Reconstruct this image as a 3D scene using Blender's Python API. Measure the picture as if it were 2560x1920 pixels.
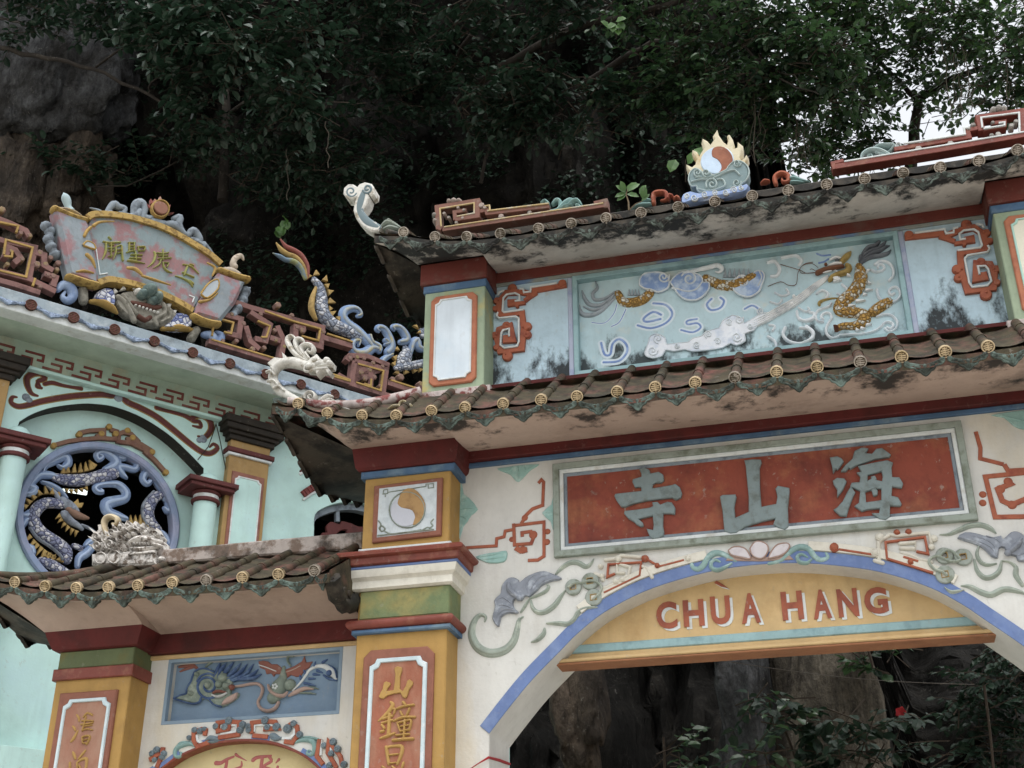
import bpy, math, random
from mathutils import Vector, Matrix, noise
from mathutils.geometry import tessellate_polygon
random.seed(7)
SC = bpy.context.scene
for o in list(bpy.data.objects): bpy.data.objects.remove(o)
# ------------------------------------------------------------------ camera, sky, sun, exposure
PITCH, HEAD, FOC = math.radians(27.107), math.radians(-15.063), 3200.0      # photo calibration (2560 px wide)
CAM = Vector((0, 0, 1.6))
cam = bpy.data.cameras.new('camera'); cam.sensor_width = 36; cam.lens = 45.0; cam.clip_end = 2000
co = bpy.data.objects.new('camera', cam); SC.collection.objects.link(co)
co.location = CAM; co.rotation_euler = (math.pi/2 + PITCH, 0, -HEAD); SC.camera = co
SUN_EL, SUN_AZ = math.radians(72), math.radians(163)     # azimuth clockwise from +Y: from behind the camera, a little right
world = bpy.data.worlds.new('World'); SC.world = world; world.use_nodes = True
nt = world.node_tree; nt.nodes.clear()
sky = nt.nodes.new('ShaderNodeTexSky'); sky.sky_type = 'NISHITA'; sky.sun_disc = False
sky.sun_elevation = SUN_EL; sky.sun_rotation = SUN_AZ; sky.dust_density = 3.0; sky.air_density = 1.2; sky.ozone_density = 1.0
hs = nt.nodes.new('ShaderNodeHueSaturation'); hs.inputs['Saturation'].default_value = 0.16
bg = nt.nodes.new('ShaderNodeBackground'); bg.inputs[1].default_value = 0.15
wo = nt.nodes.new('ShaderNodeOutputWorld')
nt.links.new(sky.outputs[0], hs.inputs['Color']); nt.links.new(hs.outputs[0], bg.inputs[0]); nt.links.new(bg.outputs[0], wo.inputs[0])
sl = bpy.data.lights.new('sun', 'SUN'); sl.energy = 0.5; sl.angle = math.radians(70); sl.color = (1.0, 0.97, 0.92)
so = bpy.data.objects.new('sun', sl); SC.collection.objects.link(so)
sd = Vector((math.sin(SUN_AZ)*math.cos(SUN_EL), math.cos(SUN_AZ)*math.cos(SUN_EL), math.sin(SUN_EL)))
so.rotation_euler = sd.to_track_quat('Z', 'Y').to_euler(); so.location = sd*60
vs = SC.view_settings; vs.view_transform = 'Standard'; vs.look = 'None'; vs.gamma = 1; vs.use_curve_mapping = False
vs.exposure = 1.05

# ------------------------------------------------------------------ measuring: photo point -> place on a real wall plane
_cp, _sp, _cy, _sy = math.cos(PITCH), math.sin(PITCH), math.cos(HEAD), math.sin(HEAD)
_F = Vector((_sy*_cp, _cy*_cp, _sp)); _R = Vector((_cy, -_sy, 0)); _U = _R.cross(_F)
def ray(x, y): return _F*FOC + _R*(x-1280) - _U*(y-960)
SHEET = dict(A=(0,440,.32549),B=(640,440,.28933),C=(0,840,.32549),D=(640,760,.28933),E=(1280,300,.28933),F=(1920,240,.28933),
 G=(1280,640,.28933),H=(1920,640,.28933),I=(0,1380,.32549),J=(720,1240,.41),K=(1120,1080,.32549),L=(1840,1080,.32549),
 M=(1200,1560,.61483),N=(0,0,.38879),O=(860,0,.38879),Q=(1700,0,.38879),R=(1500,1100,.36166),S=(900,1600,.19289),
 T=(230,560,.13562),U=(380,1600,.22604),V=(0,1080,.24109),W=(2240,560,.16878),X=(2000,580,.16873),Y=(140,1700,.13256),Z=(0,0,1))
def src(k, x, y):
    o = SHEET[k]; return o[0]+o[2]*x, o[1]+o[2]*y
class Plane:
    def __init__(s, O, U, N): s.O, s.U, s.N = Vector(O), Vector(U), Vector(N)
    def pt(s, u, w, n): return s.O + s.U*u + s.N*n + Vector((0, 0, w))
    def hit(s, x, y, n):
        d = ray(x, y); p0 = s.O + s.N*n
        t = (p0-CAM).dot(s.N)/d.dot(s.N); p = CAM + d*t
        return (p-s.O).dot(s.U), p.z, t
GP = Plane((0,10,0), (1,0,0), (0,-1,0))                     # gate front wall
_a = math.radians(39.4); _h = math.radians(-35)
TP = Plane((15.6*math.sin(_h), 15.6*math.cos(_h), 0), (math.sin(_a), math.cos(_a), 0), (math.cos(_a), -math.sin(_a), 0))  # temple hall wall
def P3(k, x, y, Y):
    X, Yp = src(k, x, y); d = ray(X, Yp); return CAM + d*(Y/d.y)
XC = -0.64                                                    # axis of the gate

# ------------------------------------------------------------------ objects
COL = SC.collection
WM = {}
def empty(name, loc, label, cat, group=None, kind=None):
    o = bpy.data.objects.new(name, None); COL.objects.link(o); o.location = loc; o.empty_display_size = .2
    WM[o] = Matrix.Translation(loc); o['label'] = label; o['category'] = cat
    if group: o['group'] = group
    if kind: o['kind'] = kind
    return o
def tag(o, label, cat, group=None, kind=None):
    o['label'] = label; o['category'] = cat
    if group: o['group'] = group
    if kind: o['kind'] = kind
    return o
def link(name, me, parent=None, M=None):
    o = bpy.data.objects.new(name, me); COL.objects.link(o)
    M = M if M is not None else Matrix.Identity(4)
    if parent is not None:
        o.parent = parent; o.matrix_parent_inverse = WM[parent].inverted()
    o.matrix_basis = M; WM[o] = M
    return o
class MB:
    def __init__(s): s.v, s.f, s.m = [], [], []
    def add(s, vs, fs, mi=0):
        b = len(s.v); s.v += [tuple(p) for p in vs]
        s.f += [tuple(i+b for i in f) for f in fs]; s.m += [mi]*len(fs)
    def mesh(s, name, mats, smooth=40):
        me = bpy.data.meshes.new(name); me.from_pydata(s.v, [], s.f); me.update()
        for m in (mats if isinstance(mats, (list, tuple)) else [mats]): me.materials.append(m)
        if any(s.m): me.polygons.foreach_set('material_index', s.m)
        if smooth is not None and len(me.polygons):
            me.polygons.foreach_set('use_smooth', [True]*len(me.polygons))
            me.set_sharp_from_angle(angle=math.radians(smooth))
        return me
    def obj(s, name, mats, parent=None, smooth=40):
        return link(name, s.mesh(name, mats, smooth), parent)
    # shapes in a plane frame ---------------------------------------
    def box(s, pl, u0, u1, w0, w1, n0, n1, mi=0, ch=0.006):
        ch = min(ch, abs(u1-u0)*.3, abs(w1-w0)*.3, abs(n1-n0)*.5)
        ring = lambda d, n: [pl.pt(u0+d, w0+d, n), pl.pt(u1-d, w0+d, n), pl.pt(u1-d, w1-d, n), pl.pt(u0+d, w1-d, n)]
        v = ring(0, n0)+ring(0, n1-ch)+ring(ch, n1)
        f = [(3,2,1,0), (8,9,10,11)]
        for a in (0, 4):
            for i in range(4): j = (i+1) % 4; f.append((a+i, a+j, a+4+j, a+4+i))
        s.add(v, f, mi)
    def poly(s, pl, pts, n0, n1, mi=0, ch=0.006, holes=()):
        def area(q): return sum(q[i][0]*q[(i+1) % len(q)][1]-q[(i+1) % len(q)][0]*q[i][1] for i in range(len(q)))/2
        loops = [list(pts)]+[list(h) for h in holes]
        for i, q in enumerate(loops):
            a = area(q)
            if (i == 0 and a < 0) or (i > 0 and a > 0): q.reverse()
        vs, top, fs, off = [], [], [], 0
        for q in loops:
            m = len(q); ins = []
            for i in range(m):
                a, b, c = Vector(q[i-1]), Vector(q[i]), Vector(q[(i+1) % m])
                e1, e2 = (b-a), (c-b)
                if e1.length < 1e-9 or e2.length < 1e-9: ins.append(b); continue
                n1_, n2_ = Vector((-e1.y, e1.x)).normalized(), Vector((-e2.y, e2.x)).normalized()
                k = n1_+n2_
                if k.length < .2: ins.append(b); continue
                k.normalize(); dd = ch/max(.5, k.dot(n1_)); dd = min(dd, .35*min(e1.length, e2.length))
                ins.append(b+k*dd)
            top.append([Vector((p[0], p[1], 0)) for p in ins])
            vs += [pl.pt(p[0], p[1], n0) for p in q]+[pl.pt(p[0], p[1], n1-ch) for p in q]+[pl.pt(p[0], p[1], n1) for p in ins]
            for a in (0, m):
                for i in range(m): j = (i+1) % m; fs.append((off+a+i, off+a+j, off+a+m+j, off+a+m+i))
            off += 3*m
        idx = []; off = 0
        for q in loops:
            idx += [off+2*len(q)+i for i in range(len(q))]; off += 3*len(q)
        for t in tessellate_polygon(top): fs.append((idx[t[0]], idx[t[1]], idx[t[2]]))
        s.add(vs, fs, mi)
    def stroke(s, pl, pts, wid, n0, h, mi=0, seg=6, sub=4, full=False, caps=True, smooth=True):
        if not isinstance(wid, (list, tuple)): wid = [wid]*len(pts)
        if len(wid) != len(pts):
            wid = [wid[min(len(wid)-1, int(i*(len(wid)-1)/(len(pts)-1)+1e-6))]*(1-((i*(len(wid)-1)/(len(pts)-1)) % 1)) + wid[min(len(wid)-1, int(i*(len(wid)-1)/(len(pts)-1)+1e-6)+1)]*((i*(len(wid)-1)/(len(pts)-1)) % 1) for i in range(len(pts))]
        q = [(p[0], p[1], w) for p, w in zip(pts, wid)]
        if smooth and len(q) > 2: q = catmull(q, sub)
        rings = []
        for i, p in enumerate(q):
            a, b = q[max(0, i-1)], q[min(len(q)-1, i+1)]
            t = Vector((b[0]-a[0], b[1]-a[1])); t = t.normalized() if t.length > 1e-9 else Vector((1, 0))
            rings.append((Vector((p[0], p[1])), t, p[2]))
        if caps:
            c, t, w = rings[0]; rings = [(c-t*w*.42, t, w*.12), (c-t*w*.28, t, w*.7)]+rings
            c, t, w = rings[-1]; rings += [(c+t*w*.28, t, w*.7), (c+t*w*.42, t, w*.12)]
        wmax = max(1e-6, max(r[2] for r in rings))
        vs, fs = [], []; m = seg+1 if not full else seg*2
        for c, t, w in rings:
            pr = Vector((-t.y, t.x)); hh = h*min(1, max(.25, w/wmax)) if w > .2*wmax else h*w/wmax
            for j in range(m):
                a = math.pi*j/seg
                d = c + pr*(math.cos(a)*w/2)
                vs.append(pl.pt(d.x, d.y, n0+math.sin(a)*hh))
        for i in range(len(rings)-1):
            for j in range(m if full else m-1):
                k = (j+1) % m
                fs.append((i*m+j, (i+1)*m+j, (i+1)*m+k, i*m+k))
        s.add(vs, fs, mi)
    def band(s, pl, pts, w, n0, n1, mi=0, ch=.004, closed=False):
        L, R = [], []; m = len(pts)
        for i in range(m):
            b = Vector(pts[i]); a = Vector(pts[i-1]) if (i or closed) else None; c = Vector(pts[(i+1) % m]) if (i < m-1 or closed) else None
            ns = []
            for p, q in ((a, b), (b, c)):
                if p is None or q is None: continue
                e = q-p
                if e.length > 1e-9: ns.append(Vector((-e.y, e.x)).normalized())
            k = sum(ns, Vector((0, 0)))
            if k.length < .3: k = ns[0]
            k = k.normalized(); d = w/2/max(.45, k.dot(ns[0]))
            L.append(b+k*d); R.append(b-k*d)
        if closed:
            s.poly(pl, L, n0, n1, mi, ch, holes=[R]) if abs_area(L) > abs_area(R) else s.poly(pl, R, n0, n1, mi, ch, holes=[L])
        else: s.poly(pl, L+R[::-1], n0, n1, mi, ch)
    def disc(s, pl, u, w, r, n0, n1, mi=0, seg=20, ch=.006): s.poly(pl, [(u+r*math.cos(2*math.pi*i/seg), w+r*math.sin(2*math.pi*i/seg)) for i in range(seg)], n0, n1, mi, ch)
    def dome(s, pl, u, w, r, n0, h, mi=0, seg=12, rings=4):
        vs, fs = [], []
        for i in range(rings+1):
            a = math.pi/2*i/rings
            for j in range(seg):
                b = 2*math.pi*j/seg; vs.append(pl.pt(u+r*math.cos(a)*math.cos(b), w+r*math.cos(a)*math.sin(b), n0+h*math.sin(a)))
        for i in range(rings):
            for j in range(seg): k = (j+1) % seg; fs.append((i*seg+j, i*seg+k, (i+1)*seg+k, (i+1)*seg+j))
        s.add(vs, fs, mi)
    def tube(s, pts, rad, seg=6, mi=0):
        if not isinstance(rad, (list, tuple)): rad = [rad]*len(pts)
        vs, fs = [], []; ref = None
        for i, p in enumerate(pts):
            t = (Vector(pts[min(i+1, len(pts)-1)])-Vector(pts[max(0, i-1)])).normalized()
            ref = ref if ref is not None and abs(ref.dot(t)) < .95 else (Vector((0, 0, 1)) if abs(t.z) < .9 else Vector((1, 0, 0)))
            a = t.cross(ref).normalized(); b = a.cross(t); ref = b
            for j in range(seg):
                g = 2*math.pi*j/seg; vs.append(Vector(p)+(a*math.cos(g)+b*math.sin(g))*rad[i])
        for i in range(len(pts)-1):
            for j in range(seg): k = (j+1) % seg; fs.append((i*seg+j, i*seg+k, (i+1)*seg+k, (i+1)*seg+j))
        fs.append(tuple(range(seg))[::-1]); fs.append(tuple((len(pts)-1)*seg+j for j in range(seg)))
        s.add(vs, fs, mi)
def abs_area(q): return abs(sum(q[i][0]*q[(i+1) % len(q)][1]-q[(i+1) % len(q)][0]*q[i][1] for i in range(len(q))))/2
def catmull(q, sub, closed=False):
    out = []; n = len(q)
    rng = n if closed else n-1
    for i in range(rng):
        p0, p1, p2, p3 = (q[(i-1) % n], q[i], q[(i+1) % n], q[(i+2) % n]) if closed else (q[max(0, i-1)], q[i], q[i+1], q[min(n-1, i+2)])
        for k in range(sub):
            t = k/sub; out.append(tuple(.5*((2*b)+(c-a)*t+(2*a-5*b+4*c-d)*t*t+(3*b-a-3*c+d)*t**3) for a, b, c, d in zip(p0, p1, p2, p3)))
    if not closed: out.append(tuple(q[-1]))
    return out
class Pen:
    """draws outlines measured on photo sheet k onto plane pl at height n off the wall"""
    def __init__(s, k, pl, n=0.0, mir=None): s.k, s.pl, s.n, s.mir = k, pl, n, mir
    def uv(s, pts):
        out = []
        for p in pts:
            k = s.k
            if len(p) == 3: k, p = p[0], p[1:]
            u, w, t = s.pl.hit(*src(k, *p), s.n)
            out.append((2*s.mir-u if s.mir is not None else u, w))
        return out
    def m(s, p):                                               # metres per sheet unit at p
        if len(p) == 3: return SHEET[p[0]][2]*s.pl.hit(*src(*p), s.n)[2]
        return SHEET[s.k][2]*s.pl.hit(*src(s.k, *p), s.n)[2]
    def slab(s, mb, pts, a, b, mi=0, ch=.006, smooth=0, holes=()):
        q = s.uv(pts); q = catmull(q, smooth, True) if smooth else q
        mb.poly(s.pl, q, s.n+a, s.n+b, mi, ch, [s.uv(h) for h in holes])
    def rim(s, mb, pts, w, a, h, mi=0, sub=3):
        q = s.uv(pts); q = q+[q[0]]; mb.stroke(s.pl, q, w*s.m(pts[0]), s.n+a, h, mi, 5, sub, caps=False)
    def stroke(s, mb, pts, w, a=0, h=None, mi=0, sub=4, full=False, smooth=True, caps=True, seg=6):
        k = s.m(pts[0]); w = [x*k for x in w] if isinstance(w, (list, tuple)) else w*k
        if h is None: h = .5*(max(w) if isinstance(w, list) else w)
        mb.stroke(s.pl, s.uv(pts), w, s.n+a, h, mi, seg, sub, full, caps, smooth)
    def band(s, mb, pts, w, a, b, mi=0, ch=.004, closed=False): mb.band(s.pl, s.uv(pts), w*s.m(pts[0]), s.n+a, s.n+b, mi, ch, closed)
    def disc(s, mb, x, y, r, a, b, mi=0, ch=.006, seg=20):
        (u, w), = s.uv([(x, y)]); mb.disc(s.pl, u, w, r*s.m((x, y)), s.n+a, s.n+b, mi, seg, ch)
    def dome(s, mb, x, y, r, a, h=None, mi=0):
        (u, w), = s.uv([(x, y)]); rr = r*s.m((x, y)); mb.dome(s.pl, u, w, rr, s.n+a, rr*.7 if h is None else h, mi)
def spi(cx, cy, r0, r1, a0, turns, n=12, ex=1.0):
    return [(cx+ex*(r0+(r1-r0)*i/n)*math.cos(math.radians(a0)+2*math.pi*turns*i/n), cy+(r0+(r1-r0)*i/n)*math.sin(math.radians(a0)+2*math.pi*turns*i/n)) for i in range(n+1)]
def zz(k, x, y, n=0, pl=GP): return pl.hit(*src(k, x, y), n)[1]
def uu(k, x, y, n=0, pl=GP): return pl.hit(*src(k, x, y), n)[0]

# ------------------------------------------------------------------ materials
def lin(h):
    h = h.lstrip('#'); c = [int(h[i:i+2], 16)/255 for i in (0, 2, 4)]
    c = [x/12.92 if x <= .04045 else ((x+.055)/1.055)**2.4 for x in c]; g = .25*c[0]+.6*c[1]+.15*c[2]
    return tuple(g+(x-g)*.87 for x in c)+(1,)
def mul(c, k): return (c[0]*k, c[1]*k, c[2]*k, 1)
MATS = {}
def mat(name, col, alt=None, altf=(3, .5, .6), grime=0, gcol='#1b1a15', gscale=2.2, gth=(.5, .72), streak=1.0, fine=.25, rough=.72, bump=.25, bscale=35, var=.14, moldz=None, vor=None, spec=.35, runs=.22, chips=.35, grit=0):
    if name in MATS: return MATS[name]
    m = bpy.data.materials.new(name); m.use_nodes = True; n = m.node_tree; N = n.nodes; Lk = n.links.new
    bs = N['Principled BSDF']; bs.inputs['Roughness'].default_value = rough; bs.inputs['Specular IOR Level'].default_value = spec
    geo = N.new('ShaderNodeNewGeometry')
    col = lin(col) if isinstance(col, str) else col
    def tex(scale, detail=5, st=1.0, rg=.55):
        mp = N.new('ShaderNodeMapping'); mp.inputs['Scale'].default_value = (scale, scale, scale*st); Lk(geo.outputs['Position'], mp.inputs[0])
        t = N.new('ShaderNodeTexNoise'); t.inputs['Scale'].default_value = 1; t.inputs['Detail'].default_value = detail; t.inputs['Roughness'].default_value = rg
        Lk(mp.outputs[0], t.inputs['Vector']); return t.outputs['Fac']
    def ramp(fac, a, b, inv=False):
        r = N.new('ShaderNodeMapRange'); r.inputs[1].default_value = a; r.inputs[2].default_value = b
        r.inputs[3].default_value, r.inputs[4].default_value = (1, 0) if inv else (0, 1)
        Lk(fac, r.inputs[0]); return r.outputs[0]
    def mix(fac, a, b, blend='MIX'):
        x = N.new('ShaderNodeMix'); x.data_type = 'RGBA'; x.blend_type = blend
        if isinstance(fac, (int, float)): x.inputs[0].default_value = fac
        else: Lk(fac, x.inputs[0])
        for i, c in ((6, a), (7, b)):
            if isinstance(c, tuple): x.inputs[i].default_value = c
            else: Lk(c, x.inputs[i])
        return x.outputs[2]
    def mth(op, a, b):
        x = N.new('ShaderNodeMath'); x.operation = op
        for i, c in ((0, a), (1, b)):
            if isinstance(c, (int, float)): x.inputs[i].default_value = c
            else: Lk(c, x.inputs[i])
        return x.outputs[0]
    c = mix(ramp(tex(2.3, 4), .3, .7), mul(col, 1-var), mul(col, 1+var*.55))
    if vor:
        v = N.new('ShaderNodeTexVoronoi'); v.inputs['Scale'].default_value = vor[0]; Lk(geo.outputs['Position'], v.inputs['Vector'])
        sep = N.new('ShaderNodeSeparateColor'); Lk(v.outputs['Color'], sep.inputs[0])
        c = mix(ramp(sep.outputs[0], vor[2], vor[2]+.06), c, lin(vor[1]))
        v2 = N.new('ShaderNodeTexVoronoi'); v2.feature = 'DISTANCE_TO_EDGE'; v2.inputs['Scale'].default_value = vor[0]; Lk(geo.outputs['Position'], v2.inputs['Vector'])
        c = mix(ramp(v2.outputs[0], .02, .09, True), c, lin(vor[3]))
    if alt:
        c = mix(ramp(tex(altf[0], 6, streak, .62), altf[1], altf[2]), c, lin(alt))
    if fine:
        c = mix(mth('MULTIPLY', ramp(tex(26, 4, .6), .52, .75), fine), c, mul(col, .55))
    if grit:
        c = mix(ramp(tex(6, 11, .55, .78), .34, .68), mix(1, c, (1-grit, 1-grit, 1-grit, 1), 'MULTIPLY'), mix(1, c, (1+grit, 1+grit, 1+grit*.95, 1), 'MULTIPLY'))
    if chips:                                                   # small hard-edged flakes of older paint
        c = mix(mth('MULTIPLY', mth('MULTIPLY', ramp(tex(16, 5, .8, .7), .615, .63), ramp(tex(1.7, 3), .42, .6)), chips), c, mix(.5, mul(col, .5), (.5, .48, .42, 1)))
    if runs:                                                    # rain runs
        c = mix(mth('MULTIPLY', mth('MULTIPLY', ramp(tex(11, 4, .07, .6), .5, .72), ramp(tex(1.3, 3, .5), .4, .65)), runs), c, mul(col, .38))
    if grime:
        g = tex(gscale, 8, streak, .68)
        c = mix(mth('MULTIPLY', ramp(g, gth[0], gth[1]), grime), c, lin(gcol))
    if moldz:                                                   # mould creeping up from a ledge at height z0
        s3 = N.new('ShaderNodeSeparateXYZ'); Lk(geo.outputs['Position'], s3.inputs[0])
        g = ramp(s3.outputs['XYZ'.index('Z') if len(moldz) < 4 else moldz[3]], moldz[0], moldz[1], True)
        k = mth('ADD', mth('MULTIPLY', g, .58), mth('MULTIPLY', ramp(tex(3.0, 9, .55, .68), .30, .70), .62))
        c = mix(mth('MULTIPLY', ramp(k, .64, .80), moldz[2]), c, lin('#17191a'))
    Lk(c, bs.inputs['Base Color'])
    if bump:
        b = N.new('ShaderNodeBump'); b.inputs['Strength'].default_value = bump; b.inputs['Distance'].default_value = .012
        if vor:
            b.inputs['Strength'].default_value = .9; b.inputs['Distance'].default_value = .02; hb = ramp(v2.outputs[0], 0, .25)
        elif bscale < 12: hb = mth('ADD', mth('ADD', tex(bscale, 8, .6, .7), tex(bscale*.3, 4, .35)), mth('MULTIPLY', ramp(tex(bscale*.55, 3, .3), .47, .53), .35)); b.inputs['Distance'].default_value = .12
        else: hb = tex(bscale, 4)
        Lk(hb, b.inputs['Height']); Lk(b.outputs[0], bs.inputs['Normal'])
    MATS[name] = m; return m
cream   = mat('cream_plaster', '#cfcfca', '#cbbfa2', (1.0, .50, .72), grime=.25, gcol='#9a8a6c', gscale=1.6, fine=.12, streak=.5)
creamlo = mat('pale_relief_plaster', '#d6d2c4', grime=.3, gcol='#8a7d68', gscale=6)
red     = mat('dark_red_paint', '#5c1a17', '#3c1512', (3, .5, .75), grime=.25, fine=.3, chips=.12)
redtrim = mat('red_brown_paint', '#7e3a2c', '#8f5a44', (8, .55, .7), grime=.3, fine=.25, rough=.5)
brick   = mat('orange_red_relief', '#a85a3c', '#8d4430', (9, .5, .65), grime=.25, gscale=8)
fretred = mat('ridge_fret_red', '#7c5244', '#a08a7a', (7, .58, .75), grime=.5, gscale=7)
white   = mat('white_paint', '#d2d8d8', '#b9b6ab', (6, .55, .75), grime=.2, gscale=7, gcol='#5c5446')
cyan    = mat('cyan_paint', '#8fb3b8', '#7a9ea6', (5, .5, .7), grime=.2, gscale=5)
blue    = mat('blue_paint', '#627aac', '#768cb6', (5, .5, .7), grime=.12, gscale=9, fine=.15)
navy    = mat('slate_blue_paint', '#47688a', '#6d8798', (4, .5, .7), grime=.25)
yellow  = mat('ochre_yellow_paint', '#ac853c', '#967338', (2.5, .52, .75), grime=.18, gcol='#5a4218', fine=.15)
yellow2 = mat('pale_ochre_plaster', '#cbab74', '#b8935a', (3, .5, .8), grime=.2, gcol='#7d6134', fine=.12)
gold    = mat('gold_paint', '#a8863c', '#86692c', (10, .5, .7), grime=.3, gscale=9)
green   = mat('mossy_green_paint', '#6a7a50', '#a3904a', (2.6, .42, .72), grime=.4, gcol='#3f4a2e', gscale=4, fine=.3)
greyg   = mat('grey_green_paint', '#8f9a90', '#6f7768', (8, .5, .65), grime=.4, gscale=7, gcol='#55503f')
teal    = mat('teal_plaster', '#7ea3a0', '#9cc0bd', (8, .55, .7), grime=.3, gscale=7, gcol='#384542')
slate   = mat('blue_grey_stone', '#7e8a94', '#67717c', (9, .5, .65), grime=.3, gscale=9)
batgrey = mat('bat_grey', '#878e9a', '#a5adb8', (12, .5, .62), grime=.3, gscale=10)
ribbon  = mat('sage_ribbon', '#98a498', '#b3bcae', (10, .5, .65), grime=.25, gscale=9)
orange  = mat('orange_panel_paint', '#9a5a40', '#a5765c', (4, .48, .68), grime=.2, gscale=6, gcol='#6d3a22', streak=.35, fine=.2)
signred = mat('signboard_red', '#8c3f2b', '#a5683f', (2.4, .50, .72), grime=.65, gcol='#5c2620', gscale=2.2, gth=(.46, .66), fine=.3, runs=.4, chips=.8)
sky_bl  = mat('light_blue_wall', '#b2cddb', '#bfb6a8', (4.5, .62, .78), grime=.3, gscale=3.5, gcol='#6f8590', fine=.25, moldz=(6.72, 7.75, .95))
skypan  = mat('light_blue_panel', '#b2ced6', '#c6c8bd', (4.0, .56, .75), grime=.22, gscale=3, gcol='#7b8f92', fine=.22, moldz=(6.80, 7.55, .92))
pblue   = mat('pale_blue_paint', '#cdd9e2', '#bcccd8', (3, .5, .7), fine=.08, grime=0, bump=.1)
wblue   = mat('wing_panel_blue', '#7690a8', '#6883a0', (3, .5, .7), fine=.1, grime=.15)
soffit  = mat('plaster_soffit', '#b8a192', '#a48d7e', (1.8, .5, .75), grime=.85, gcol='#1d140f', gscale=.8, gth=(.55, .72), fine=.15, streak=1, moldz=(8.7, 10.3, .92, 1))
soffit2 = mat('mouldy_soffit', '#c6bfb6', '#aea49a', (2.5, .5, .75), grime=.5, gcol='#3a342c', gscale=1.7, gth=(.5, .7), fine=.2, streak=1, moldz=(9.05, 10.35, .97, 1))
tile    = mat('mossy_red_tile', '#70463c', '#47402c', (4.2, .34, .52), grime=.85, gth=(.42, .64), gcol='#211e16', gscale=7, fine=.35, rough=.8)
drip    = mat('weathered_drip_tile', '#687c74', '#363d36', (9, .42, .58), grime=.8, gscale=12, gcol='#14170f', gth=(.42, .62), fine=.4)
disc_c  = mat('cream_disc', '#c9b188', '#8a7548', (9, .55, .7), grime=.35, gscale=12, fine=.2)
disc_d  = mat('disc_groove', '#54422a', fine=.2)
mould   = mat('mouldy_ridge', '#443d33', '#1d1b17', (6, .40, .58), grime=.8, gscale=6, gth=(.45, .62), fine=.4)
rwhite  = mat('flaking_white_ridge', '#b9aba6', '#7c3a36', (8, .5, .58), grime=.5, gscale=6, fine=.3)
dwhite  = mat('dirty_white_plaster', '#d0cec6', '#8f8470', (12, .52, .66), grime=.45, gscale=11, gcol='#3a3128', fine=.3)
scales  = mat('ochre_scales', '#c2953f', fine=.1, vor=(32, '#e4e0d0', .62, '#8f6a30'))
oviolet = mat('porcelain_scales', '#858aa6', fine=.1, vor=(19, '#c9c8ce', .5, '#43486e'))
oblue   = mat('cloud_blue', '#7188ae', '#8ea2bf', (6, .5, .65), grime=.25, gscale=7, gcol='#3c4a66', fine=.12)
ochre   = mat('ochre_fin', '#a88a48', '#8a6e36', (8, .5, .65), grime=.25, gscale=8)
brownp  = mat('brown_paint', '#94603a', '#7d4e31', (6, .5, .7), fine=.15)
dgrey   = mat('dark_grey_plaster', '#5d626a', '#7c828a', (9, .5, .65), grime=.3, gscale=9)
mint    = mat('mint_plaster', '#b4d8d2', '#b0d2d6', (.9, .5, .75), grime=.12, gcol='#6c8c84', gscale=1.2, fine=.06, bump=.12)
gsoffit = mat('green_soffit', '#b0c4b2', '#9fb5a4', (1.2, .5, .75), grime=.3, gcol='#5a6a5c', gscale=1.5, fine=.08)
fascia  = mat('blue_grey_fascia', '#8a99a2', '#a3adb2', (4, .5, .7), grime=.6, gscale=5, gcol='#3c4448', fine=.3)
pinkb   = mat('pink_fret', '#7c5650', '#5c3c38', (6, .5, .68), grime=.4, gscale=6, fine=.3)
pinkbrd = mat('flaking_pink_board', '#7a8b8f', '#8e6668', (3.2, .47, .56), grime=.35, gscale=4, gcol='#7a6f68', fine=.35)  # base darkened, the shade on the hall roof is put into the colour
olive   = mat('olive_letter', '#8c8f4a', '#a3953c', (9, .5, .65), grime=.3, gscale=9)
maroon  = mat('maroon_paint', '#5e2a28', '#48201f', (4, .5, .7), grime=.3)
framebr = mat('frame_brown', '#8e5844', '#7c4936', (5, .5, .7), grime=.25, fine=.2)
blackp  = mat('dark_brown_paint', '#262019', '#332a22', (5, .5, .7), grime=.3)
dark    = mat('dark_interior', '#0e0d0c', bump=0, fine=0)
bluew   = mat('blue_wave', '#8da7d6', '#b8c8e4', (9, .5, .65), grime=.15, gscale=9)
terra   = mat('terracotta_disc', '#5f3328', '#43241c', (14, .5, .65), fine=.3)
lacq    = mat('drip_blue', '#8fa2bd', '#5c6b80', (14, .46, .6), grime=.55, gscale=13, fine=.3)
# ================================================================== GROUND
mb = MB(); mb.add([(-400,-400,0),(400,-400,0),(400,400,0),(-400,400,0)], [(0,1,2,3)])
ground_m = mat('courtyard_ground', '#b2aca0', '#a39c8f', (.6, .45, .65), grime=.3, gscale=1.2, fine=.2, bump=.4)
o = mb.obj('ground', ground_m); o['kind'] = 'structure'

# ================================================================== helpers for building parts
def notched(x0, x1, z0, z1, c, style='in'):
    q = []
    for (x, z, sx, sz) in ((x0, z0, 1, 1), (x1, z0, -1, 1), (x1, z1, -1, -1), (x0, z1, 1, -1)):
        if style == 'cut': a = [(x, z+sz*c), (x+sx*c, z)]
        else: a = [(x, z+sz*c), (x+sx*c*.28, z+sz*c*.86), (x+sx*c*.72, z+sz*c*.62), (x+sx*c*.88, z+sz*c*.25), (x+sx*c, z)]
        if (x == x1) != (z == z1): a.reverse()
        q += a
    return q
def frame_rect(mb, pl, x0, x1, z0, z1, w, n0, n1, mi=0, ch=.006):
    mb.poly(pl, [(x0, z0), (x1, z0), (x1, z1), (x0, z1)], n0, n1, mi, ch, holes=[[(x0+w, z0+w), (x1-w, z0+w), (x1-w, z1-w), (x0+w, z1-w)]])
def simple(name, m, parent, fn, smooth=40):
    mb = MB(); fn(mb); return mb.obj(name, m, parent, smooth)
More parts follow.
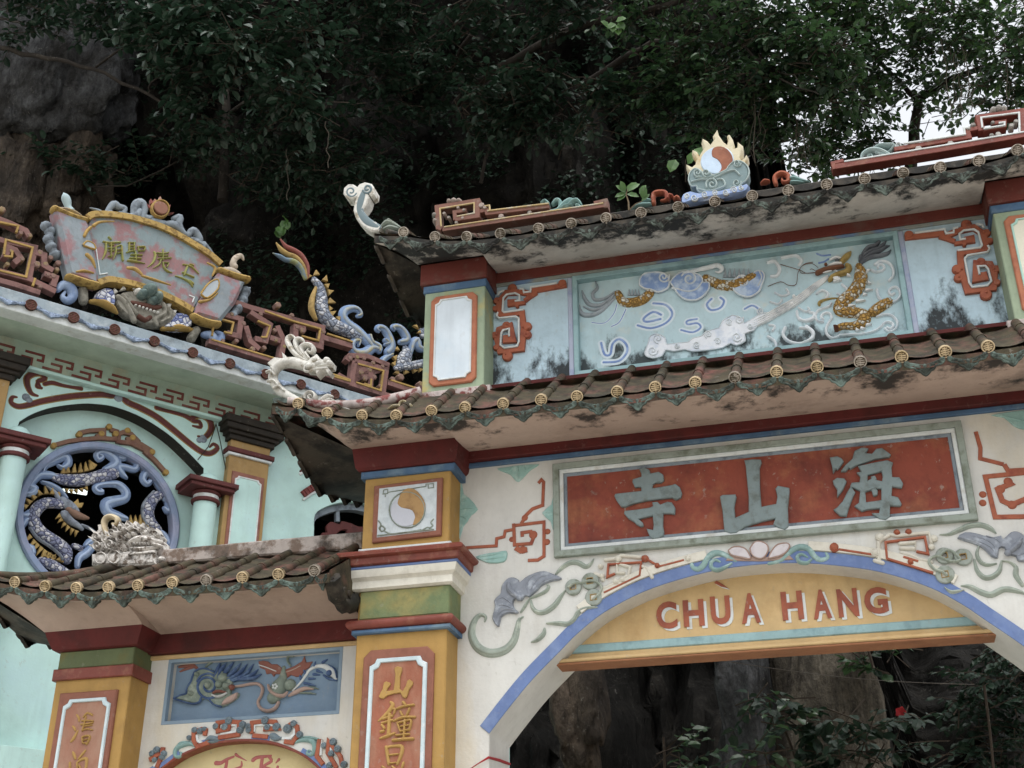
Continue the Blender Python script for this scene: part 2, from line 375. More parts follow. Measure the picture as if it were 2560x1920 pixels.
def boxpart(name, m, parent, pl, u0, u1, w0, w1, n0, n1, ch=.008):
    mb = MB(); mb.box(pl, u0, u1, w0, w1, n0, n1, 0, ch); return mb.obj(name, m, parent, 30)

# ---- shared tile pieces
def disc_mesh(name, r, m1, m2):
    mb = MB(); pl = Plane((0,0,0), (1,0,0), (0,-1,0)); seg = 18
    mb.disc(pl, 0, 0, r, -.03, .004, 1, seg, .002)
    q = [(r*math.cos(2*math.pi*i/seg), r*math.sin(2*math.pi*i/seg)) for i in range(seg)]
    mb.poly(pl, q, -.03, .014, 0, .004, holes=[[(x*.80, y*.80) for x, y in q]])
    for k, (zb, hw) in enumerate(((.52, .40), (.2, .66), (-.12, .68), (-.42, .52))): mb.box(pl, -hw*r, hw*r, (zb-.1)*r, (zb+.1)*r, 0, .011, 0, .002)
    mb.box(pl, -.1*r, .1*r, -.72*r, .74*r, 0, .009, 0, .002)
    return mb.mesh(name, [m1, m2])
def drip_mesh(name, w, m1):
    mb = MB(); pl = Plane((0,0,0), (1,0,0), (0,-1,0))
    half = [(0,-.66), (.07,-.60), (.13,-.50), (.22,-.44), (.27,-.34), (.36,-.30), (.44,-.26), (.50,-.17), (.50,-.07), (.43,-.03), (.36,-.08), (.25,-.13), (.12,-.18), (0,-.20)]
    q = [(x*w, y*w) for x, y in half]+[(-x*w, y*w) for x, y in half[::-1][1:-1]]
    q = [(x, y*.66) for x, y in q]; mb.poly(pl, q, -.018, .01, 0, .004)
    rim = [(x*w*.93, y*w*.61) for x, y in half[:9]]
    mb.stroke(pl, [(-x, y) for x, y in rim[::-1]][:-1]+rim, .018*w/.3, .008, .012, 0, 4, 2)
    for sx in (-1, 1):
        mb.stroke(pl, [(sx*x*w, y*w*.7) for x, y in spi(.43, -.13, .075, .015, 60, 1.2, 8)], .022*w/.3, .008, .014, 0, 4, 1)
        mb.stroke(pl, [(sx*.04*w, -.34*w), (sx*.10*w, -.22*w), (sx*.22*w, -.16*w)], .03*w/.3, .006, .01, 0, 4, 2)
    mb.stroke(pl, [(0, -.37*w), (0, -.17*w)], .035*w/.3, .006, .012, 0, 4, 2)
    return mb.mesh(name, m1)
def roll_mesh(name, m1, r=.042):
    mb = MB(); n = 12; vs, fs = [], []; pr = []
    for k in range(3):
        a = k/3; pr += [(a, r*1.10), (a+.03, r*1.02), (a+.31, r*.93), (a+.333, r*.93)]
    for t, rr in pr:
        for j in range(n): g = 2*math.pi*j/n; vs.append((rr*math.cos(g), t, rr*math.sin(g)))
    for i in range(len(pr)-1):
        for j in range(n): k = (j+1) % n; fs.append((i*n+j, i*n+k, (i+1)*n+k, (i+1)*n+j))
    mb.add(vs, fs); return mb.mesh(name, m1, 50)
def side_soffits(par, TL, TR, inner, E, Ye, side_back, zin):
    rows = 5; sm_ = mat('mouldy_shaded_soffit', '#4a4238', '#2a251f', (3, .45, .6), grime=.8, gcol='#15120e', gscale=3, gth=(.42, .62), fine=.3)  # dark colour holds both mould and the shade under the side eave
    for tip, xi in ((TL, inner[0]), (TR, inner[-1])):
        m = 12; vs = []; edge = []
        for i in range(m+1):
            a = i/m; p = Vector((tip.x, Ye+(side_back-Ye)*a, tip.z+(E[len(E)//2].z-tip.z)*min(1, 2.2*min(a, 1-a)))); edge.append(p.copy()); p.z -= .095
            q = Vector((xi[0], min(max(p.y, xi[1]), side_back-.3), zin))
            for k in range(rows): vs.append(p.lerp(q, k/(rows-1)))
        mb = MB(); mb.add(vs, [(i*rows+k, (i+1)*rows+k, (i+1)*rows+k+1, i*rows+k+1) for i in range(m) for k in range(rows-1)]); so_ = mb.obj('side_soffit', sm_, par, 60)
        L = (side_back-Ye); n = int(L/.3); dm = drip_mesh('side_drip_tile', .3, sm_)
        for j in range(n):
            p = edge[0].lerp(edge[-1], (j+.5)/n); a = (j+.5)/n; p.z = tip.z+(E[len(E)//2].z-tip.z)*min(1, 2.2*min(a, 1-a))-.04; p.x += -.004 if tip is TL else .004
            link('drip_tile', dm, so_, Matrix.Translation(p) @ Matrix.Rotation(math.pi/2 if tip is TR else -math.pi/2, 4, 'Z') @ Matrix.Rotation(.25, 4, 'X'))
DISC = disc_mesh('tile_end', .050, disc_c, disc_d)
DISCM = disc_mesh('tile_end_mouldy', .050, mat('mouldy_disc', '#a59a8c', '#4c4638', (11, .5, .64), grime=.5, gscale=14, fine=.3), disc_d)
DRIP = drip_mesh('drip_tile', .315, drip)
ROLL = roll_mesh('tile_roll', tile)
def orient(origin, fwd, up=Vector((0, 0, 1)), s=(1, 1, 1)):
    y = fwd.normalized(); x = y.cross(up).normalized(); z = x.cross(y)
    return Matrix.Translation(origin) @ Matrix((x, y, z)).transposed().to_4x4() @ Matrix.Diagonal((*s, 1))
def make_roof(par, discs, Ye, tops, disc_me, tip_l, tip_r, side_back, zin, inner, soff_m, deck_m, name='tiled_roof', hip_l=None, hip_r=None, sagc=-.05, drip_me=None, roll_show=True):
    """discs: (x, z) at the eave; tops: f(x)->(x, Y, z) where the tile row ends; inner: list of (x, Y) of the cornice below"""
    E = [Vector((x, Ye, z)) for x, z in discs]
    T = [Vector(tops(e)) for e in E]
    mb = MB()
    TL, TR = Vector(tip_l), Vector(tip_r)
    ee = [TL]+E+[TR]; tt = [Vector(tops(TL))]+T+[Vector(tops(TR))]
    vs, fs = [], []
    for e, t in zip(ee, tt):
        for k in range(4): p = e.lerp(t, k/3); vs.append(p+Vector((0, 0, -.03+sagc*math.sin(math.pi*k/3)*.5)))
    for i in range(len(ee)-1):
        for k in range(3): fs.append((i*4+k, (i+1)*4+k, (i+1)*4+k+1, i*4+k+1))
    mb.add(vs, fs)
    n = len(ee)                                                  # eave thickness
    mb.add([p+Vector((0, 0, -.03)) for p in ee]+[p+Vector((0, .01, -.10)) for p in ee], [(i, n+i, n+i+1, i+1) for i in range(n-1)])
    for tip, sgn in ((TL, -1), (TR, 1)):                         # side eaves and back slope
        bk = Vector((tip.x, side_back, tip.z)); tp = Vector(tops(tip)); m = 6; vs = []
        for i in range(m+1):
            a = i/m; p = tip.lerp(bk, a); p.z = tip.z+(E[len(E)//2].z-tip.z)*min(1, 2.2*min(a, 1-a)); 
            q = Vector(((hip_l if sgn < 0 else hip_r)[0], max((hip_l if sgn < 0 else hip_r)[1], 0)+0*a, (hip_l if sgn < 0 else hip_r)[2]))
            vs += [p, p+Vector((0, 0, -.10)), q]
        mb.add(vs, [(3*i, 3*i+3, 3*i+4, 3*i+1) for i in range(m)]+[(3*i, 3*i+2, 3*i+5, 3*i+3) for i in range(m)])
    bl, br = Vector((TL.x, side_back, TL.z)), Vector((TR.x, side_back, TR.z))
    mb.add([bl, br, Vector(hip_r), Vector(hip_l)], [(0, 1, 2, 3)])
    roof = mb.obj(name, deck_m, par, 30)
    # soffit
    mb = MB(); rows = 5
    outer, inn = [], []
    for i, e in enumerate(ee):
        outer.append(e+Vector((0, .02, -.095)))
    # refine outer so the jogs of the cornice are met
    keyx = sorted(set([round(p.x, 4) for p in outer]+[x for x, y in inner]))
    def at(x):
        for a, b in zip(outer, outer[1:]):
            if a.x-1e-6 <= x <= b.x+1e-6: return a.lerp(b, (x-a.x)/max(1e-9, b.x-a.x))
    def iny(x):
        xl, xr = inner[0][0], inner[-1][0]
        if x <= xl: return [Vector((xl, inner[0][1], zin))]
        if x >= xr: return [Vector((xr, inner[-1][1], zin))]
        r = [Vector((x, y, zin)) for xx, y in inner if abs(xx-x) < 1e-4]
        if r: return r
        for (xa, ya), (xb, yb) in zip(inner, inner[1:]):
            if xa <= x <= xb: return [Vector((x, ya+(yb-ya)*(x-xa)/max(1e-9, xb-xa), zin))]
    cols = []
    for x in keyx:
        op = at(x)
        if op is None: continue
        for q in iny(x): cols.append((op, q))
    vs, fs = [], []
    for a, b in cols:
        for k in range(rows): t = k/(rows-1); p = a.lerp(b, t); p.z -= .05*math.sin(math.pi*t)*(-1 if zin < a.z-.05 else 1)*.6; vs.append(p)
    for i in range(len(cols)-1):
        for k in range(rows-1): fs.append((i*rows+k, (i+1)*rows+k, (i+1)*rows+k+1, i*rows+k+1))
    mb.add(vs, fs)
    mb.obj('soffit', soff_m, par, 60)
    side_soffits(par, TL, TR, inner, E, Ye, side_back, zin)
    # tile rows
    rnd = random.Random(len(E))
    for i, (e, t) in enumerate(zip(E, T)):
        d = t-e
        if d.length > .12 and roll_show: link('tile_roll', ROLL, roof, orient(e+Vector((0, 0, .012)), d, s=(1, d.length, 1)))
        fwd = Vector((0, .80, .60)) if d.length < .12 else d
        M = orient(e+Vector((0, -.015, .006)), fwd) @ Matrix.Rotation(rnd.uniform(-.12, .12), 4, 'Y')
        link('tile_end', disc_me if rnd.random() > .12 else DISCM, roof, M)
    allE = [TL.lerp(E[0], .15)]+E+[TR.lerp(E[-1], .15)]; allT = [Vector(tops(allE[0]))]+T+[Vector(tops(allE[-1]))]
    for i in range(len(allE)-1):
        a, b, c, d = allE[i], allE[i+1], allT[i+1], allT[i]
        mb = MB(); nu, nv = 6, 8; vs, fs = [], []
        if roll_show:
            for v in range(nv+1):
                tv = (v//2)/(nv/2) if v % 2 == 0 else ((v//2)+.94)/(nv/2)
                up = .012 if v % 2 == 0 else 0
                for u in range(nu+1):
                    s = u/nu; p = a.lerp(b, s).lerp(d.lerp(c, s), min(1, tv)); p.z += -.035*math.sin(math.pi*s)+up+.012; vs.append(p)
            for v in range(nv):
                for u in range(nu): k = v*(nu+1)+u; fs.append((k, k+1, k+nu+2, k+nu+1))
            mb.add(vs, fs); mb.obj('pan_tile', tile, roof, 60)
        w = (b-a); L = w.length; fz = Vector((0, 0, 1)); x = w.normalized(); y = Vector((0, 1, .45)).normalized(); y = (y-x*y.dot(x)).normalized(); z = x.cross(y)
        M = Matrix.Translation(a.lerp(b, .5)+Vector((0, -.004, -.028+rnd.uniform(-.004, .004)))) @ Matrix((x, y, z)).transposed().to_4x4() @ Matrix.Diagonal((L/.33, 1, 1+rnd.uniform(-.06, .08), 1))
        link('drip_tile', drip_me or DRIP, roof, M)
    return roof

# ================================================================== MAIN GATE
gate = empty('temple_gate', (XC, 10, 0), 'two-storey painted temple gate with arched passage, red signboard and dragon panel', 'gate')
HALF = [(-2.879,3.778), (-2.70,3.99), (-2.518,4.19), (-2.27,4.42), (-2.132,4.545), (-1.911,4.70), (-1.582,4.846), (-1.257,4.93), (-.95,4.98), (XC,4.995)]
ARCH = catmull(HALF+[(2*XC-x, z) for x, z in HALF[::-1][1:]], 4)
def aoff(d, x0=-9, x1=9):
    out = []
    for i, p in enumerate(ARCH):
        a, b = ARCH[max(0, i-1)], ARCH[min(len(ARCH)-1, i+1)]; t = Vector((b[0]-a[0], b[1]-a[1])).normalized()
        q = (p[0]-t.y*d, p[1]+t.x*d)
        if x0 <= q[0] <= x1: out.append(q)
    return out
GL, GR = -3.9, 2*XC+3.9
simple('wall', cream, gate, lambda m: m.poly(GP, [(GL, 0), (-2.879, 0)]+ARCH+[(2*XC+2.879, 0), (GR, 0), (GR, 6.2), (GL, 6.2)], -.6, 0, ch=.006))
simple('arch_band', blue, gate, lambda m: m.band(GP, aoff(.052), .10, -.01, .008, ch=.002))
for a, b in ((-2.16, -1.02), (-.26, .88)):
    simple('arch_moulding', creamlo, gate, lambda m: m.band(GP, aoff(.145, a, b), .075, -.01, .022))
# cornice bands under the soffit
boxpart('red_cornice', red, gate, GP, -3.12, 2*XC+3.12, 6.152, 6.25, -.3, .085)
boxpart('blue_fillet', navy, gate, GP, -3.14, 2*XC+3.14, 6.105, 6.1505, -.3, .03)
# tympanum and lintel
yt = -.25; zc0, zc1 = zz('M', 345, 125, yt), zz('M', 372, 88, yt)
mid = [p for p in ARCH if p[1] > zc1-.15]
ty = simple('tympanum', yellow2, gate, lambda m: m.poly(GP, [(p[0], p[1]+.02) for p in mid]+[(mid[-1][0], zz('M', 800, 118, -.2)), (mid[0][0], zz('M', 800, 118, -.2))], -.5, yt, ch=.002))
xs = -2.30
boxpart('cyan_band', cyan, ty, GP, xs-.02, 2*XC-xs+.02, zc0, zc1, yt-.05, yt+.012)
zl_a, zl_b = zz('M', 800, 123, -.16), zz('M', 800, 108, -.16)
boxpart('lintel', yellow2, gate, GP, -2.42, 2*XC+2.42, zl_a, zl_b, -.40, -.16)
boxpart('lintel_underside', mat('lintel_brown', '#a06a44', '#8a5636', (3, .5, .7), grime=.3), gate, GP, -2.42, 2*XC+2.42, zl_a-.02, zl_a-.002, -.39, -.17)
boxpart('lintel_fillet', yellow2, gate, GP, -2.40, 2*XC+2.40, zl_b+.001, zc0-.001, -.5, yt+.006)
# lettering CHUA HANG
def glyph(ch):
    c = bpy.data.curves.new('g', 'FONT'); c.body = ch; c.offset = .036; c.resolution_u = 4
    o = bpy.data.objects.new('g', c); COL.objects.link(o); dg = bpy.context.evaluated_depsgraph_get()
    me = bpy.data.meshes.new_from_object(o.evaluated_get(dg)); vs = [(v.co.x, v.co.y) for v in me.vertices]; fs = [tuple(p.vertices) for p in me.polygons]
    bpy.data.objects.remove(o); bpy.data.curves.remove(c); bpy.data.meshes.remove(me); return vs, fs
def letter(ch, box, n, mats, parent, t=.012, sh=.022):
    vs, fs = glyph(ch); xs_, ys_ = [v[0] for v in vs], [v[1] for v in vs]
    (u0, u1, w0, w1) = box; sx, sy = (u1-u0)/(max(xs_)-min(xs_)), (w1-w0)/(max(ys_)-min(ys_))
    q = [(u0+(x-min(xs_))*sx, w0+(y-min(ys_))*sy) for x, y in vs]
    mb = MB(); edges = {}
    for f in fs:
        for i in range(len(f)): e = (f[i], f[(i+1) % len(f)]); edges[tuple(sorted(e))] = edges.get(tuple(sorted(e)), 0)+1
    for (dx, dy, a, b, mi) in ((sh, -sh*.9, 0, t*.55, 1), (0, 0, 0, t, 0)):
        k = len(q); mb.add([GP.pt(x+dx, y+dy, n+a) for x, y in q]+[GP.pt(x+dx, y+dy, n+b) for x, y in q], [tuple(i+k for i in f) for f in fs]+[(e[0], e[1], e[1]+k, e[0]+k) for e, c in edges.items() if c == 1], mi)
    return mb.obj('letter', mats, parent, 30)
lettr = mat('letter_brown_red', '#a5583c', '#8d4a38', (7, .45, .65), fine=.15)
for ch, k, x0, x1, y0, y1 in (('C','K',1600,1760,1305,1515), ('H','K',1808,1968,1290,1495), ('U','K',2018,2170,1262,1480), ('A','L',38,185,1240,1470), ('H','L',350,515,1225,1445), ('A','L',588,728,1212,1435), ('N','L',780,938,1205,1422), ('G','L',985,1165,1195,1400)):
    xm = (x0+x1)/2
    u0, u1 = uu(k, x0, (y0+y1)/2, yt), uu(k, x1, (y0+y1)/2, yt); w1, w0 = zz(k, xm, y0, yt), zz(k, xm, y1, yt)
    letter(ch, (u0, u1, w0, w1), yt, [lettr, white], ty)
pen = Pen('K', GP, yt)
simple('accent', [lettr, white], ty, lambda m: (pen.slab(m, [(2055,1168),(2075,1150),(2130,1185),(2165,1212),(2110,1200)], 0, .007, 1), pen.slab(m, [(2045,1160),(2065,1142),(2120,1176),(2155,1204),(2100,1190)], 0, .012, 0)))

# ---- signboard
sx0, sx1, sz0, sz1 = -2.316, 1.075, 5.198, 6.02
sb = boxpart('signboard', signred, gate, GP, sx0+.05, sx1-.05, sz0+.05, sz1-.05, -.02, .008)
simple('outer_frame', greyg, sb, lambda m: frame_rect(m, GP, sx0, sx1, sz0, sz1+.03, .055, 0, .05))
simple('inner_frame', white, sb, lambda m: frame_rect(m, GP, sx0+.055, sx1-.055, sz0+.055, sz1-.025, .035, 0, .034))
simple('inner_bead', slate, sb, lambda m: frame_rect(m, GP, sx0+.09, sx1-.09, sz0+.09, sz1-.06, .03, 0, .018))
penR = Pen('R', GP, .008)
CH1 = [[(275,212),(312,200),(345,215),(352,240),(410,228),(440,248),(445,285),(425,302),(385,303),(368,315),(366,342),(500,320),(525,312),(555,335),(570,375),(562,405),(525,422),(500,405),(330,425),(240,445),(175,470),(150,468),(120,430),(103,395),(110,380),(290,360),(288,335),(270,330),(245,335),(228,300),(230,280),(290,262),(290,240)],
 [(365,440),(400,435),(420,455),(470,435),(500,440),(523,475),(520,520),(490,515),(440,515),(438,600),(446,640),(440,670),(405,688),(365,692),(345,670),(325,620),(345,625),(370,630),(375,600),(368,530),(300,545),(270,555),(300,580),(305,600),(285,605),(255,590),(240,572),(200,550),(170,515),(175,498),(250,490),(350,475),(370,465)]]
CH2 = [[(1000,150),(1060,142),(1115,145),(1118,165),(1105,200),(1108,350),(1118,470),(1220,450),(1228,400),(1215,345),(1230,325),(1310,340),(1312,360),(1300,480),(1305,610),(1280,630),(1230,615),(1200,590),(1215,550),(1120,570),(1010,605),(945,650),(905,655),(862,640),(850,500),(832,400),(850,388),(940,385),(945,400),(930,470),(938,545),(1030,505),(1030,400),(1015,250),(1010,190)]]
CH3 = [[(1590,130),(1640,122),(1670,135),(1685,155),(1660,195),(1640,215),(1632,205),(1612,238),(1605,190)], [(1610,290),(1640,270),(1690,275),(1705,295),(1680,350),(1640,405),(1640,350),(1615,310)],
 [(1735,330),(1765,370),(1750,400),(1720,480),(1705,535),(1660,530),(1615,490),(1640,475),(1680,430),(1715,360)],
 [(1760,85),(1810,62),(1855,68),(1835,100),(1880,105),(1910,70),(1950,65),(2010,110),(2000,125),(1900,140),(1830,165),(1770,185),(1730,210),(1722,200),(1700,225),(1665,225),(1700,180),(1745,140)]]
def char(polys, extra, pen, m, parent, t=.035):
    mb = MB()
    for i, q in enumerate(polys): pen.slab(mb, q, 0, t+.0006*i, ch=.007)
    if extra: extra(mb)
    return mb.obj('character', m, parent, 35)
chm = mat('character_blue_grey', '#7b8b8d', '#687473', (12, .5, .65), grime=.3, gscale=9, gcol='#5a5138')
char(CH1, None, penR, chm, sb); char(CH2, None, penR, chm, sb)
char(CH3, lambda mb: (penR.slab(mb, [(1785,190),(1900,165),(1985,150),(2025,165),(2015,200),(2020,265),(2070,268),(2095,310),(2085,340),(2020,330),(2015,395),(2060,405),(2085,450),(2075,465),(2005,462),(2005,540),(1975,562),(1930,555),(1880,515),(1930,515),(1935,480),(1850,488),(1810,500),(1760,465),(1790,445),(1800,360),(1730,330),(1740,305),(1795,300),(1800,260),(1775,235),(1805,228)], 0, .037, holes=[[(1850,252),(1945,225),(1955,260),(1950,295),(1905,285),(1880,275),(1850,290)], [(1835,365),(1900,345),(1945,345),(1945,425),(1840,440)]]), penR.slab(mb, [(1875,350),(1905,340),(1920,360),(1918,388),(1890,395)], 0, .036), penR.slab(mb, [(1872,262),(1900,255),(1912,275),(1905,295),(1880,292)], 0, .036)), penR, chm, sb)

# ---- arch ornaments: lotus, frets, coins, bats, ribbons
K, L, R = Pen('K', GP), Pen('L', GP), Pen('R', GP)
lot = MB(); 
for q in ([(1040,755),(1070,715),(1105,708),(1150,725),(1165,760),(1150,800),(1120,825),(1080,820),(1050,795)], [(890,770),(930,745),(990,750),(1025,780),(1040,828),(960,815),(910,800)], [(1165,825),(1190,770),(1230,730),(1290,720),(1312,740),(1290,780),(1240,810)]):
    R.slab(lot, q, 0, .03, 0, .012, 3); R.rim(lot, q, 12, .022, .012, 1)
R.slab(lot, [(900,790),(1000,800),(1100,815),(1220,805),(1300,790),(1340,830),(1110,842),(870,838)], 0, .018, 1)
lotus = lot.obj('lotus', [mat('lotus_white', '#cfc9cc', '#b9aeb4', (8, .5, .7), fine=.1), mat('lotus_pink_edge', '#a98d80', fine=.2)], gate)
tl = MB()
K.stroke(tl, [(1890,985),(1872,1010),(1885,1045),(1925,1055),(1965,1025),(1990,975),(2040,935),(2100,935),(2160,965),(2212,990)], [22,30,38,46,50,52,52,46,40,30], 0, .03)
K.stroke(tl, [(2090,1000),(2055,985),(2022,1005),(2028,1048),(2075,1062),(2130,1040),(2180,1010)], [20,26,32,36,36,30,20], 0, .035)
L.stroke(tl, [(250,1012),(350,985),(420,920),(490,885),(560,900),(600,955),(650,985),(705,965),(690,930)], [24,36,48,50,50,48,42,32,22], 0, .03)
L.stroke(tl, [(550,965),(505,942),(472,962),(488,1000),(545,1008),(580,980)], [18,26,32,34,30,20], 0, .035)
tl.obj('scroll', mat('scroll_teal', '#86a8a4', '#a6c2c0', (11, .5, .65), grime=.25, gscale=9), lotus)
def fretwork(pen, parent, reds, whites, knobs, wr, ww, h=.028):
    mb = MB()
    for i, q in enumerate(whites): pen.stroke(mb, q, ww, 0, h+.0007*i, 1, smooth=False)
    for i, q in enumerate(reds): pen.band(mb, q, wr, 0, h+.0007*i, 0)
    for x, y, r, mi in knobs:
        pen.dome(mb, x, y, r, 0, h+.012, mi); pen.stroke(mb, spi(x, y, r*.95, r*.2, 30, 1.3, 10), r*.3, h*.6, .018, mi, 2)
    return mb.obj('fret_relief', [brick, creamlo], parent)
fretwork(K, gate, [[(1200,1240),(1475,1108),(1487,1005),(1235,1022),(1226,1118),(1285,1092)], [(1600,1046),(1815,990)], [(1520,975),(1560,1000),(1610,1030)]],
 [[(1195,1205),(1290,1165),(1330,1140),(1390,1105),(1400,1040),(1300,1010),(1300,1085),(1350,1085)], [(1130,1090),(1180,1110),(1190,1140)], [(1495,1035),(1530,1050),(1570,1120)], [(1210,985),(1300,975),(1330,950),(1480,965)]],
 [(1515,975,30,0),(1610,1030,24,0),(1845,975,26,1),(1175,1035,22,1),(1185,1110,22,1),(1310,975,28,1),(1290,1150,26,1),(1340,1135,24,1)], 15, 34)
fretwork(L, gate, [[(1515,1088),(1160,978),(1148,852),(1450,812),(1475,940),(1385,922)], [(1045,948),(790,908)], [(1285,965),(1400,1000)]],
 [[(1100,1000),(1095,850),(1180,790),(1240,800),(1480,775),(1500,850)], [(1260,860),(1380,850),(1375,900),(1265,895)], [(1270,930),(1330,945),(1420,985),(1500,1000)], [(1065,990),(1130,1010)]],
 [(755,890,42,0),(1105,810,38,1),(1065,930,36,1),(1235,775,26,0),(1325,770,26,0),(1520,820,30,1),(1500,885,28,1),(1340,1000,26,0)], 18, 36)
def coin(pen, mb, x, y, r):
    (u, w), = pen.uv([(x, y)]); rr = r*pen.m((x, y)); sg = 22
    ring = [(u+rr*math.cos(2*math.pi*i/sg), w+rr*math.sin(2*math.pi*i/sg)) for i in range(sg)]; a = rr*.30
    mb.poly(GP, ring, 0, .026, 0, .008, holes=[[(u-a, w-a), (u+a, w-a*.8), (u+a*.9, w+a), (u-a, w+a*.9)]])
    mb.poly(GP, [(u-a*1.3, w-a*1.3), (u+a*1.3, w-a*1.1), (u+a*1.2, w+a*1.3), (u-a*1.3, w+a*1.2)], 0, .032, 1, .004, holes=[[(u-a, w-a), (u+a, w-a*.8), (u+a*.9, w+a), (u-a, w+a*.9)]])
coinm = [mat('coin_grey', '#97a097', '#7c8474', (12, .5, .62), grime=.3, gscale=11), mat('coin_ochre', '#a88a52', fine=.2)]
def coins(pen, spots, link_pts):
    for x, y, r in spots:
        mb = MB(); coin(pen, mb, x, y, r); c = mb.obj('coin', coinm, gate)
    mb = MB(); pen.stroke(mb, link_pts, 22, .02, .028); mb.obj('coin_ribbon', ribbon, gate)
coins(K, ((965,1195,65),(1095,1150,68),(1122,1275,68)), [(930,1200),(975,1170),(1040,1165),(1090,1150),(1150,1160),(1185,1200),(1165,1250),(1120,1290)])
coins(L, ((1600,955,66),(1745,965,68),(1605,1100,73)), [(1560,960),(1620,915),(1680,940),(1720,990),(1640,1000),(1540,960),(1480,1000),(1520,1060),(1580,1080),(1620,1110)])
def bat(pen, outline, body, ribs, head, parent=None):
    mb = MB(); pen.slab(mb, outline, 0, .03, 0, .014, 2)
    for q in ribs: pen.stroke(mb, q, [8, 14, 10, 6], .026, .012)
    pen.stroke(mb, body, [34, 52, 46, 28], .015, .05); pen.dome(mb, *head, .03, .03)
    return mb.obj('bat_relief', batgrey, gate)
b1 = bat(K, [(345,1440),(350,1400),(365,1340),(358,1300),(385,1265),(410,1240),(415,1190),(440,1150),(470,1125),(510,1122),(545,1140),(555,1160),(600,1120),(650,1095),(710,1075),(760,1075),(810,1095),(872,1122),(860,1140),(800,1150),(760,1165),(715,1190),(690,1220),(660,1245),(630,1270),(610,1265),(590,1270),(575,1295),(555,1290),(530,1280),(510,1295),(505,1330),(520,1365),(545,1385),(530,1400),(480,1395),(440,1405),(410,1430),(395,1495),(370,1485)],
 [(470,1170),(480,1220),(520,1260),(560,1290)], [[(640,1250),(660,1180),(720,1120),(800,1110)], [(640,1250),(690,1190),(760,1140),(840,1125)], [(620,1245),(610,1180),(640,1130),(690,1100)], [(520,1370),(450,1340),(400,1340),(370,1400)], [(530,1380),(460,1370),(410,1390),(375,1450)], [(500,1330),(450,1290),(420,1280),(380,1300)]], (555,1285,24))
b2 = bat(L, [(1700,820),(1760,775),(1850,785),(1960,815),(2035,800),(2050,830),(2110,775),(2160,770),(2212,800),(2300,880),(2400,930),(2330,960),(2212,1000),(2160,990),(2150,960),(2100,950),(2080,940),(2060,895),(2020,900),(2010,972),(1960,960),(1900,900),(1820,860)],
 [(2190,830),(2160,880),(2110,920),(2080,945)], [[(2000,960),(1980,880),(1900,830),(1780,800)], [(2000,960),(1950,890),(1860,850),(1760,815)], [(2030,890),(2020,850),(1980,825),(1920,805)], [(2160,960),(2230,930),(2300,900),(2360,930)]], (2085,940,26))
def ribbons(pen, parent, specs, dx=0):
    mb = MB()
    for q, w in specs:
        pen.stroke(mb, q, w, 0, .022); pen.stroke(mb, q, [x*.5 for x in w], .014, .016)
    return mb.obj('ribbon', ribbon, parent)
ribbons(K, b1, [([(830,1090),(880,1040),(940,1005),(1000,1005),(1060,1035),(1100,1010),(1120,975)], [20,36,40,42,38,26,8]), ([(630,1280),(690,1255),(750,1225),(775,1190),(762,1175)], [16,26,30,24,12]), ([(636,1295),(650,1350),(690,1385),(750,1380),(820,1330),(870,1260),(900,1220)], [18,30,38,44,44,32,14]), ([(620,1290),(590,1340),(560,1385)], [16,26,18]), ([(760,1470),(850,1470),(920,1475),(970,1440),(1010,1375),(1080,1350),(1150,1350)], [18,38,40,40,38,34,16]), ([(640,1615),(690,1595),(735,1550),(742,1510)], [10,36,38,18]), ([('J',1200,765),('J',1205,738),('J',1180,725),('J',1148,745),('J',1125,795),('J',1122,855),('J',1150,915),('J',1200,950),('J',1260,958),('J',1330,935),('J',1378,880),('J',1400,800),('J',1410,755),('J',1435,737)], [14,20,26,36,44,50,54,56,56,54,48,36,26,10])])
ribbons(L, b2, [([(1565,790),(1640,785),(1720,750),(1800,720),(1880,715),(1950,740),(1995,778)], [10,30,42,44,44,40,16]), ([(1865,880),(1850,940),(1880,1000),(1930,1022),(2000,1012)], [14,28,32,28,14]), ([(1830,980),(1850,1060),(1900,1115),(1960,1115),(2020,1070),(2040,990)], [16,34,42,42,36,16]), ([(2045,992),(2100,1000),(2150,1040),(2150,1100),(2200,1180)], [14,22,34,44,30]), ([(1730,1182),(1800,1190),(1880,1230),(1960,1250),(2050,1210),(2130,1215),(2230,1245)], [12,40,48,50,48,44,20]), ([(1600,1195),(1650,1230),(1700,1226),(1750,1215)], [12,34,30,12])])
# ---- red corner frets and green leaves around the signboard
def corner(pen, bands, knobs, wd):
    mb = MB()
    for i, (q, w) in enumerate(bands): pen.band(mb, q, w, 0, .009+.0006*i, 0, .002)
    for x, y, r in knobs: pen.dome(mb, x, y, r, 0, .014)
    return mb.obj('corner_fret', brick, gate)
corner(K, [([(695,395),(718,368),(735,385),(728,565)], 24), ([(738,560),(650,592),(600,640),(565,705)], 26), ([(495,722),(738,692),(738,955),(690,985),(615,988)], 24), ([(505,705),(512,868),(640,858),(662,800),(640,765),(570,775),(572,805)], 25), ([(140,890),(372,876),(375,820),(432,806),(440,762),(505,750)], 22), ([(520,890),(560,915),(610,905)], 40)],
 [(765,765,24),(760,845,26),(590,660,26),(655,790,34),(575,905,32),(490,825,22)], 24)
corner(L, [([('H',1795,1520),('H',1835,1659),(1875,205),(2055,250)], 34), ([(2060,250),(2090,300),(2240,290)], 34), ([(2240,312),(1915,345),(1990,655),(2260,650)], 36), ([(2080,375),(2110,400),(2010,440),(2045,530),(2115,562),(2240,510)], 40)], [(1895,480,28),(1895,545,28),(2090,380,34),(2120,560,36),(2030,440,36)], 34)
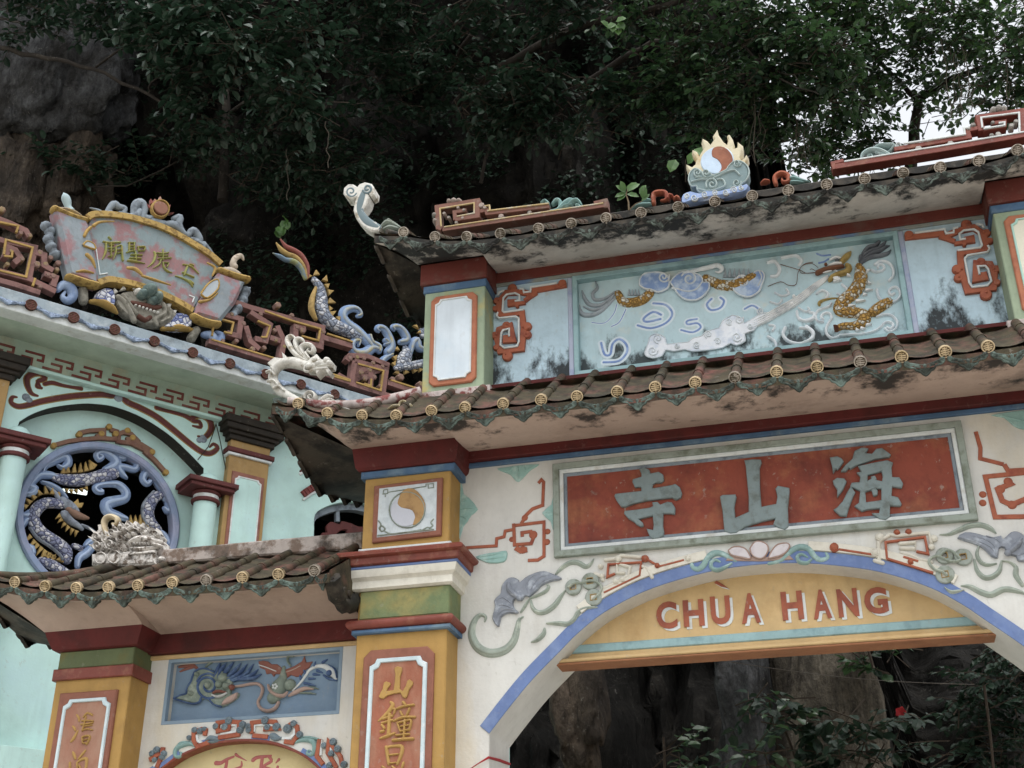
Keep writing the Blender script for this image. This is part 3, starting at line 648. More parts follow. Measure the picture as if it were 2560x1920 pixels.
leafm = mat('mint_leaf_relief', '#8fb9b2', '#a9c9c2', (11, .5, .65), grime=.2, gscale=9, fine=.15)
for pen, q, veins in ((K, [(92,390),(112,420),(122,480),(165,510),(230,595),(180,640),(150,690),(118,730),(92,820),(76,800),(85,600)], [[(90,600),(150,590),(215,595)], [(92,560),(130,530),(160,525)], [(92,650),(130,660),(150,680)]]), (K, [(380,285),(460,272),(560,258),(700,252),(640,290),(600,330),(545,385),(510,365),(480,330),(430,310)], [[(540,265),(545,320),(545,375)], [(500,270),(480,300),(450,300)], [(590,265),(600,300),(640,275)]]), (K, [(812,490),(795,560),(725,625),(790,690),(812,760)], [[(805,625),(770,625),(740,625)]]), (K, [(215,960),(300,935),(380,925),(450,915),(455,960),(430,1000),(330,1010),(260,990)], [[(240,965),(330,950),(430,930)], [(270,985),(350,975),(440,965)]]), (Pen('H', GP), [(1930,1380),(2040,1400),(2120,1470),(2200,1500),(2330,1500),(2330,1340),(2100,1350)], [[(2000,1385),(2150,1420),(2300,1450)]])):
    mb = MB(); pen.slab(mb, q, 0, .016, 0, .006, 2)
    for v in veins: pen.stroke(mb, v, [8, 12, 6], .012, .012)
    mb.obj('leaf_relief', leafm, gate)

# ---- lower piers (left in view, right one beyond the frame edge)
def lower_pier(mir):
    fx = (lambda x: x) if not mir else (lambda x: 2*XC-x)
    def bx(name, m, x0, x1, z0, z1, n1, par, n0=-.5, ch=.01):
        a, b = sorted((fx(x0), fx(x1))); return boxpart(name, m, par, GP, a, b, z0, z1, n0, n1, ch)
    Z = lambda y, n=.3: zz('J', 500, y, n)
    x0, x1 = -3.945, -3.16
    z_t = Z(848); p = bx('pier', yellow, x0, x1, 0, 6.0, .3, gate)
    bx('green_block', green, x0+.02, x1+.02, Z(757), Z(585), .32, p)
    bx('blue_fillet', navy, x0-.03, x1+.04, Z(848), Z(822), .35, p)
    mb = MB(); q = []
    zt0, zt1 = Z(820), Z(760)
    for i in range(9):
        a = -math.pi/2+math.pi*i/8; q.append((.325+.05*math.cos(a), (zt0+zt1)/2+(zt1-zt0)/2*math.sin(a)))
    def mould(mb, prof, xa, xb, base):                                  # a profile (n, z) run round front and both sides
        ra, rb = min(fx(xa), fx(xb)), max(fx(xa), fx(xb)); vs, fs = [], []
        for n, z in prof:
            d = n-base; vs += [GP.pt(ra-d, z, -.45), GP.pt(ra-d, z, n), GP.pt(rb+d, z, n), GP.pt(rb+d, z, -.45)]
        for i in range(len(prof)-1):
            for j in range(3): fs.append((4*i+j, 4*i+j+1, 4*i+5+j, 4*i+4+j))
        fs.append((0, 1, 2, 3)[::-1]); k = 4*(len(prof)-1); fs.append((k, k+1, k+2, k+3)); mb.add(vs, fs)
    mould(mb, q, x0, x1, .3); mb.obj('torus', redtrim, p, 40)
    mb = MB(); a, b = Z(585), Z(470)
    mould(mb, [(.33, a), (.355, a+.015), (.355, a+(b-a)*.45), (.37, a+(b-a)*.55), (.385, a+(b-a)*.62), (.40, a+(b-a)*.9), (.40, b)], x0, x1, .3); mb.obj('white_moulding', creamlo, p, 30)
    bx('blue_band', blue, x0-.10, x1+.105, Z(470), Z(425, .4), .402, p)
    mb = MB(); a, b = Z(425, .4), Z(338, .42)
    mould(mb, [(.41, a), (.425, a+.01), (.43, a+(b-a)*.5), (.445, a+(b-a)*.52), (.47, a+(b-a)*.62), (.475, a+(b-a)*.8), (.45, b)], x0, x1, .3); mb.obj('red_moulding', redtrim, p, 35)
    zb = b
    bx('white_fillet', white, x0-.02, x1+.02, zb, zz('J', 500, 318, .32), .325, p)
    bx('blue_cap', navy, x0-.03, x1+.045, 5.972, 6.037, .335, p)
    mb = MB(); mould(mb, [(.35, 6.038), (.37, 6.06), (.385, 6.14), (.40, 6.24)], x0, x1, .3); mb.obj('red_cornice', red, p, 30)
    # taiji panel
    pj, pd = Pen('J', GP, .3, XC if mir else None), Pen('D', GP, .3, XC if mir else None)
    q = [('D',1030,1582),('D',1620,1507),('J',938,245),('J',518,292)]
    t = simple('taiji_panel', framebr, p, lambda m: pj.slab(m, q, 0, .03, 0, .008))
    simple('panel_field', mat('panel_pale', '#c3ccd0', '#a9b6bd', (6, .5, .7), grime=.2, gscale=7), t, lambda m: pj.slab(m, [('D',1075,1605),('D',1575,1545),('J',910,218),('J',548,262)], .02, .035))
    def tj(m):
        pj.disc(m, 735, 95, 108, .03, .042, 0, .006, 28)
        pj.slab(m, [(705,-15),(690,15),(678,55),(700,80),(735,88),(768,100),(785,140),(770,188),(812,172),(842,120),(846,60),(822,8),(782,-30),(740,-36)], .04, .046, 1, .003, 2)
        pj.rim(m, spi(735, 95, 108, 108, 0, .99, 24), 9, .036, .014, 2, 1)
    simple('taiji', [mat('taiji_grey', '#b9bcc6', fine=.1), mat('taiji_tan', '#a8834e', '#8f6c40', (9, .5, .65), fine=.2), greyg], t, tj)
    def deco(m):
        for a in ([(565,205),(580,225),(600,210),(580,190),(565,205)], [(560,160),(575,180),(570,205)], [(600,225),(640,240),(690,235)], [(870,205),(890,190),(880,170),(895,150)], [(830,215),(860,200),(885,210)], [(700,235),(760,225),(820,215)], [(555,250),(720,232),(895,212)]): pj.stroke(m, a, 10, .034, .010)
        for a in ([(1115,1620),(1150,1615),(1150,1650),(1110,1655),(1115,1620)], [(1150,1640),(1480,1590),(1480,1570),(1545,1565),(1545,1600),(1500,1605),(1500,1570)], [(1130,1650),(1130,1680)]): pd.band(m, a, 9, .034, .042)
    simple('panel_lines', greyg, t, deco)
    # lower inscription panel
    S = Pen('S', GP, .3, XC if mir else None)
    xa, xb, zt = uu('S', 30, 800, .3), uu('S', 955, 800, .3), zz('S', 500, 118, .3)
    if mir: xa, xb = sorted((fx(xa), fx(xb)))
    f = simple('inscription_frame', framebr, p, lambda m: m.poly(GP, notched(xa, xb, 1.2, zt, .06, 'cut'), .28, .33, 0, .01))
    ya, yb, yz = uu('S', 118, 600, .33), uu('S', 866, 600, .33), zz('S', 500, 228, .33)
    if mir: ya, yb = sorted((fx(ya), fx(yb)))
    simple('inscription_field', orange, f, lambda m: m.poly(GP, notched(ya+.015, yb-.015, 1.32, yz-.015, .055), .32, .334, 0, .002))
    simple('white_border', mat('border_pale_blue', '#bcd0d6', '#d3dadc', (7, .5, .7), fine=.1), f, lambda m: m.poly(GP, notched(ya, yb, 1.3, yz, .06), .32, .348, 0, .007, holes=[notched(ya+.035, yb-.035, 1.335, yz-.035, .06)]))
    if mir: return
    S = Pen('S', GP, .334)
    def strokes(specs, polys=(), t=.016):
        mb = MB()
        for i, q in enumerate(polys): S.slab(mb, q, 0, t+.0005*i, 0, .004)
        for i, (q, w) in enumerate(specs): S.stroke(mb, q, w, 0, t+.0006*i)
        return mb.obj('character', yellow, f)
    strokes([], [[(450,370),(490,345),(550,360),(550,400),(525,480),(520,640),(560,665),(600,600),(620,530),(650,515),(690,545),(690,580),(640,650),(615,740),(590,760),(560,745),(530,690),(450,700),(360,725),(310,765),(270,760),(250,740),(265,700),(300,640),(315,560),(345,540),(400,560),(400,585),(365,630),(355,665),(440,655),(455,560),(465,450)]])
    strokes([([(395,805),(425,840),(390,910),(330,975),(240,1050)], [34,56,60,50,24]), ([(410,890),(455,900),(440,960)], [30,40,30]), ([(300,1025),(360,1005),(425,985)], 36), ([(285,1080),(350,1060),(425,1040)], 34), ([(385,960),(378,1100),(370,1230)], 52), ([(285,1100),(320,1150)], 36), ([(270,1190),(310,1180)], 40), ([(260,1278),(350,1248),(450,1210)], [30,46,34]),
     ([(560,805),(590,845)], 40), ([(485,892),(570,862),(700,842)], 36), ([(525,930),(555,985)], 34), ([(645,890),(610,975)], 36), ([(440,1052),(560,1005),(715,1000)], [34,44,36]), ([(490,1085),(530,1190)], 32), ([(490,1080),(580,1055),(665,1045),(640,1170)], 34), ([(530,1125),(645,1105)], 26), ([(530,1185),(640,1165)], 30), ([(585,1040),(572,1295)], 38), ([(470,1238),(640,1222)], 32), ([(430,1302),(560,1288),(690,1282)], 44)])
    strokes([([(340,1385),(358,1500),(375,1610)], 46), ([(345,1392),(440,1375),(545,1385),(530,1500),(485,1612)], [38,40,52,52,40]), ([(385,1492),(495,1480)], 28), ([(385,1600),(470,1590)], 26), ([(565,1590),(545,1670)], 36), ([(290,1640),(330,1670)], 32), ([(420,1640),(460,1680)], 34)])
lower_pier(False); lower_pier(True)

# ---- upper storey
uw = simple('upper_wall', sky_bl, gate, lambda m: m.poly(GP, [(-2.9, 6.3), (2*XC+2.9, 6.3), (2*XC+2.9, 8.2), (-2.9, 8.2)], -.6, 0, 0, .002, holes=[[(-2.061, 6.936), (.783, 6.936), (.783, 7.898), (-2.061, 7.898)]]))
boxpart('red_fillet', red, uw, GP, -2.868, 2*XC+2.868, 6.84, 6.885, -.1, .07)
ub = boxpart('red_cornice', mat('faded_red_band', '#6a2c22', '#7d5a50', (3, .52, .72), grime=.4, gscale=3), uw, GP, -2.868, 2*XC+2.868, 7.985, 8.10, -.1, .025)
boxpart('grey_band', mat('faded_blue_band', '#8a8f88', '#5f7da6', (3.2, .5, .6), grime=.3, fine=.3), uw, GP, -2.867, 2*XC+2.867, 7.945, 7.984, -.1, .02)
stripm = mat('violet_strip', '#a7b0c6', '#8d9bbd', (5, .5, .65), fine=.2)
xa, xb = uu('G', 487, 600), uu('G', 533, 600)
for s in (0, 1):
    a, b = sorted((xa, xb) if not s else (2*XC-xa, 2*XC-xb)); boxpart('vertical_strip', stripm, uw, GP, a, b, 6.89, 7.94, -.02, .012)
pn = boxpart('dragon_panel', skypan, gate, GP, -2.10, .82, 6.90, 7.93, -.2, -.055)
simple('panel_frame', cyan, pn, lambda m: frame_rect(m, GP, -2.106, .828, 6.893, 7.942, .046, -.06, .028))
# dragon relief on the panel
nX = -.055
X, Gn, Hn, En = Pen('X', GP, nX), Pen('G', GP, nX), Pen('H', GP, nX), Pen('E', GP, nX)
swirl_b, swirl_w = mat('painted_swirl_blue', '#7290c8', '#93abd4', (9, .5, .65), fine=.2), mat('painted_swirl_white', '#cfdde6', fine=.15)
mb = MB()
for i, (q, w) in enumerate([([(1085,600),(1200,625),(1330,580),(1385,500),(1330,425),(1220,410)], 22), ([(1290,510),(1220,485),(1140,540),(1165,570),(1285,545)], 24), ([(1460,640),(1560,660),(1630,620),(1600,582),(1520,592),(1515,562),(1600,545)], 20), ([(770,750),(800,850),(850,850),(870,760),(930,720),(990,770),(990,840),(920,910),(790,920)], 24), ([(1725,370),(1685,420),(1720,468),(1800,450),(1832,392),(1800,360)], 22), ([(2010,460),(2070,430),(2120,450),(2140,485)], 20), ([(860,610),(930,570),(985,460)], 10), ([(690,575),(800,580),(880,500),(905,420)], 8)]):
    mb = MB(); Gn.stroke(mb, q, w*2.5, 0, .0030+.0001*i, 1); Gn.stroke(mb, q, w, 0, .0062+.0001*i, 0); mb.obj('painted_swirl', [swirl_b, swirl_w], pn)
for i, (q, w) in enumerate([([(250,320),(330,350),(450,340)], 30), ([(280,460),(360,440),(420,400)], 30)]): mb = MB(); X.stroke(mb, q, w, 0, .0065, 0); mb.obj('painted_swirl', [swirl_b, swirl_w], pn)
drm = [scales, mat('dragon_white', '#e6e8e8', '#c5cace', (12, .5, .65), fine=.2), mat('dragon_ochre', '#a98f4a', '#8d7436', (11, .5, .65), fine=.2), mat('dragon_brown', '#7a4f38', fine=.25), dgrey, mat('grey_hair', '#9aa4ac', '#7e8990', (11, .5, .65), fine=.2)]
mb = MB()
X.stroke(mb, [(870,510),(900,620),(885,760),(800,900),(680,1000),(590,1090),(590,1170),(690,1200),(820,1205),(930,1240),(955,1300),(895,1370),(780,1400),(640,1400),(540,1440)], [110,185,205,205,190,175,170,165,165,185,185,150,120,110,90], 0, .085, 0)
X.stroke(mb, [(1060,1210),(1180,1120),(1320,1040)], [150,170,150], 0, .06, 0)
mb2 = MB(); mb3 = MB()
Gn.stroke(mb2, [(915,320),(960,395),(1050,405),(1140,375),(1195,320)], [60,82,90,90,80], 0, .05, 0)
Gn.stroke(mb3, [(1670,190),(1780,245),(1880,260),(1980,235),(2090,180)], [70,95,100,95,80], 0, .055, 0)
for x, y, a, b in ((990,600,1050,570),(1010,760,1060,785),(975,880,1085,870),(940,940,1000,945),(830,1040,975,1030),(720,1110,830,1105),(980,1390,1070,1385),(900,1440,980,1450),(830,1460,890,1475),(700,650,760,670),(500,740,620,735)):
    X.slab(mb, [(x, y-22), (a, b), (x-8, y+22)], 0, .035, 1, .004)
for x in range(1010, 1120, 28): Gn.slab(mb2, [(x-10, 345), (x+4, 290), (x+14, 345)], 0, .02, 5, .003)
for x in range(1840, 2060, 40): Gn.slab(mb3, [(x-16, 190), (x+6, 110), (x+20, 190)], 0, .02, 5, .003)
X.stroke(mb, [(640,535),(500,560),(370,590),(255,640)], [50,60,66,70], .02, .06, 3)
X.stroke(mb, [(440,735),(480,690),(570,650),(680,615),(730,550),(690,505)], [60,76,80,84,90,60], .01, .065, 2)
X.stroke(mb, [(600,480),(660,410),(720,350),(755,300)], [70,95,80,20], .01, .05, 2)
X.stroke(mb, [(450,430),(530,400),(610,410)], [30,44,30], .02, .03, 1); X.stroke(mb, [(430,530),(520,500),(610,500)], [30,40,40], .03, .035, 1)
X.dome(mb, 550, 455, 30, .03, .035, 4); X.dome(mb, 385, 510, 26, .03, .03, 3)
X.stroke(mb, [(350,650),(410,635),(470,620)], [14,22,14], .05, .02, 1); X.slab(mb, [(480,700),(560,690),(615,740),(520,745)], .01, .05, 1)
for q in ([(880,500),(960,430),(1060,385),(1190,365),(1300,330),(1345,270)], [(890,470),(960,400),(1060,330),(1180,290),(1260,240),(1330,210)], [(900,430),(960,350),(1060,290),(1160,260),(1230,200),(1280,140)], [(905,390),(950,310),(1020,240),(1100,220),(1160,170),(1205,95)], [(880,440),(900,380),(905,345)]): X.stroke(mb, q, [30,56,60,60,50,14], .005, .045, 4)
for q, w in (([(890,312),(800,372),(720,382),(698,330),(738,280),(720,222)], [18,26,30,30,26,12]), ([(885,335),(780,420),(680,425),(630,370),(605,300)], [20,32,38,34,14]), ([(890,365),(780,470),(690,512),(605,502),(580,425)], [20,36,44,42,14]), ([(880,345),(800,440),(700,470),(620,440)], [14,24,26,14])): Gn.stroke(mb2, q, w, 0, .03, 5)
mb2.obj('dragon_tail', drm, pn); mb3.obj('dragon_coil', drm, pn)
X.stroke(mb, [(580,985),(470,990),(350,1020),(285,1060),(290,1090)], [14,24,34,46,40], 0, .04, 2)
for k in range(4): X.stroke(mb, [(500+k*6, 1420+k*28), (540+k*4, 1430+k*24), (570, 1440+k*18)], [14,20,14], .03, .04, 3)
for q in ([(250,600),(180,560),(150,570)], [(250,610),(120,620),(20,620),(0,560),(60,500),(180,480),(270,540)], [('H',420,150),('H',330,155),('H',280,130),('H',180,100),('H',110,80)], [('H',390,60),('H',310,80),('H',260,150),('H',245,250),('H',180,260),('H',110,230),('H',0,270)]): X.stroke(mb, q, 5 if len(q[0]) == 2 else 4, .012, .008, 3)
mb.obj('dragon', drm, pn)
mb = MB()
for i, d in enumerate((-24, -9, 6, 21)): Hn.stroke(mb, [(520+d*.2, 185+d*.5), (400+d*.4, 275+d*.8), (250+d*.5, 395+d), (100+d*.5, 480+d*1.1), (-40+d*.3, 560+d*1.1), (-160, 610+d*1.2)], [10,16,18,18,18,10], 0, .035+.001*i, 0)
for x, y, r in ((225,360,16),(205,425,22)): Hn.dome(mb, x, y, r, .02, .03)
mb.obj('breath', drm[1], pn)
mb = MB()                                                          # clouds: slab, rim and curl
cl_b, cl_w = mat('cloud_panel_blue', '#7d9ccf', '#b6c9de', (6, .46, .6), fine=.15), mat('cloud_rim_white', '#dde4e8', '#bfcbd6', (9, .5, .65), fine=.2)
for q in ([(1105,262),(1110,210),(1150,165),(1240,152),(1330,168),(1362,230),(1345,290),(1270,322),(1205,300),(1150,292)], [(1370,240),(1420,180),(1480,150),(1560,155),(1640,190),(1652,240),(1700,242),(1705,292),(1660,352),(1590,392),(1500,385),(1440,340),(1400,280)], [(1910,280),(1920,222),(1970,190),(2030,202),(2080,190),(2100,150),(2150,140),(2182,180),(2160,260),(2130,322),(2060,362),(1990,355),(1930,320)]):
    Gn.slab(mb, q, 0, .03, 0, .01, 2); Gn.rim(mb, q, 15, .02, .018, 1)
for q, w in ((spi(1535,210,70,8,200,1.6,16), 18), (spi(1995,235,60,8,180,1.6,16), 18), (spi(1315,195,52,8,-20,1.5,14), 16), ([(1385,290),(1440,300),(1520,320),(1600,300),(1645,240)], 16), ([(1490,165),(1600,132),(1700,110),(1780,92),(1815,118),(1795,150),(1762,146)], [20,40,46,46,40,26,14]), ([(2140,150),(2160,200),(2130,270)], 14)): Gn.stroke(mb, q, w, .02, .024, 1)
for q, w in (([(1060,570),(1130,600),(1220,580),(1250,530),(1210,490),(1160,505),(1155,540)], 42), ([(1110,490),(1200,440),(1320,470),(1382,560),(1380,660),(1320,730)], 48), ([(1140,860),(1170,980),(1260,1040),(1400,1040),(1480,970),(1482,880),(1430,828),(1360,838),(1318,890),(1350,940),(1400,920)], 44), ([(580,1540),(750,1532),(950,1520),(1120,1470),(1210,1400),(1265,1348),(1350,1350),(1382,1400),(1335,1442),(1290,1425)], 40), ([(1255,1440),(1330,1492),(1420,1440),(1442,1340),(1370,1252),(1260,1232),(1140,1265)], 40), ([(570,1560),(480,1582),(400,1520),(390,1430),(440,1330),(472,1270),(430,1210),(350,1220),(310,1270),(345,1300)], 42), ([(345,1342),(270,1330),(230,1260),(260,1180),(350,1140),(430,1110),(462,1060)], 38), ([(-20,1300),(100,1330),(210,1290)], 40), ([(-20,1130),(80,1190),(145,1165),(120,1130)], 32), ([(0,1430),(120,1440),(190,1510),(180,1590),(60,1640)], 44)): X.stroke(mb, q, w, 0, .03, 1)
for q, w in (([(420,330),(470,300),(520,330),(500,370)], 24), ([(640,250),(690,300),(660,350),(600,330)], 24), ([(560,120),(620,160),(600,210)], 20), ([(60,320),(120,350),(180,330),(160,290)], 22), ([(20,400),(90,420),(120,380)], 20), ([(640,480),(700,500),(730,460)], 22), ([(250,480),(260,530),(310,560),(380,540),(400,500),(360,490)], 26), ([(150,620),(130,680),(180,740),(280,760),(370,720),(390,660),(330,610)], 30), ([(10,600),(60,610),(40,650)], 22), ([(0,700),(60,740),(70,790)], 26), ([(120,20),(240,0),(290,40),(270,80)], 30), ([(0,60),(60,50),(100,110),(80,170),(30,180)], 34)): Hn.stroke(mb, q, w, 0, .026, 1)
q = [(1150,840),(1180,760),(1200,700),(1260,680),(1330,720),(1340,770),(1440,760),(1530,750),(1560,720),(1640,700),(1680,660),(1790,630),(1820,570),(1910,520),(2000,550),(2010,590),(2130,520),(2230,495),(2230,565),(2130,600),(2090,650),(2010,680),(2020,740),(1940,780),(1890,760),(1820,800),(1700,820),(1560,832),(1500,815),(1400,830),(1330,820),(1300,870),(1220,890),(1160,870)]
Gn.slab(mb, q, 0, .022, 2, .008); Gn.rim(mb, q, 9, .012, .014, 1, 2)
for x, y, r, a in ((1265,725,42,90),(1220,830,45,0),(1700,690,34,120),(1965,560,40,-30),(1880,580,30,60),(1945,710,44,30),(2060,620,26,0),(1780,750,30,200),(1600,780,32,60),(2150,490,30,100),(1430,790,22,0)): Gn.stroke(mb, spi(x, y, r, 5, a, 1.5, 12), 12, .018, .018, 1)
mb.obj('cloud_relief', [cl_b, cl_w, mat('cloud_white', '#e0e5ec', '#c4d0e0', (7, .5, .65), fine=.15)], pn)
# S-shaped frets either side of the panel
for mir in (None, XC):
    Wp = Pen('W', GP, 0, mir); mb = MB()
    Wp.band(mb, [(128,218),(720,155)], 85, 0, .030); Wp.band(mb, [(640,200),(760,235),(870,275)], 70, 0, .031); Wp.band(mb, [(860,310),(1140,272),(1130,215),(1010,240)], 60, 0, .032)
    Wp.band(mb, [(740,200),(900,125),(1150,70),(1300,170),(1325,385),(950,450),(965,700),(1060,1015),(1440,965),(1455,760),(1390,615),(1190,600),(1180,840),(1310,815),(1290,735)], 95, 0, .033)
    for i, (x, y, r) in enumerate(((1040,25,78),(1340,150,62),(1385,270,56),(905,690,78),(925,820,70),(1255,580,66),(1480,690,66),(1490,890,56),(1330,1070,88),(190,180,66),(1010,330,30))): Wp.disc(mb, x, y, r, 0, .0345+.0006*i, 0, .01, 12)
    for x, y, r in ((880,735,18),(970,700,18),(935,815,16),(1340,1045,20),(1300,160,18),(1440,700,18),(1230,590,16),(1060,40,20)): Wp.dome(mb, x, y, r, .036, .014)
    fr = mb.obj('fret_relief', brick, uw)
    mb = MB()
    for i, q in enumerate(([(275,165),(715,108),(740,175),(850,160),(855,98),(915,84)], [(1030,250),(950,265),(935,182),(1000,130),(1150,112),(1215,152),(1270,350),(1245,382),(910,425)], [(1355,350),(1385,400),(1350,450),(1060,497),(1015,548),(1050,720),(1080,900),(1130,970),(1350,945),(1410,880),(1360,700),(1320,655),(1210,660),(1235,780)], [(1180,35),(1270,45),(1300,90)])): Wp.band(mb, q, 28, .03, .046+.0005*i)
    mb.obj('white_line', white, fr)
# upper piers
for mir in (False, True):
    fx = (lambda x: x) if not mir else (lambda x: 2*XC-x)
    def bx(name, m, x0, x1, z0, z1, n1, par, n0=-.55, ch=.008):
        a, b = sorted((fx(x0), fx(x1))); return boxpart(name, m, par, GP, a, b, z0, z1, n0, n1, ch)
    p = bx('upper_pier', mat('pier_sage_green', '#8fa084', '#b3a45a', (2.2, .56, .7), grime=.3, gcol='#5d6f5a', gscale=4), -3.45, -2.87, 6.3, 7.80, .3, gate)
    bx('blue_cap', navy, -3.465, -2.855, 7.795, 7.872, .315, p)
    bx('red_cornice', ub.data.materials[0], -3.49, -2.84, 7.873, 8.095, .345, p)
    bx('base_strip', rwhite, -3.50, -2.80, 6.655, 6.745, .345, p)
    xa, xb = uu('B', 1512, 1300, .3), uu('B', 1912, 1300, .3); za, zb = zz('D', 1700, 700, .3), zz('B', 1700, 1032, .3)
    a, b = sorted((fx(xa), fx(xb)))
    f = simple('panel_frame', mat('pier_orange', '#b06a48', '#96533a', (6, .5, .68), fine=.15), p, lambda m: m.poly(GP, notched(a, b, za, zb, .045, 'cut'), .28, .325, 0, .01))
    w = .045
    simple('pale_panel', pblue if not mir else mat('cream_panel', '#d8d4c0', fine=.08), f, lambda m: m.poly(GP, notched(a+w+.012, b-w-.012, za+w+.012, zb-w-.012, .05), .32, .328, 0, .002))
    simple('white_border', white if not mir else mat('mint_border', '#a3cdc0', fine=.1), f, lambda m: m.poly(GP, notched(a+w, b-w, za+w, zb-w, .05), .32, .339, 0, .005, holes=[notched(a+w+.016, b-w-.016, za+w+.016, zb-w-.016, .05)]))

# ---- roofs of the gate
def rescale(lst, Ye): s = Ye/9.4; return [(x*s, 1.6+(z-1.6)*s) for x, z in lst]
lowd = [(-4.499,6.636),(-4.21,6.505),(-3.88,6.441),(-3.564,6.401),(-3.243,6.407),(-2.941,6.400),(-2.604,6.392),(-2.272,6.385),(-1.962,6.378),(-1.622,6.376),(-1.304,6.376),(-.974,6.376),(-.651,6.38),(-.316,6.385),(.004,6.386),(.34,6.385),(.657,6.386),(.986,6.386),(1.305,6.386)]
YE = 9.15; lo = rescale(lowd, YE)
lo += [(2*XC-x, z) for x, z in lo[::-1] if 2*XC-x > lo[-1][0]+.2]
t0 = P3('D', 165, 862, YE); tipl = (t0.x-.02, YE-.02, t0.z); tipr = (2*XC-tipl[0], YE-.02, tipl[2])
hl = (-3.46, 9.66, 6.70)
def low_top(e):
    xl, xr = -3.46, 2*XC+3.46; x = e.x
    if x < -3.42: s = (x-tipl[0])/(xl-tipl[0]); return (x, YE+(hl[1]-YE)*max(0, s), e.z+(hl[2]-e.z)*max(0, s)+.02)
    if x > 2*XC+3.42: s = (tipr[0]-x)/(tipr[0]-xr); return (x, YE+(hl[1]-YE)*max(0, s), e.z+(hl[2]-e.z)*max(0, s)+.02)
    if x < -2.86 or x > 2*XC+2.86: return (x, 9.66, 6.70)
    return (x, 9.95, 6.865)
INN = [(-4.045, 9.60), (-3.06, 9.60), (-3.06, 9.915), (2*XC+3.06, 9.915), (2*XC+3.06, 9.60), (2*XC+4.045, 9.60)]
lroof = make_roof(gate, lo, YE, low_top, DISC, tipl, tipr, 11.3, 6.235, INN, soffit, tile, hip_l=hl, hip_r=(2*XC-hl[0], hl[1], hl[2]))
def hip_bar(a, b, m, parent, r=.055, sag=.08):
    mb = MB(); pts = [Vector(a).lerp(Vector(b), i/8) for i in range(9)]
    for i, p in enumerate(pts): p.z -= sag*math.sin(math.pi*i/8)
    mb.tube(pts, [r*(1-.35*i/8) for i in range(9)], 8); return mb.obj('hip_ridge', m, parent, 60)
hip_bar((hl[0]+.02, hl[1]-.02, hl[2]+.04), (tipl[0]+.12, tipl[1]+.05, tipl[2]+.03), rwhite, lroof)
hip_bar((2*XC-hl[0], hl[1]-.02, hl[2]+.04), (tipr[0]-.12, tipr[1]+.05, tipr[2]+.03), rwhite, lroof)
upd = [(-3.575,8.301),(-3.262,8.196),(-2.956,8.143),(-2.635,8.122),(-2.279,8.115),(-1.975,8.115),(-1.657,8.116),(-1.342,8.118),(-1.011,8.118),(-.688,8.117),(-.364,8.118),(-.055,8.118),(.269,8.119),(.585,8.119),(.901,8.12),(1.203,8.12),(1.513,8.127),(1.827,8.175)]
YU = 9.3; up = rescale(upd, YU); up += [(2*XC-x, z) for x, z in up[::-1] if 2*XC-x > up[-1][0]+.2]
t0 = P3('B', 1030, 505, YU); utl = (t0.x, YU-.02, t0.z); utr = (2*XC-utl[0], YU-.02, utl[2])
UH = (-3.1, 9.92, 8.46)
def up_top(e):
    if e.x < UH[0]: s = (e.x-utl[0])/(UH[0]-utl[0]); return (e.x, YU+(UH[1]-YU)*s, e.z+(UH[2]-e.z)*s)
    if e.x > 2*XC-UH[0]: s = (utr[0]-e.x)/(UH[0]-utl[0]); return (e.x, YU+(UH[1]-YU)*s, e.z+(UH[2]-e.z)*s)
    return (e.x, UH[1], UH[2])
INU = [(-3.51, 9.635), (-2.82, 9.635), (-2.82, 9.975), (2*XC+2.82, 9.975), (2*XC+2.82, 9.635), (2*XC+3.51, 9.635)]
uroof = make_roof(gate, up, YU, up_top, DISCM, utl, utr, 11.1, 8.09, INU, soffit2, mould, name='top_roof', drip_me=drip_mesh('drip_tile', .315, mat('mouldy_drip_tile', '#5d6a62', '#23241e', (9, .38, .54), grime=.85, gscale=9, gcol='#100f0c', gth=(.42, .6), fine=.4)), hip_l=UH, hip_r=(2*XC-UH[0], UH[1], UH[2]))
mb = MB(); mb.box(GP, -3.35, 2*XC+3.35, 8.36, 8.60, -.2, .02, 0, .02); mb.obj('ridge', mould, uroof)
hip_bar((-3.2, 9.95, 8.47), (utl[0]+.1, utl[1]+.05, utl[2]+.03), mould, uroof, .05, .04)
# ================================================================== SIDE GATE (left wing)
wing = empty('side_gate', (-5.3, 10, 0), 'low side gate with yellow pier, red tiled roof and blue relief panel', 'gate')
U = Pen('U', GP)
AR = U.uv([(-60,1560),(120,1416),(300,1290),(500,1200),(700,1140),(900,1115),(1100,1110),(1300,1130),(1500,1190),(1700,1290),(1850,1416),(1960,1560)])
AR = catmull([(AR[0][0]-.06, 3.0)]+AR+[(AR[-1][0]+.06, 3.0)], 4)
wx0, wx1, wz0, wz1 = -5.80, -4.21, 4.04, 4.555
simple('wall', cream, wing, lambda m: m.poly(GP, [(-6.74, 0), (AR[0][0], 0)]+AR+[(AR[-1][0], 0), (-3.9, 0), (-3.9, 4.72), (-6.74, 4.72)], -.6, 0, 0, .004, holes=[[(wx0, wz0), (wx1, wz0), (wx1, wz1), (wx0, wz1)]]))
wt = simple('arch_panel', mat('pale_yellow_plaster', '#cdbc86', '#bca870', (2, .5, .75), fine=.1), wing, lambda m: m.poly(GP, [(AR[0][0]-.02, 0)]+[(x, z+.02) for x, z in AR]+[(AR[-1][0]+.02, 0)], -.5, -.12, 0, .002))
simple('arch_edge', redtrim, wing, lambda m: m.band(GP, AR, .022, -.1, .012))
for a, b in ((0, 13), (15, 23), (26, 33), (37, 50)):
    q = [(p[0], p[1]+.03) for p in AR[a+2:b]]
    if len(q) > 2: simple('arch_band', blue, wing, lambda m: m.band(GP, q, .045, -.01, .008, ch=.002))
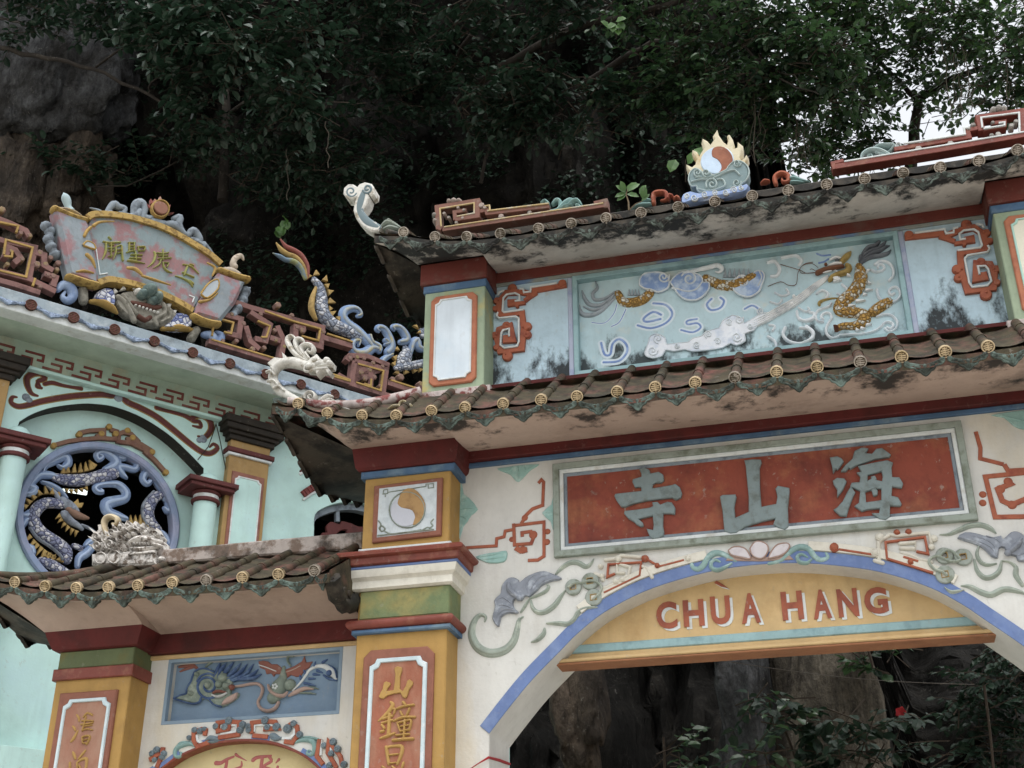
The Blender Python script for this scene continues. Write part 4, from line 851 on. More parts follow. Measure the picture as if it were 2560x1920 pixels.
tb = Pen('U', GP, -.12); tbm = mat('brush_letter_red', '#b0605c', '#a05048', (6, .5, .7), fine=.15)
for specs in ([([(705,1360),(760,1360),(830,1320),(905,1290)], [50,44,36,24]), ([(830,1330),(815,1420),(800,1520)], [36,40,34])], [([(925,1265),(960,1290),(1045,1335)], [36,26,8])], [([(990,1345),(985,1400),(900,1440),(905,1520),(1000,1530),(985,1440)], [18,30,28,30,30,24])], [([(1115,1330),(1160,1300),(1240,1290),(1320,1280)], [50,40,36,22]), ([(1220,1300),(1205,1420),(1195,1540)], [40,44,40]), ([(1290,1290),(1320,1340),(1230,1400),(1320,1440),(1330,1520),(1210,1560)], [30,38,30,40,44,30])], [([(1405,1320),(1370,1360)], [34,14])], [([(1390,1400),(1380,1500)], [30,34])]):
    mb = MB()
    for q, w in specs: tb.stroke(mb, q, w, 0, .008)
    mb.obj('letter', tbm, wt)
boxpart('red_cornice', red, wing, GP, -6.02, -3.94, 4.622, 4.80, -.3, .09)
boxpart('ochre_fillet', yellow2, wing, GP, -6.02, -3.94, 4.583, 4.621, -.3, .03)
# relief panel
rp = boxpart('relief_panel', wblue, wing, GP, wx0-.03, wx1+.03, wz0-.03, wz1+.03, -.3, -.10)
simple('panel_edge', mat('edge_blue', '#8098ac', fine=.15), rp, lambda m: frame_rect(m, GP, wx0-.028, wx1+.028, wz0-.028, wz1+.028, .03, -.05, .004, 0, .002))
V2 = Pen('U', GP, -.10)
rm = [mat('relief_blue', '#46608c', '#6580a4', (12, .5, .65), fine=.2), mat('relief_sage', '#7d8c80', '#9aa596', (12, .5, .65), grime=.3, gscale=10), mat('relief_red', '#8a5548', fine=.2), mat('relief_pink', '#b59a8e', fine=.2), white]
mb = MB()                                                                # lion mask with curls
V2.slab(mb, [(262,655),(330,615),(400,600),(400,540),(440,480),(460,420),(500,350),(580,320),(660,320),(710,370),(760,330),(880,420),(900,520),(880,600),(970,590),(960,640),(880,700),(790,745),(700,730),(590,650),(540,690),(480,710),(400,690)], 0, .03, 1, .012, 2)
for q, w in (([(262,655),(330,620),(395,600),(405,540),(450,470),(470,410),(510,345),(600,325),(700,360)], 22), (spi(640, 520, 140, 20, 60, 1.6, 20), 30), ([(270,660),(400,700),(480,712),(545,690),(570,640),(640,660),(700,720),(780,745)], 20), ([(520,470),(560,410),(640,380),(700,400)], 26)): V2.stroke(mb, q, w, .02, .03, 0)
for q in ([(700,420),(740,330),(760,260)], [(740,430),(780,330),(830,260)], [(780,420),(850,330),(910,250)], [(820,430),(920,350),(990,260)], [(850,440),(980,370),(1060,270)], [(880,450),(1040,390),(1130,270)], [(900,460),(1100,400),(1180,330)], [(920,440),(1120,430),(1215,380)]): V2.stroke(mb, q, [26, 44, 12], .01, .04, 0)
for x, y, r in ((800,430,60),(760,500,46),(840,520,44),(450,600,32),(520,390,26),(640,510,40)): V2.dome(mb, x, y, r, .02, .06, 1)
V2.stroke(mb, [(700,600),(760,580),(840,590)], [20,34,20], .04, .04, 2); V2.stroke(mb, [(690,620),(760,640),(850,600)], [18,30,18], .04, .03, 4); V2.dome(mb, 905, 535, 34, .03, .05, 2)
V2.slab(mb, [(790,730),(830,660),(900,620),(965,590),(950,650),(880,700)], .02, .05, 3, .01, 2)
V2.stroke(mb, [(300,300),(380,285),(450,280),(530,340)], [30,44,46,20], 0, .012, 2); V2.stroke(mb, [(310,350),(380,320),(460,300)], [20,34,30], 0, .011, 2)
V2.stroke(mb, [(600,300),(660,250),(720,220),(880,210)], [20,34,40,20], .005, .03, 1)
mb.obj('lion_mask', rm, rp)
mb = MB()                                                                # gourd with ribbon and leaves
V2.stroke(mb, [(910,520),(1000,510),(1100,490),(1180,490),(1230,540),(1215,620),(1180,690),(1210,760),(1290,790),(1370,760),(1410,690)], [24,30,32,34,34,30,30,36,40,40,30], .01, .035, 3)
V2.stroke(mb, [(1360,640),(1390,560),(1430,480),(1450,400),(1460,300)], [150,190,170,90,40], 0, .06, 1); V2.dome(mb, 1530, 500, 70, 0, .06, 1); V2.dome(mb, 1340, 640, 70, 0, .05, 1)
V2.stroke(mb, [(1310,510),(1330,570),(1400,620),(1480,630),(1520,590)], [24,34,38,38,24], .04, .04, 3)
for k in range(5): V2.dome(mb, 1390+22*math.cos(k*1.257), 530+22*math.sin(k*1.257), 14, .055, .015, 4)
V2.stroke(mb, [(1520,620),(1600,580),(1700,540),(1790,545)], [30,50,46,20], .01, .03, 3); V2.stroke(mb, [(1640,590),(1740,590),(1820,600)], [14,24,8], .01, .02, 1); V2.stroke(mb, [(1700,530),(1790,530),(1850,545)], [14,24,8], .01, .02, 1)
V2.slab(mb, [(1180,240),(1230,230),(1290,240),(1330,270),(1390,270),(1440,310),(1430,380),(1370,380),(1350,410),(1320,370),(1270,380),(1255,330),(1200,310)], 0, .014, 2, .006); V2.slab(mb, [(1480,330),(1580,290),(1660,240),(1690,180),(1710,250),(1780,240),(1740,310),(1690,340),(1650,400),(1600,410),(1540,390),(1500,420)], 0, .014, 2, .006)
V2.stroke(mb, [(1190,280),(1280,310),(1380,350)], 12, .012, .01, 4); V2.stroke(mb, [(1490,360),(1570,330),(1650,290)], 14, .012, .01, 3); V2.stroke(mb, [(1540,290),(1510,240),(1520,190),(1580,190)], [20,26,24,10], .01, .03, 1)
V2.stroke(mb, [(1560,560),(1640,480),(1700,400),(1750,330),(1840,290),(1930,300),(2000,360),(2040,440)], [20,26,30,34,40,60,90,30], .005, .03, 4)
for x, y, a in ((1650,430,-100),(1700,370,-110),(1690,480,10),(1740,430,0),(1790,380,10),(1800,290,-80),(1740,490,20),(1890,250,-40),(1830,340,30)): V2.stroke(mb, [(x, y), (x+70*math.cos(math.radians(a)), y+50*math.sin(math.radians(a)))], [34, 14], .004, .02, 0)
V2.stroke(mb, [(1900,390),(1960,430),(2050,450)], [20,30,14], .005, .02, 0); V2.stroke(mb, [(1960,280),(2030,330),(2050,420)], [14,22,14], .01, .025, 0); V2.dome(mb, 1975, 375, 34, .03, .03, 0)
mb.obj('gourd_and_ribbon', rm, rp)
# frets round the small arch
def wf(red_q, white_q, curls, lv):
    mb = MB()
    for i, q in enumerate(white_q): U.band(mb, q, 30, 0, .016+.0006*i, 1)
    for i, q in enumerate(red_q): U.band(mb, q, 48, 0, .024+.0006*i, 0)
    for x, y, r in curls: U.disc(mb, x, y, r, 0, .034, 2, .01, 10); U.stroke(mb, spi(x, y, r*.8, r*.15, 0, 1.3, 9), r*.28, .03, .012, 2, 2)
    for q, w in lv: U.stroke(mb, q, w, 0, .035, 2)
    mb.obj('fret_relief', [brick, white, mat('curl_blue_grey', '#71828c', '#8598a0', (12, .5, .65), grime=.3, gscale=10)], wing)
wf([[(715,1015),(850,990),(860,960),(800,955)], [(730,1000),(735,920),(860,905),(975,915),(960,1050),(740,1085)]], [[(760,1045),(940,1015),(945,940),(780,945),(775,990)]], [(860,898,46),(715,960,36),(1010,940,40),(980,1000,40),(815,965,40)], [([(600,1110),(650,1085),(720,1100),(765,1115)], [30,60,56,16]), ([(600,1130),(680,1130),(740,1125)], [20,36,14])])
wf([[(500,1170),(470,1110),(470,1020),(560,990),(600,1000),(590,1060)], [(490,1190),(640,1135)]], [[(560,1140),(510,1120),(500,1050)]], [(480,1000,34),(540,1010,36),(420,1085,28),(590,990,28)], [])
wf([[(1120,1060),(1290,1075)], [(1110,1040),(1115,920),(1240,905),(1370,910),(1400,980),(1240,990)]], [[(1130,1020),(1140,940),(1330,940),(1330,990),(1230,985)]], [(1260,895,46),(1385,965,46),(1075,960,34),(1080,1000,36),(1285,970,38)], [([(1300,1055),(1340,1055),(1390,1085),(1430,1090)], [24,60,56,30]), ([(1320,1090),(1380,1105),(1440,1080)], [20,34,20])])
wf([[(1470,1125),(1560,1140),(1620,1060),(1610,960),(1550,930),(1510,960)]], [[(1440,1090),(1530,1090),(1580,1040),(1580,980)]], [(1505,985,50),(1575,930,38),(1640,1050,38)], [])
wf([[(1860,1100),(1830,1290),(1900,1380)], [(2050,1420),(1950,1250),(1960,1130),(2090,1290),(2110,1390)]], [[(1880,1100),(1870,1280)], [(1970,1300),(1975,1200),(2080,1290),(2100,1400)]], [(2010,1130,42),(2060,1210,42),(1910,1170,34),(2130,1380,40),(1990,1260,36),(1970,1390,36)], [])
wf([[(60,1416),(110,1300),(130,1190)], [(-20,1330),(90,1260)]], [[(20,1400),(100,1320),(110,1220)]], [(60,1220,40),(10,1260,34),(140,1260,34),(120,1300,30),(40,1330,30)], [])
mb = MB(); U.stroke(mb, [(500,1190),(430,1150),(350,1160),(290,1190),(260,1240),(270,1290),(310,1290),(330,1255),(305,1240)], [16,44,56,56,52,44,36,26,14], 0, .035); U.stroke(mb, [(280,1170),(330,1140),(420,1125)], [14,36,14], 0, .03); mb.obj('scroll', teal, wing)
mb = MB(); U.stroke(mb, [(1560,1150),(1650,1110),(1750,1110),(1800,1150),(1800,1230),(1770,1270),(1720,1260),(1730,1225),(1760,1230)], [16,44,60,62,56,46,36,26,14], 0, .035); U.stroke(mb, [(1640,1080),(1740,1080),(1840,1100)], [14,36,30], 0, .03); mb.obj('scroll', teal, wing)
mb = MB(); U.stroke(mb, [(250,1300),(255,1230),(270,1190)], 18, 0, .02); U.stroke(mb, [(250,1310),(180,1370),(110,1430)], 16, 0, .02); mb.obj('arch_line', brick, wing)
# pier
ZI = lambda y, n=.3: zz('I', 700, y, n)
p = boxpart('pier', yellow, wing, GP, -6.729, -5.999, 0, 4.66, -.5, .3)
boxpart('red_band', redtrim, p, GP, -6.755, -5.975, ZI(975), ZI(888), -.5, .33)
boxpart('green_block', mat('dark_green_paint', '#5a6540', '#7d7430', (3.5, .5, .7), grime=.6, gcol='#2f3a2e', gscale=3.5), p, GP, -6.725, -5.995, ZI(887), ZI(755), -.5, .312)
mb = MB(); vs, fs = [], []
for z, d in ((ZI(754), .03), (ZI(745), .05), (ZI(700), .075), (ZI(650), .10), (4.80, .115)): vs += [GP.pt(-6.73-d, z, -.45), GP.pt(-6.73-d, z, .3+d), GP.pt(-6.0+d, z, .3+d), GP.pt(-6.0+d, z, -.45)]
for i in range(4):
    for j in range(3): fs.append((4*i+j, 4*i+j+1, 4*i+5+j, 4*i+4+j))
fs.append((3, 2, 1, 0)); mb.add(vs, fs); mb.obj('red_cornice', red, p, 30)
xa, xb, zt = uu('Y', 20, 800, .3), uu('Y', 1105, 800, .3), zz('Y', 600, 230, .3)
f = simple('inscription_frame', framebr, p, lambda m: m.poly(GP, [(xa, 1.2), (xb, 1.2), (xb, zt), (xa, zt)], .28, .33, 0, .01))
ya, yb, yz = uu('Y', 100, 800, .33), uu('Y', 985, 800, .33), zz('Y', 600, 350, .33)
simple('inscription_field', mat('dull_orange_panel', '#986650', '#a07a64', (4, .48, .66), fine=.15, streak=.4), f, lambda m: m.poly(GP, notched(ya+.015, yb-.015, 1.32, yz-.015, .05), .32, .334, 0, .002))
simple('white_border', MATS['border_pale_blue'], f, lambda m: m.poly(GP, notched(ya, yb, 1.3, yz, .055), .32, .348, 0, .007, holes=[notched(ya+.03, yb-.03, 1.33, yz-.03, .055)]))
Yp = Pen('Y', GP, .334)
for specs in ([([(390,655),(435,720),(440,780)], [30,50,34]), ([(315,870),(350,910),(370,960)], [30,54,34]), ([(415,955),(370,1040),(330,1110),(285,1160)], [30,56,64,50]), ([(600,612),(560,650),(515,705)], [30,44,30]), ([(600,625),(650,640),(690,665)], [30,44,36]), ([(490,770),(600,765),(705,775)], 32), ([(475,840),(590,830),(700,805)], 34), ([(570,690),(545,800),(500,960)], 34), ([(525,880),(600,865),(685,850)], 28), ([(520,945),(600,925),(690,945)], 30), ([(500,1085),(510,1190)], 36), ([(500,1080),(570,1055),(640,1065),(620,1150),(580,1215)], 42), ([(525,1140),(600,1120)], 26), ([(520,1195),(580,1190)], 30)],
              [([(320,1360),(345,1420),(370,1490)], [40,62,44]), ([(560,1325),(500,1400),(425,1490)], [36,54,34]), ([(400,1560),(480,1500),(570,1485),(580,1560),(560,1680)], [40,56,66,62,54]), ([(265,1560),(265,1680)], 50), ([(440,1610),(470,1680)], 36), ([(400,1560),(410,1680)], 44)]):
    mb = MB()
    for i, (q, w) in enumerate(specs): Yp.stroke(mb, q, w, 0, .012+.0005*i)
    mb.obj('character', MATS['ochre_yellow_paint'], f)
# roof of the wing
wd = [(-7.40,5.29),(-7.089,5.203),(-6.773,5.137),(-6.457,5.095),(-6.142,5.075),(-5.856,5.066),(-5.528,5.062),(-5.209,5.058),(-4.874,5.053),(-4.546,5.052),(-4.223,5.055)]
YW = 9.15; wl = rescale(wd, YW)
wtl = (-7.36, YW-.03, 5.00+.22); wtr = (-3.985, YW, wl[-1][1]+.005); WH = (-6.45, 10.05, 5.49)
def w_top(e):
    if e.x < WH[0]: s = max(0, (e.x-wtl[0])/(WH[0]-wtl[0])); return (e.x, YW+(WH[1]-YW)*s, e.z+(WH[2]-e.z)*s)
    return (e.x, WH[1], WH[2])
INW = [(-6.845, 9.585), (-5.885, 9.585), (-5.885, 9.91), (-3.985, 9.91)]
wroof = make_roof(wing, wl, YW, w_top, DISC, wtl, wtr, 10.95, 4.79, INW, mat('brown_soffit', '#ad9789', '#9b8577', (1.6, .5, .75), grime=.5, gcol='#3a2a20', gscale=1.4, gth=(.52, .75), fine=.12), tile, hip_l=WH, hip_r=(-3.985, 10.05, 5.49))
Vr = Pen('V', GP, -.02)
simple('ridge', mat('flaking_wing_ridge', '#a59a92', '#6d5a4c', (6, .45, .56), grime=.75, gscale=4.5, gth=(.45, .62), fine=.4), wroof, lambda m: Vr.slab(m, [(1000,1400),(1000,1320),(1400,1260),(1700,1238),('J',470,228),('J',470,335),('I',2000,45),('I',1000,128)], -.1, .06, 0, .015))
hip_bar((WH[0]+.05, WH[1]-.03, WH[2]+.03), (wtl[0]+.05, wtl[1]+.04, wtl[2]+.02), tile, wroof, .05, .07)
# ragged mortar where the roof meets the pier
mb = MB(); rr = random.Random(5); pts = [Vector((-3.99, YW+.06+.5*i/7, wtr[2]-.05-.16*math.sin(i/7*3)+.1*i/7*0+rr.uniform(-.02, .02))) for i in range(8)]
mb.tube(pts, [.05+rr.uniform(0, .03) for _ in pts], 7); mb.obj('mortar_joint', mould, wroof, 60)

# ================================================================== ORNAMENTS STANDING ON THE GATE ROOFS
NR = -.02                                                                 # plane of the top ridge
Er, Br, Fr = Pen('E', GP, NR), Pen('B', GP, NR), Pen('F', GP, NR)
t = empty('ridge_fretwork', (-2.3, 10.02, 8.5), 'brown openwork fret rail on the top ridge left of the flaming sun', 'roof ornament')
mb = MB()
Br.band(mb, [(1620,480),(1590,470),(1580,295),(1925,240),(1925,370),(1735,400)], 46, -.06, .06)
Br.band(mb, [(1735,405),(1728,335),(1830,318)], 36, -.05, .055); Br.band(mb, [('B',1625,488),('E',826,762)], 40, -.058, .058); Br.band(mb, [('B',1930,330),('B',2000,315),('B',2010,345),('E',330,768)], 40, -.052, .052)
Br.band(mb, [('E',822,785),('E',818,718),('E',715,742)], 34, -.054, .054)
mb.obj('rail', fretred, t)
mb = MB()
for q in ([(1615,465),(1605,310),(1900,262),(1900,350),(1750,378)], [('B',1640,470),('E',800,748)], [('B',2012,330),('E',330,750)], [('B',1985,290),('B',2030,282),('B',2035,325)]): Br.band(mb, q, 14, .05, .066)
mb.obj('gold_edge', mat('worn_gold_edge', '#b9a06a', '#cfc7b4', (9, .5, .65), grime=.3, gscale=9), t)
mb = MB()
kn = mat('knob_grey_pink', '#9a8a80', '#7a8078', (9, .5, .65), grime=.4, gscale=9)
for x, y, r in ((1720,235,30),(1680,240,24),(1765,235,24),(1555,360,26),(1560,410,24)): mb = MB(); Br.dome(mb, x, y, r, .02, .06); Br.disc(mb, x, y, r, -.06, .03); mb.obj('knob', kn, t)
for x, y, r in ((1640,350,16),(1680,385,16),(1760,300,15),(1810,320,16),(1800,390,16),(1745,430,16),(1960,280,28),(1990,300,18),(2130,375,26)): mb = MB(); Br.disc(mb, x, y, r, -.04, .066, 0, .01, 8); mb.obj('knob', kn, t)
mb = MB(); Er.disc(mb, 160, 820, 24, -.04, .05, 0, .01, 6); mb.obj('knob', kn, t)
mb = MB()
for q, w in (([(260,735),(290,712),(320,735),(290,748)], 26), ([(330,790),(400,790),(450,740),(500,700),(530,685)], [20,44,48,40,14]), ([(350,735),(385,705),(420,715),(410,770)], [20,32,34,22]), ([(470,770),(520,720),(570,705),(605,740)], [26,34,34,14]), ([(540,780),(580,790),(590,760),(560,750)], 24), ([(400,800),(460,760),(520,740)], [20,30,20])): Er.stroke(mb, q, w, 0, .06, full=True)
mb.obj('scroll', teal, t)
t = empty('ridge_fretwork', (.9, 10.02, 8.5), 'red and white openwork fret rail on the top ridge right of the flaming sun', 'roof ornament')
mb = MB()
Fr.band(mb, [(580,640),(1500,490),(2300,350)], 56, -.06, .06); Fr.band(mb, [(578,665),(562,612),(655,588)], 34, -.055, .064)
Fr.band(mb, [(1090,485),(1735,378),(1720,320),(1830,300)], 42, -.052, .052); Fr.band(mb, [(1845,330),(1820,215),(2190,160),(2205,380)], 56, -.054, .056); Fr.band(mb, [(2330,140),(2210,155)], 50, -.05, .05)
Fr.band(mb, [(1850,320),(2040,285),(2040,245),(1930,262)], 36, -.05, .05)
mb.obj('rail', redtrim, t)
mb = MB()
for q in ([(660,600),(1500,465),(2300,330)], [(1170,445),(1700,365),(1690,312),(1730,308)], [(1850,310),(1838,222),(2165,180),(2170,350)], [(1860,318),(2040,288),(2040,262),(1990,268)]): Fr.band(mb, q, 16, .05, .068)
mb.obj('white_edge', white, t)
kp = mat('knob_pale', '#a8a49e', '#86807a', (9, .5, .65), grime=.4, gscale=9)
for x, y, r in ((1990,130,30),(1945,145,28),(2035,135,26)): mb = MB(); Fr.dome(mb, x, y, r, .03, .05); Fr.disc(mb, x, y, r, -.05, .04); mb.obj('knob', kp, t)
for x, y, r in ((1300,485,30),(1575,440,28),(1770,280,24),(1730,310,20),(1940,260,18),(2100,285,24),(2140,250,22),(1985,360,26),(1930,370,22)): mb = MB(); Fr.disc(mb, x, y, r, -.04, .064, 0, .01, 6); mb.obj('knob', kp, t)
mb = MB()
for q, w in (([(805,560),(820,510),(880,480),(940,480),(1000,500),(1060,530),(1100,540)], [20,36,44,48,48,40,16]), ([(870,570),(905,560),(890,530),(860,540)], 24), ([(890,470),(960,440),(1030,440),(1085,445),(1060,480),(1020,490)], [16,32,38,38,26,12]), ([(930,500),(990,530),(1050,540)], [20,30,20])): Fr.stroke(mb, q, w, 0, .06, full=True)
mb.obj('scroll', mat('scroll_pale_teal', '#94aaa9', '#b0bfbd', (9, .5, .65), grime=.3, gscale=9), t)
mb = MB(); Fr.stroke(mb, spi(1130, 450, 36, 8, 0, 1.5, 12), 18, .0, .05, full=True); mb.obj('curl', white, t)
# small ridge pieces
def curlpiece(label, reds, teals, pen):
    t = empty('ridge_curl', (pen.uv([reds[0][0][0]])[0][0], 10.02, 8.52), label, 'roof ornament'); mb = MB()
    for q, w in reds: pen.stroke(mb, q, w, 0, .05, full=True, seg=5)
    mb.obj('curl', brick, t); mb = MB()
    for q, w in teals: pen.stroke(mb, q, w, 0, .05, full=True, seg=5)
    mb.obj('leaf', teal, t)
curlpiece('small red and teal curl on the top ridge beside the sprouting sapling', [([(1225,730),(1225,650),(1280,630),(1330,640),(1335,690),(1290,700)], [40,44,46,44,34,20]), ([(1350,690),(1360,660),(1385,665)], 34), ([(1405,690),(1430,675),(1445,690)], 30)], [([(1030,775),(1080,745),(1140,740),(1200,730)], [12,30,44,30]), ([(1110,745),(1150,705),(1200,700)], [20,34,24])], Er)
curlpiece('small red and pale leaf curl on the top ridge just right of the flaming sun', [([(70,770),(60,710),(110,675),(170,690),(175,745),(130,745),(120,715)], [36,44,46,44,40,30,16]), ([(-60,760),(-30,745),(10,740)], [20,34,24])], [([(190,720),(230,720),(290,735),(360,742)], [36,44,34,10]), ([(200,755),(250,755),(310,750)], [30,30,14]), ([(215,700),(240,715)], 22)], Fr)
# flaming sun
t = empty('flaming_sun', (-.35, 10.02, 8.52), 'round sun disc with cream flames resting on teal clouds on top ridge', 'roof ornament')
FL = [(1545,490),(1510,440),(1508,402),(1560,425),(1590,400),(1595,360),(1558,310),(1563,278),(1605,295),(1622,332),(1660,265),(1640,220),(1650,178),(1690,200),(1718,232),(1750,190),(1738,160),(1778,103),(1790,150),(1832,210),(1862,232),(1872,190),(1860,160),(1885,148),(1912,190),(1927,240),(1922,272),(1950,260),(1953,208),(2000,245),(2002,310),(1975,350),(1985,372),(2010,350),(2028,318),(2048,350),(2030,400),(1990,420),(1960,470),(1800,540),(1600,510)]
simple('flame_ring', mat('flame_cream', '#cdc3a4', '#b9954a', (4, .58, .72), grime=.4, gscale=7, gcol='#7a6a48'), t, lambda m: Er.slab(m, FL, -.05, .05, 0, .02))
def sunf(m):
    Er.disc(m, 1778, 378, 142, .0, .062, 0, .008, 40); Er.slab(m, [(1735,300),(1755,272),(1808,262),(1868,288),(1908,345),(1912,400),(1880,455),(1830,488),(1780,502),(1812,465),(1815,420),(1780,372),(1738,350)], .05, .068, 1, .004, 2)
sn = simple('sun_disc', [mat('sun_pale_blue', '#b6cbe0', fine=.15), mat('sun_brown', '#955a3e', '#7a452e', (5, .45, .65), fine=.2)], t, sunf)
CLD = [(1535,560),(1545,500),(1590,460),(1640,480),(1660,510),(1720,500),(1740,520),(1800,500),(1860,470),(1880,440),(1930,398),(1990,400),(2040,440),(2056,500),(2030,560),(1990,590),(1940,630),(1860,645),(1780,668),(1650,668),(1610,640),(1605,610),(1560,610)]
def cloudf(m):
    Er.slab(m, CLD, -.06, .08, 0, .02, 2, ); Er.rim(m, CLD, 14, .07, .018, 1)
    for q, w in ((spi(1615,500,38,6,60,1.5,12), 16), (spi(1690,505,34,6,100,1.4,12), 16), (spi(1740,600,56,8,150,1.5,14), 20), (spi(1950,590,40,6,-20,1.4,12), 16), (spi(1955,420,34,6,0,1.4,12), 14), ([(1560,580),(1640,560),(1720,560),(1790,530),(1850,500),(1930,480),(1975,520)], 18), ([(1620,640),(1700,660),(1790,640),(1850,610),(1830,560),(1780,560)], 20), ([(1600,540),(1680,545),(1760,530)], 14)): Er.stroke(m, q, w, .07, .03, 1)
simple('cloud_base', [mat('cloud_sage', '#71878a', '#85999a', (8, .5, .65), grime=.3, gscale=8), mat('cloud_sage_rim', '#a9bab8', fine=.15)], t, cloudf)
WV = [(1478,745),(1490,700),(1560,668),(1640,690),(1700,668),(1800,664),(1900,638),(2042,608),(2055,650),(2000,692),(1850,722),(1700,742),(1500,782)]
def wavef(m):
    Er.slab(m, WV, -.08, .12, 0, .03, 2)
    for x, y, r, a in ((1590,735,32,0),(1530,720,24,90),(1680,705,28,40),(1930,670,30,180),(1860,690,26,20),(1990,650,22,0),(1770,690,26,60)): Er.stroke(m, spi(x, y, r, 5, a, 1.4, 10), 13, .11, .02, 1)
simple('wave_base', [bluew, white], t, wavef)
# scroll finial at the left corner of the top roof
Nf = .55; Bf = Pen('B', GP, Nf)
t = empty('scroll_finial', (-3.8, 9.45, 8.3), 'tall white and grey curled scroll finial at left tip of top roof', 'roof ornament')
def fin(m):
    Bf.slab(m, [(1105,470),(1060,430),(1000,400),(960,360),(945,320),(985,260),(998,210),(985,180),(1010,205),(1040,190),(1046,140),(1020,100),(960,85),(915,100),(895,125),(860,103),(815,103),(780,135),(775,185),(800,220),(850,232),(890,215),(872,260),(862,330),(885,400),(940,465),(1020,512),(1080,505)], -.07, .07, 0, .012)
simple('scroll_body', dwhite, t, fin)
def fin2(m):
    Bf.stroke(m, [(1080,475),(1000,440),(945,390),(915,330),(925,260),(945,190),(945,150)], [56,80,76,70,84,74,40], .06, .016)
    Bf.stroke(m, spi(845, 168, 48, 10, 20, 1.3, 14), 24, .06, .014, 0); Bf.stroke(m, spi(985, 145, 42, 10, 160, -1.3, 14), 24, .06, .02, 0)
simple('grey_inlay', mat('inlay_slate', '#66797f', fine=.15), t, fin2)
simple('leaf_base', greyg, t, lambda m: [Bf.stroke(m, q, w, 0, .06, full=True, seg=5) for q, w in (([(1090,440),(1140,410),(1190,420),(1260,455)], [26,44,40,14]), ([(1110,470),(1170,455),(1230,460)], [30,44,26]), ([(1130,420),(1160,395),(1180,400)], [14,24,10]))])
# white dragon finial on the lower roof corner
Nd = .62; Dd = Pen('D', GP, Nd)
t = empty('dragon_finial', (-4.4, 9.38, 6.6), 'white dragon finial with crested head curling back over the lower roof corner', 'roof ornament')
def neck(m):
    Dd.stroke(m, [(560,905),(430,870),(310,810),(205,745),(145,660),(145,590),(185,530),(260,500),(350,505),(470,545)], [60,72,80,84,84,80,84,92,100,90], -.02, .07, full=True, seg=7)
    Dd.slab(m, [(105,520),(165,470),(240,478),(230,422),(275,465),(320,470),(300,520),(200,530),(150,560)], -.02, .03, 0, .01)
    for q in ([(110,610),(150,600),(185,640)], [(120,690),(170,680),(210,720)], [(170,750),(220,730),(260,770)], [(150,570),(170,590),(150,620)]): Dd.stroke(m, q, 22, .04, .03)
simple('neck', dwhite, t, neck)
def head(m):
    Dd.slab(m, [(440,525),(500,475),(540,450),(560,490),(600,500),(640,482),(678,520),(672,562),(640,568),(662,600),(645,630),(615,600),(580,600),(540,638),(530,600),(450,592)], -.05, .06, 0, .02)
    for x, y, r in ((530,505,26),(560,540,30),(630,510,32),(650,535,26),(480,560,34),(520,560,26)): Dd.dome(m, x, y, r, .04, .05)
    for q, w in (([(560,560),(610,555),(670,545)], 14), ([(540,590),(600,585),(640,580)], 16), ([(450,560),(440,600),(480,610),(520,590)], 20)): Dd.stroke(m, q, w, .05, .025)
simple('head', dwhite, t, head)
def crest(m):
    for q, w in (([(445,500),(350,440),(290,360),(275,310),(310,280),(345,300)], [26,44,48,42,34,14]), ([(450,490),(380,420),(345,350),(360,310),(400,310),(415,340)], [24,38,42,38,32,14]), ([(455,480),(410,430),(395,385),(430,358),(480,362),(500,395),(480,425),(448,405),(460,385)], [22,34,38,38,38,34,28,20,12]), ([(470,480),(440,440),(440,410)], [20,26,12])): Dd.stroke(m, q, w, 0, .05, full=True)
simple('crest', dwhite, t, crest)
def bse(m):
    Dd.stroke(m, spi(490, 820, 56, 8, 120, 1.5, 14), 26, .02, .05, full=True)
    for q, w in (([(450,880),(560,900),(690,890),(820,918)], [30,44,40,10]), ([(520,880),(590,830),(630,800),(665,800)], [30,40,34,14]), ([(560,890),(640,840),(670,830)], [30,34,14]), ([(600,895),(680,860),(760,890)], [26,34,12]), ([(420,870),(400,830),(440,790)], [20,30,14])): Dd.stroke(m, q, w, .0, .055, full=True)
simple('leaf_scroll', dwhite, t, bse)
simple('curl', mat('curl_ochre_white', '#b9ab86', '#c9c4b8', (9, .5, .6), grime=.3, gscale=9), t, lambda m: (Dd.stroke(m, spi(1285, 875, 50, 8, 0, 1.4, 12, 1.1), 22, .0, .04, full=True), Dd.stroke(m, [(1140,915),(1190,890),(1240,885)], [10,24,20], 0, .04, full=True)))
simple('corner_leaf', drip, t, lambda m: [Dd.slab(m, q, -.03, .03, 0, .012, 2) for q in ([(150,830),(200,815),(270,830),(330,900),(355,935),(320,950),(280,935),(220,935),(180,900)], [(355,960),(420,930),(470,960),(560,1000),(590,1040),(530,1045),(470,1050),(420,1020)])])
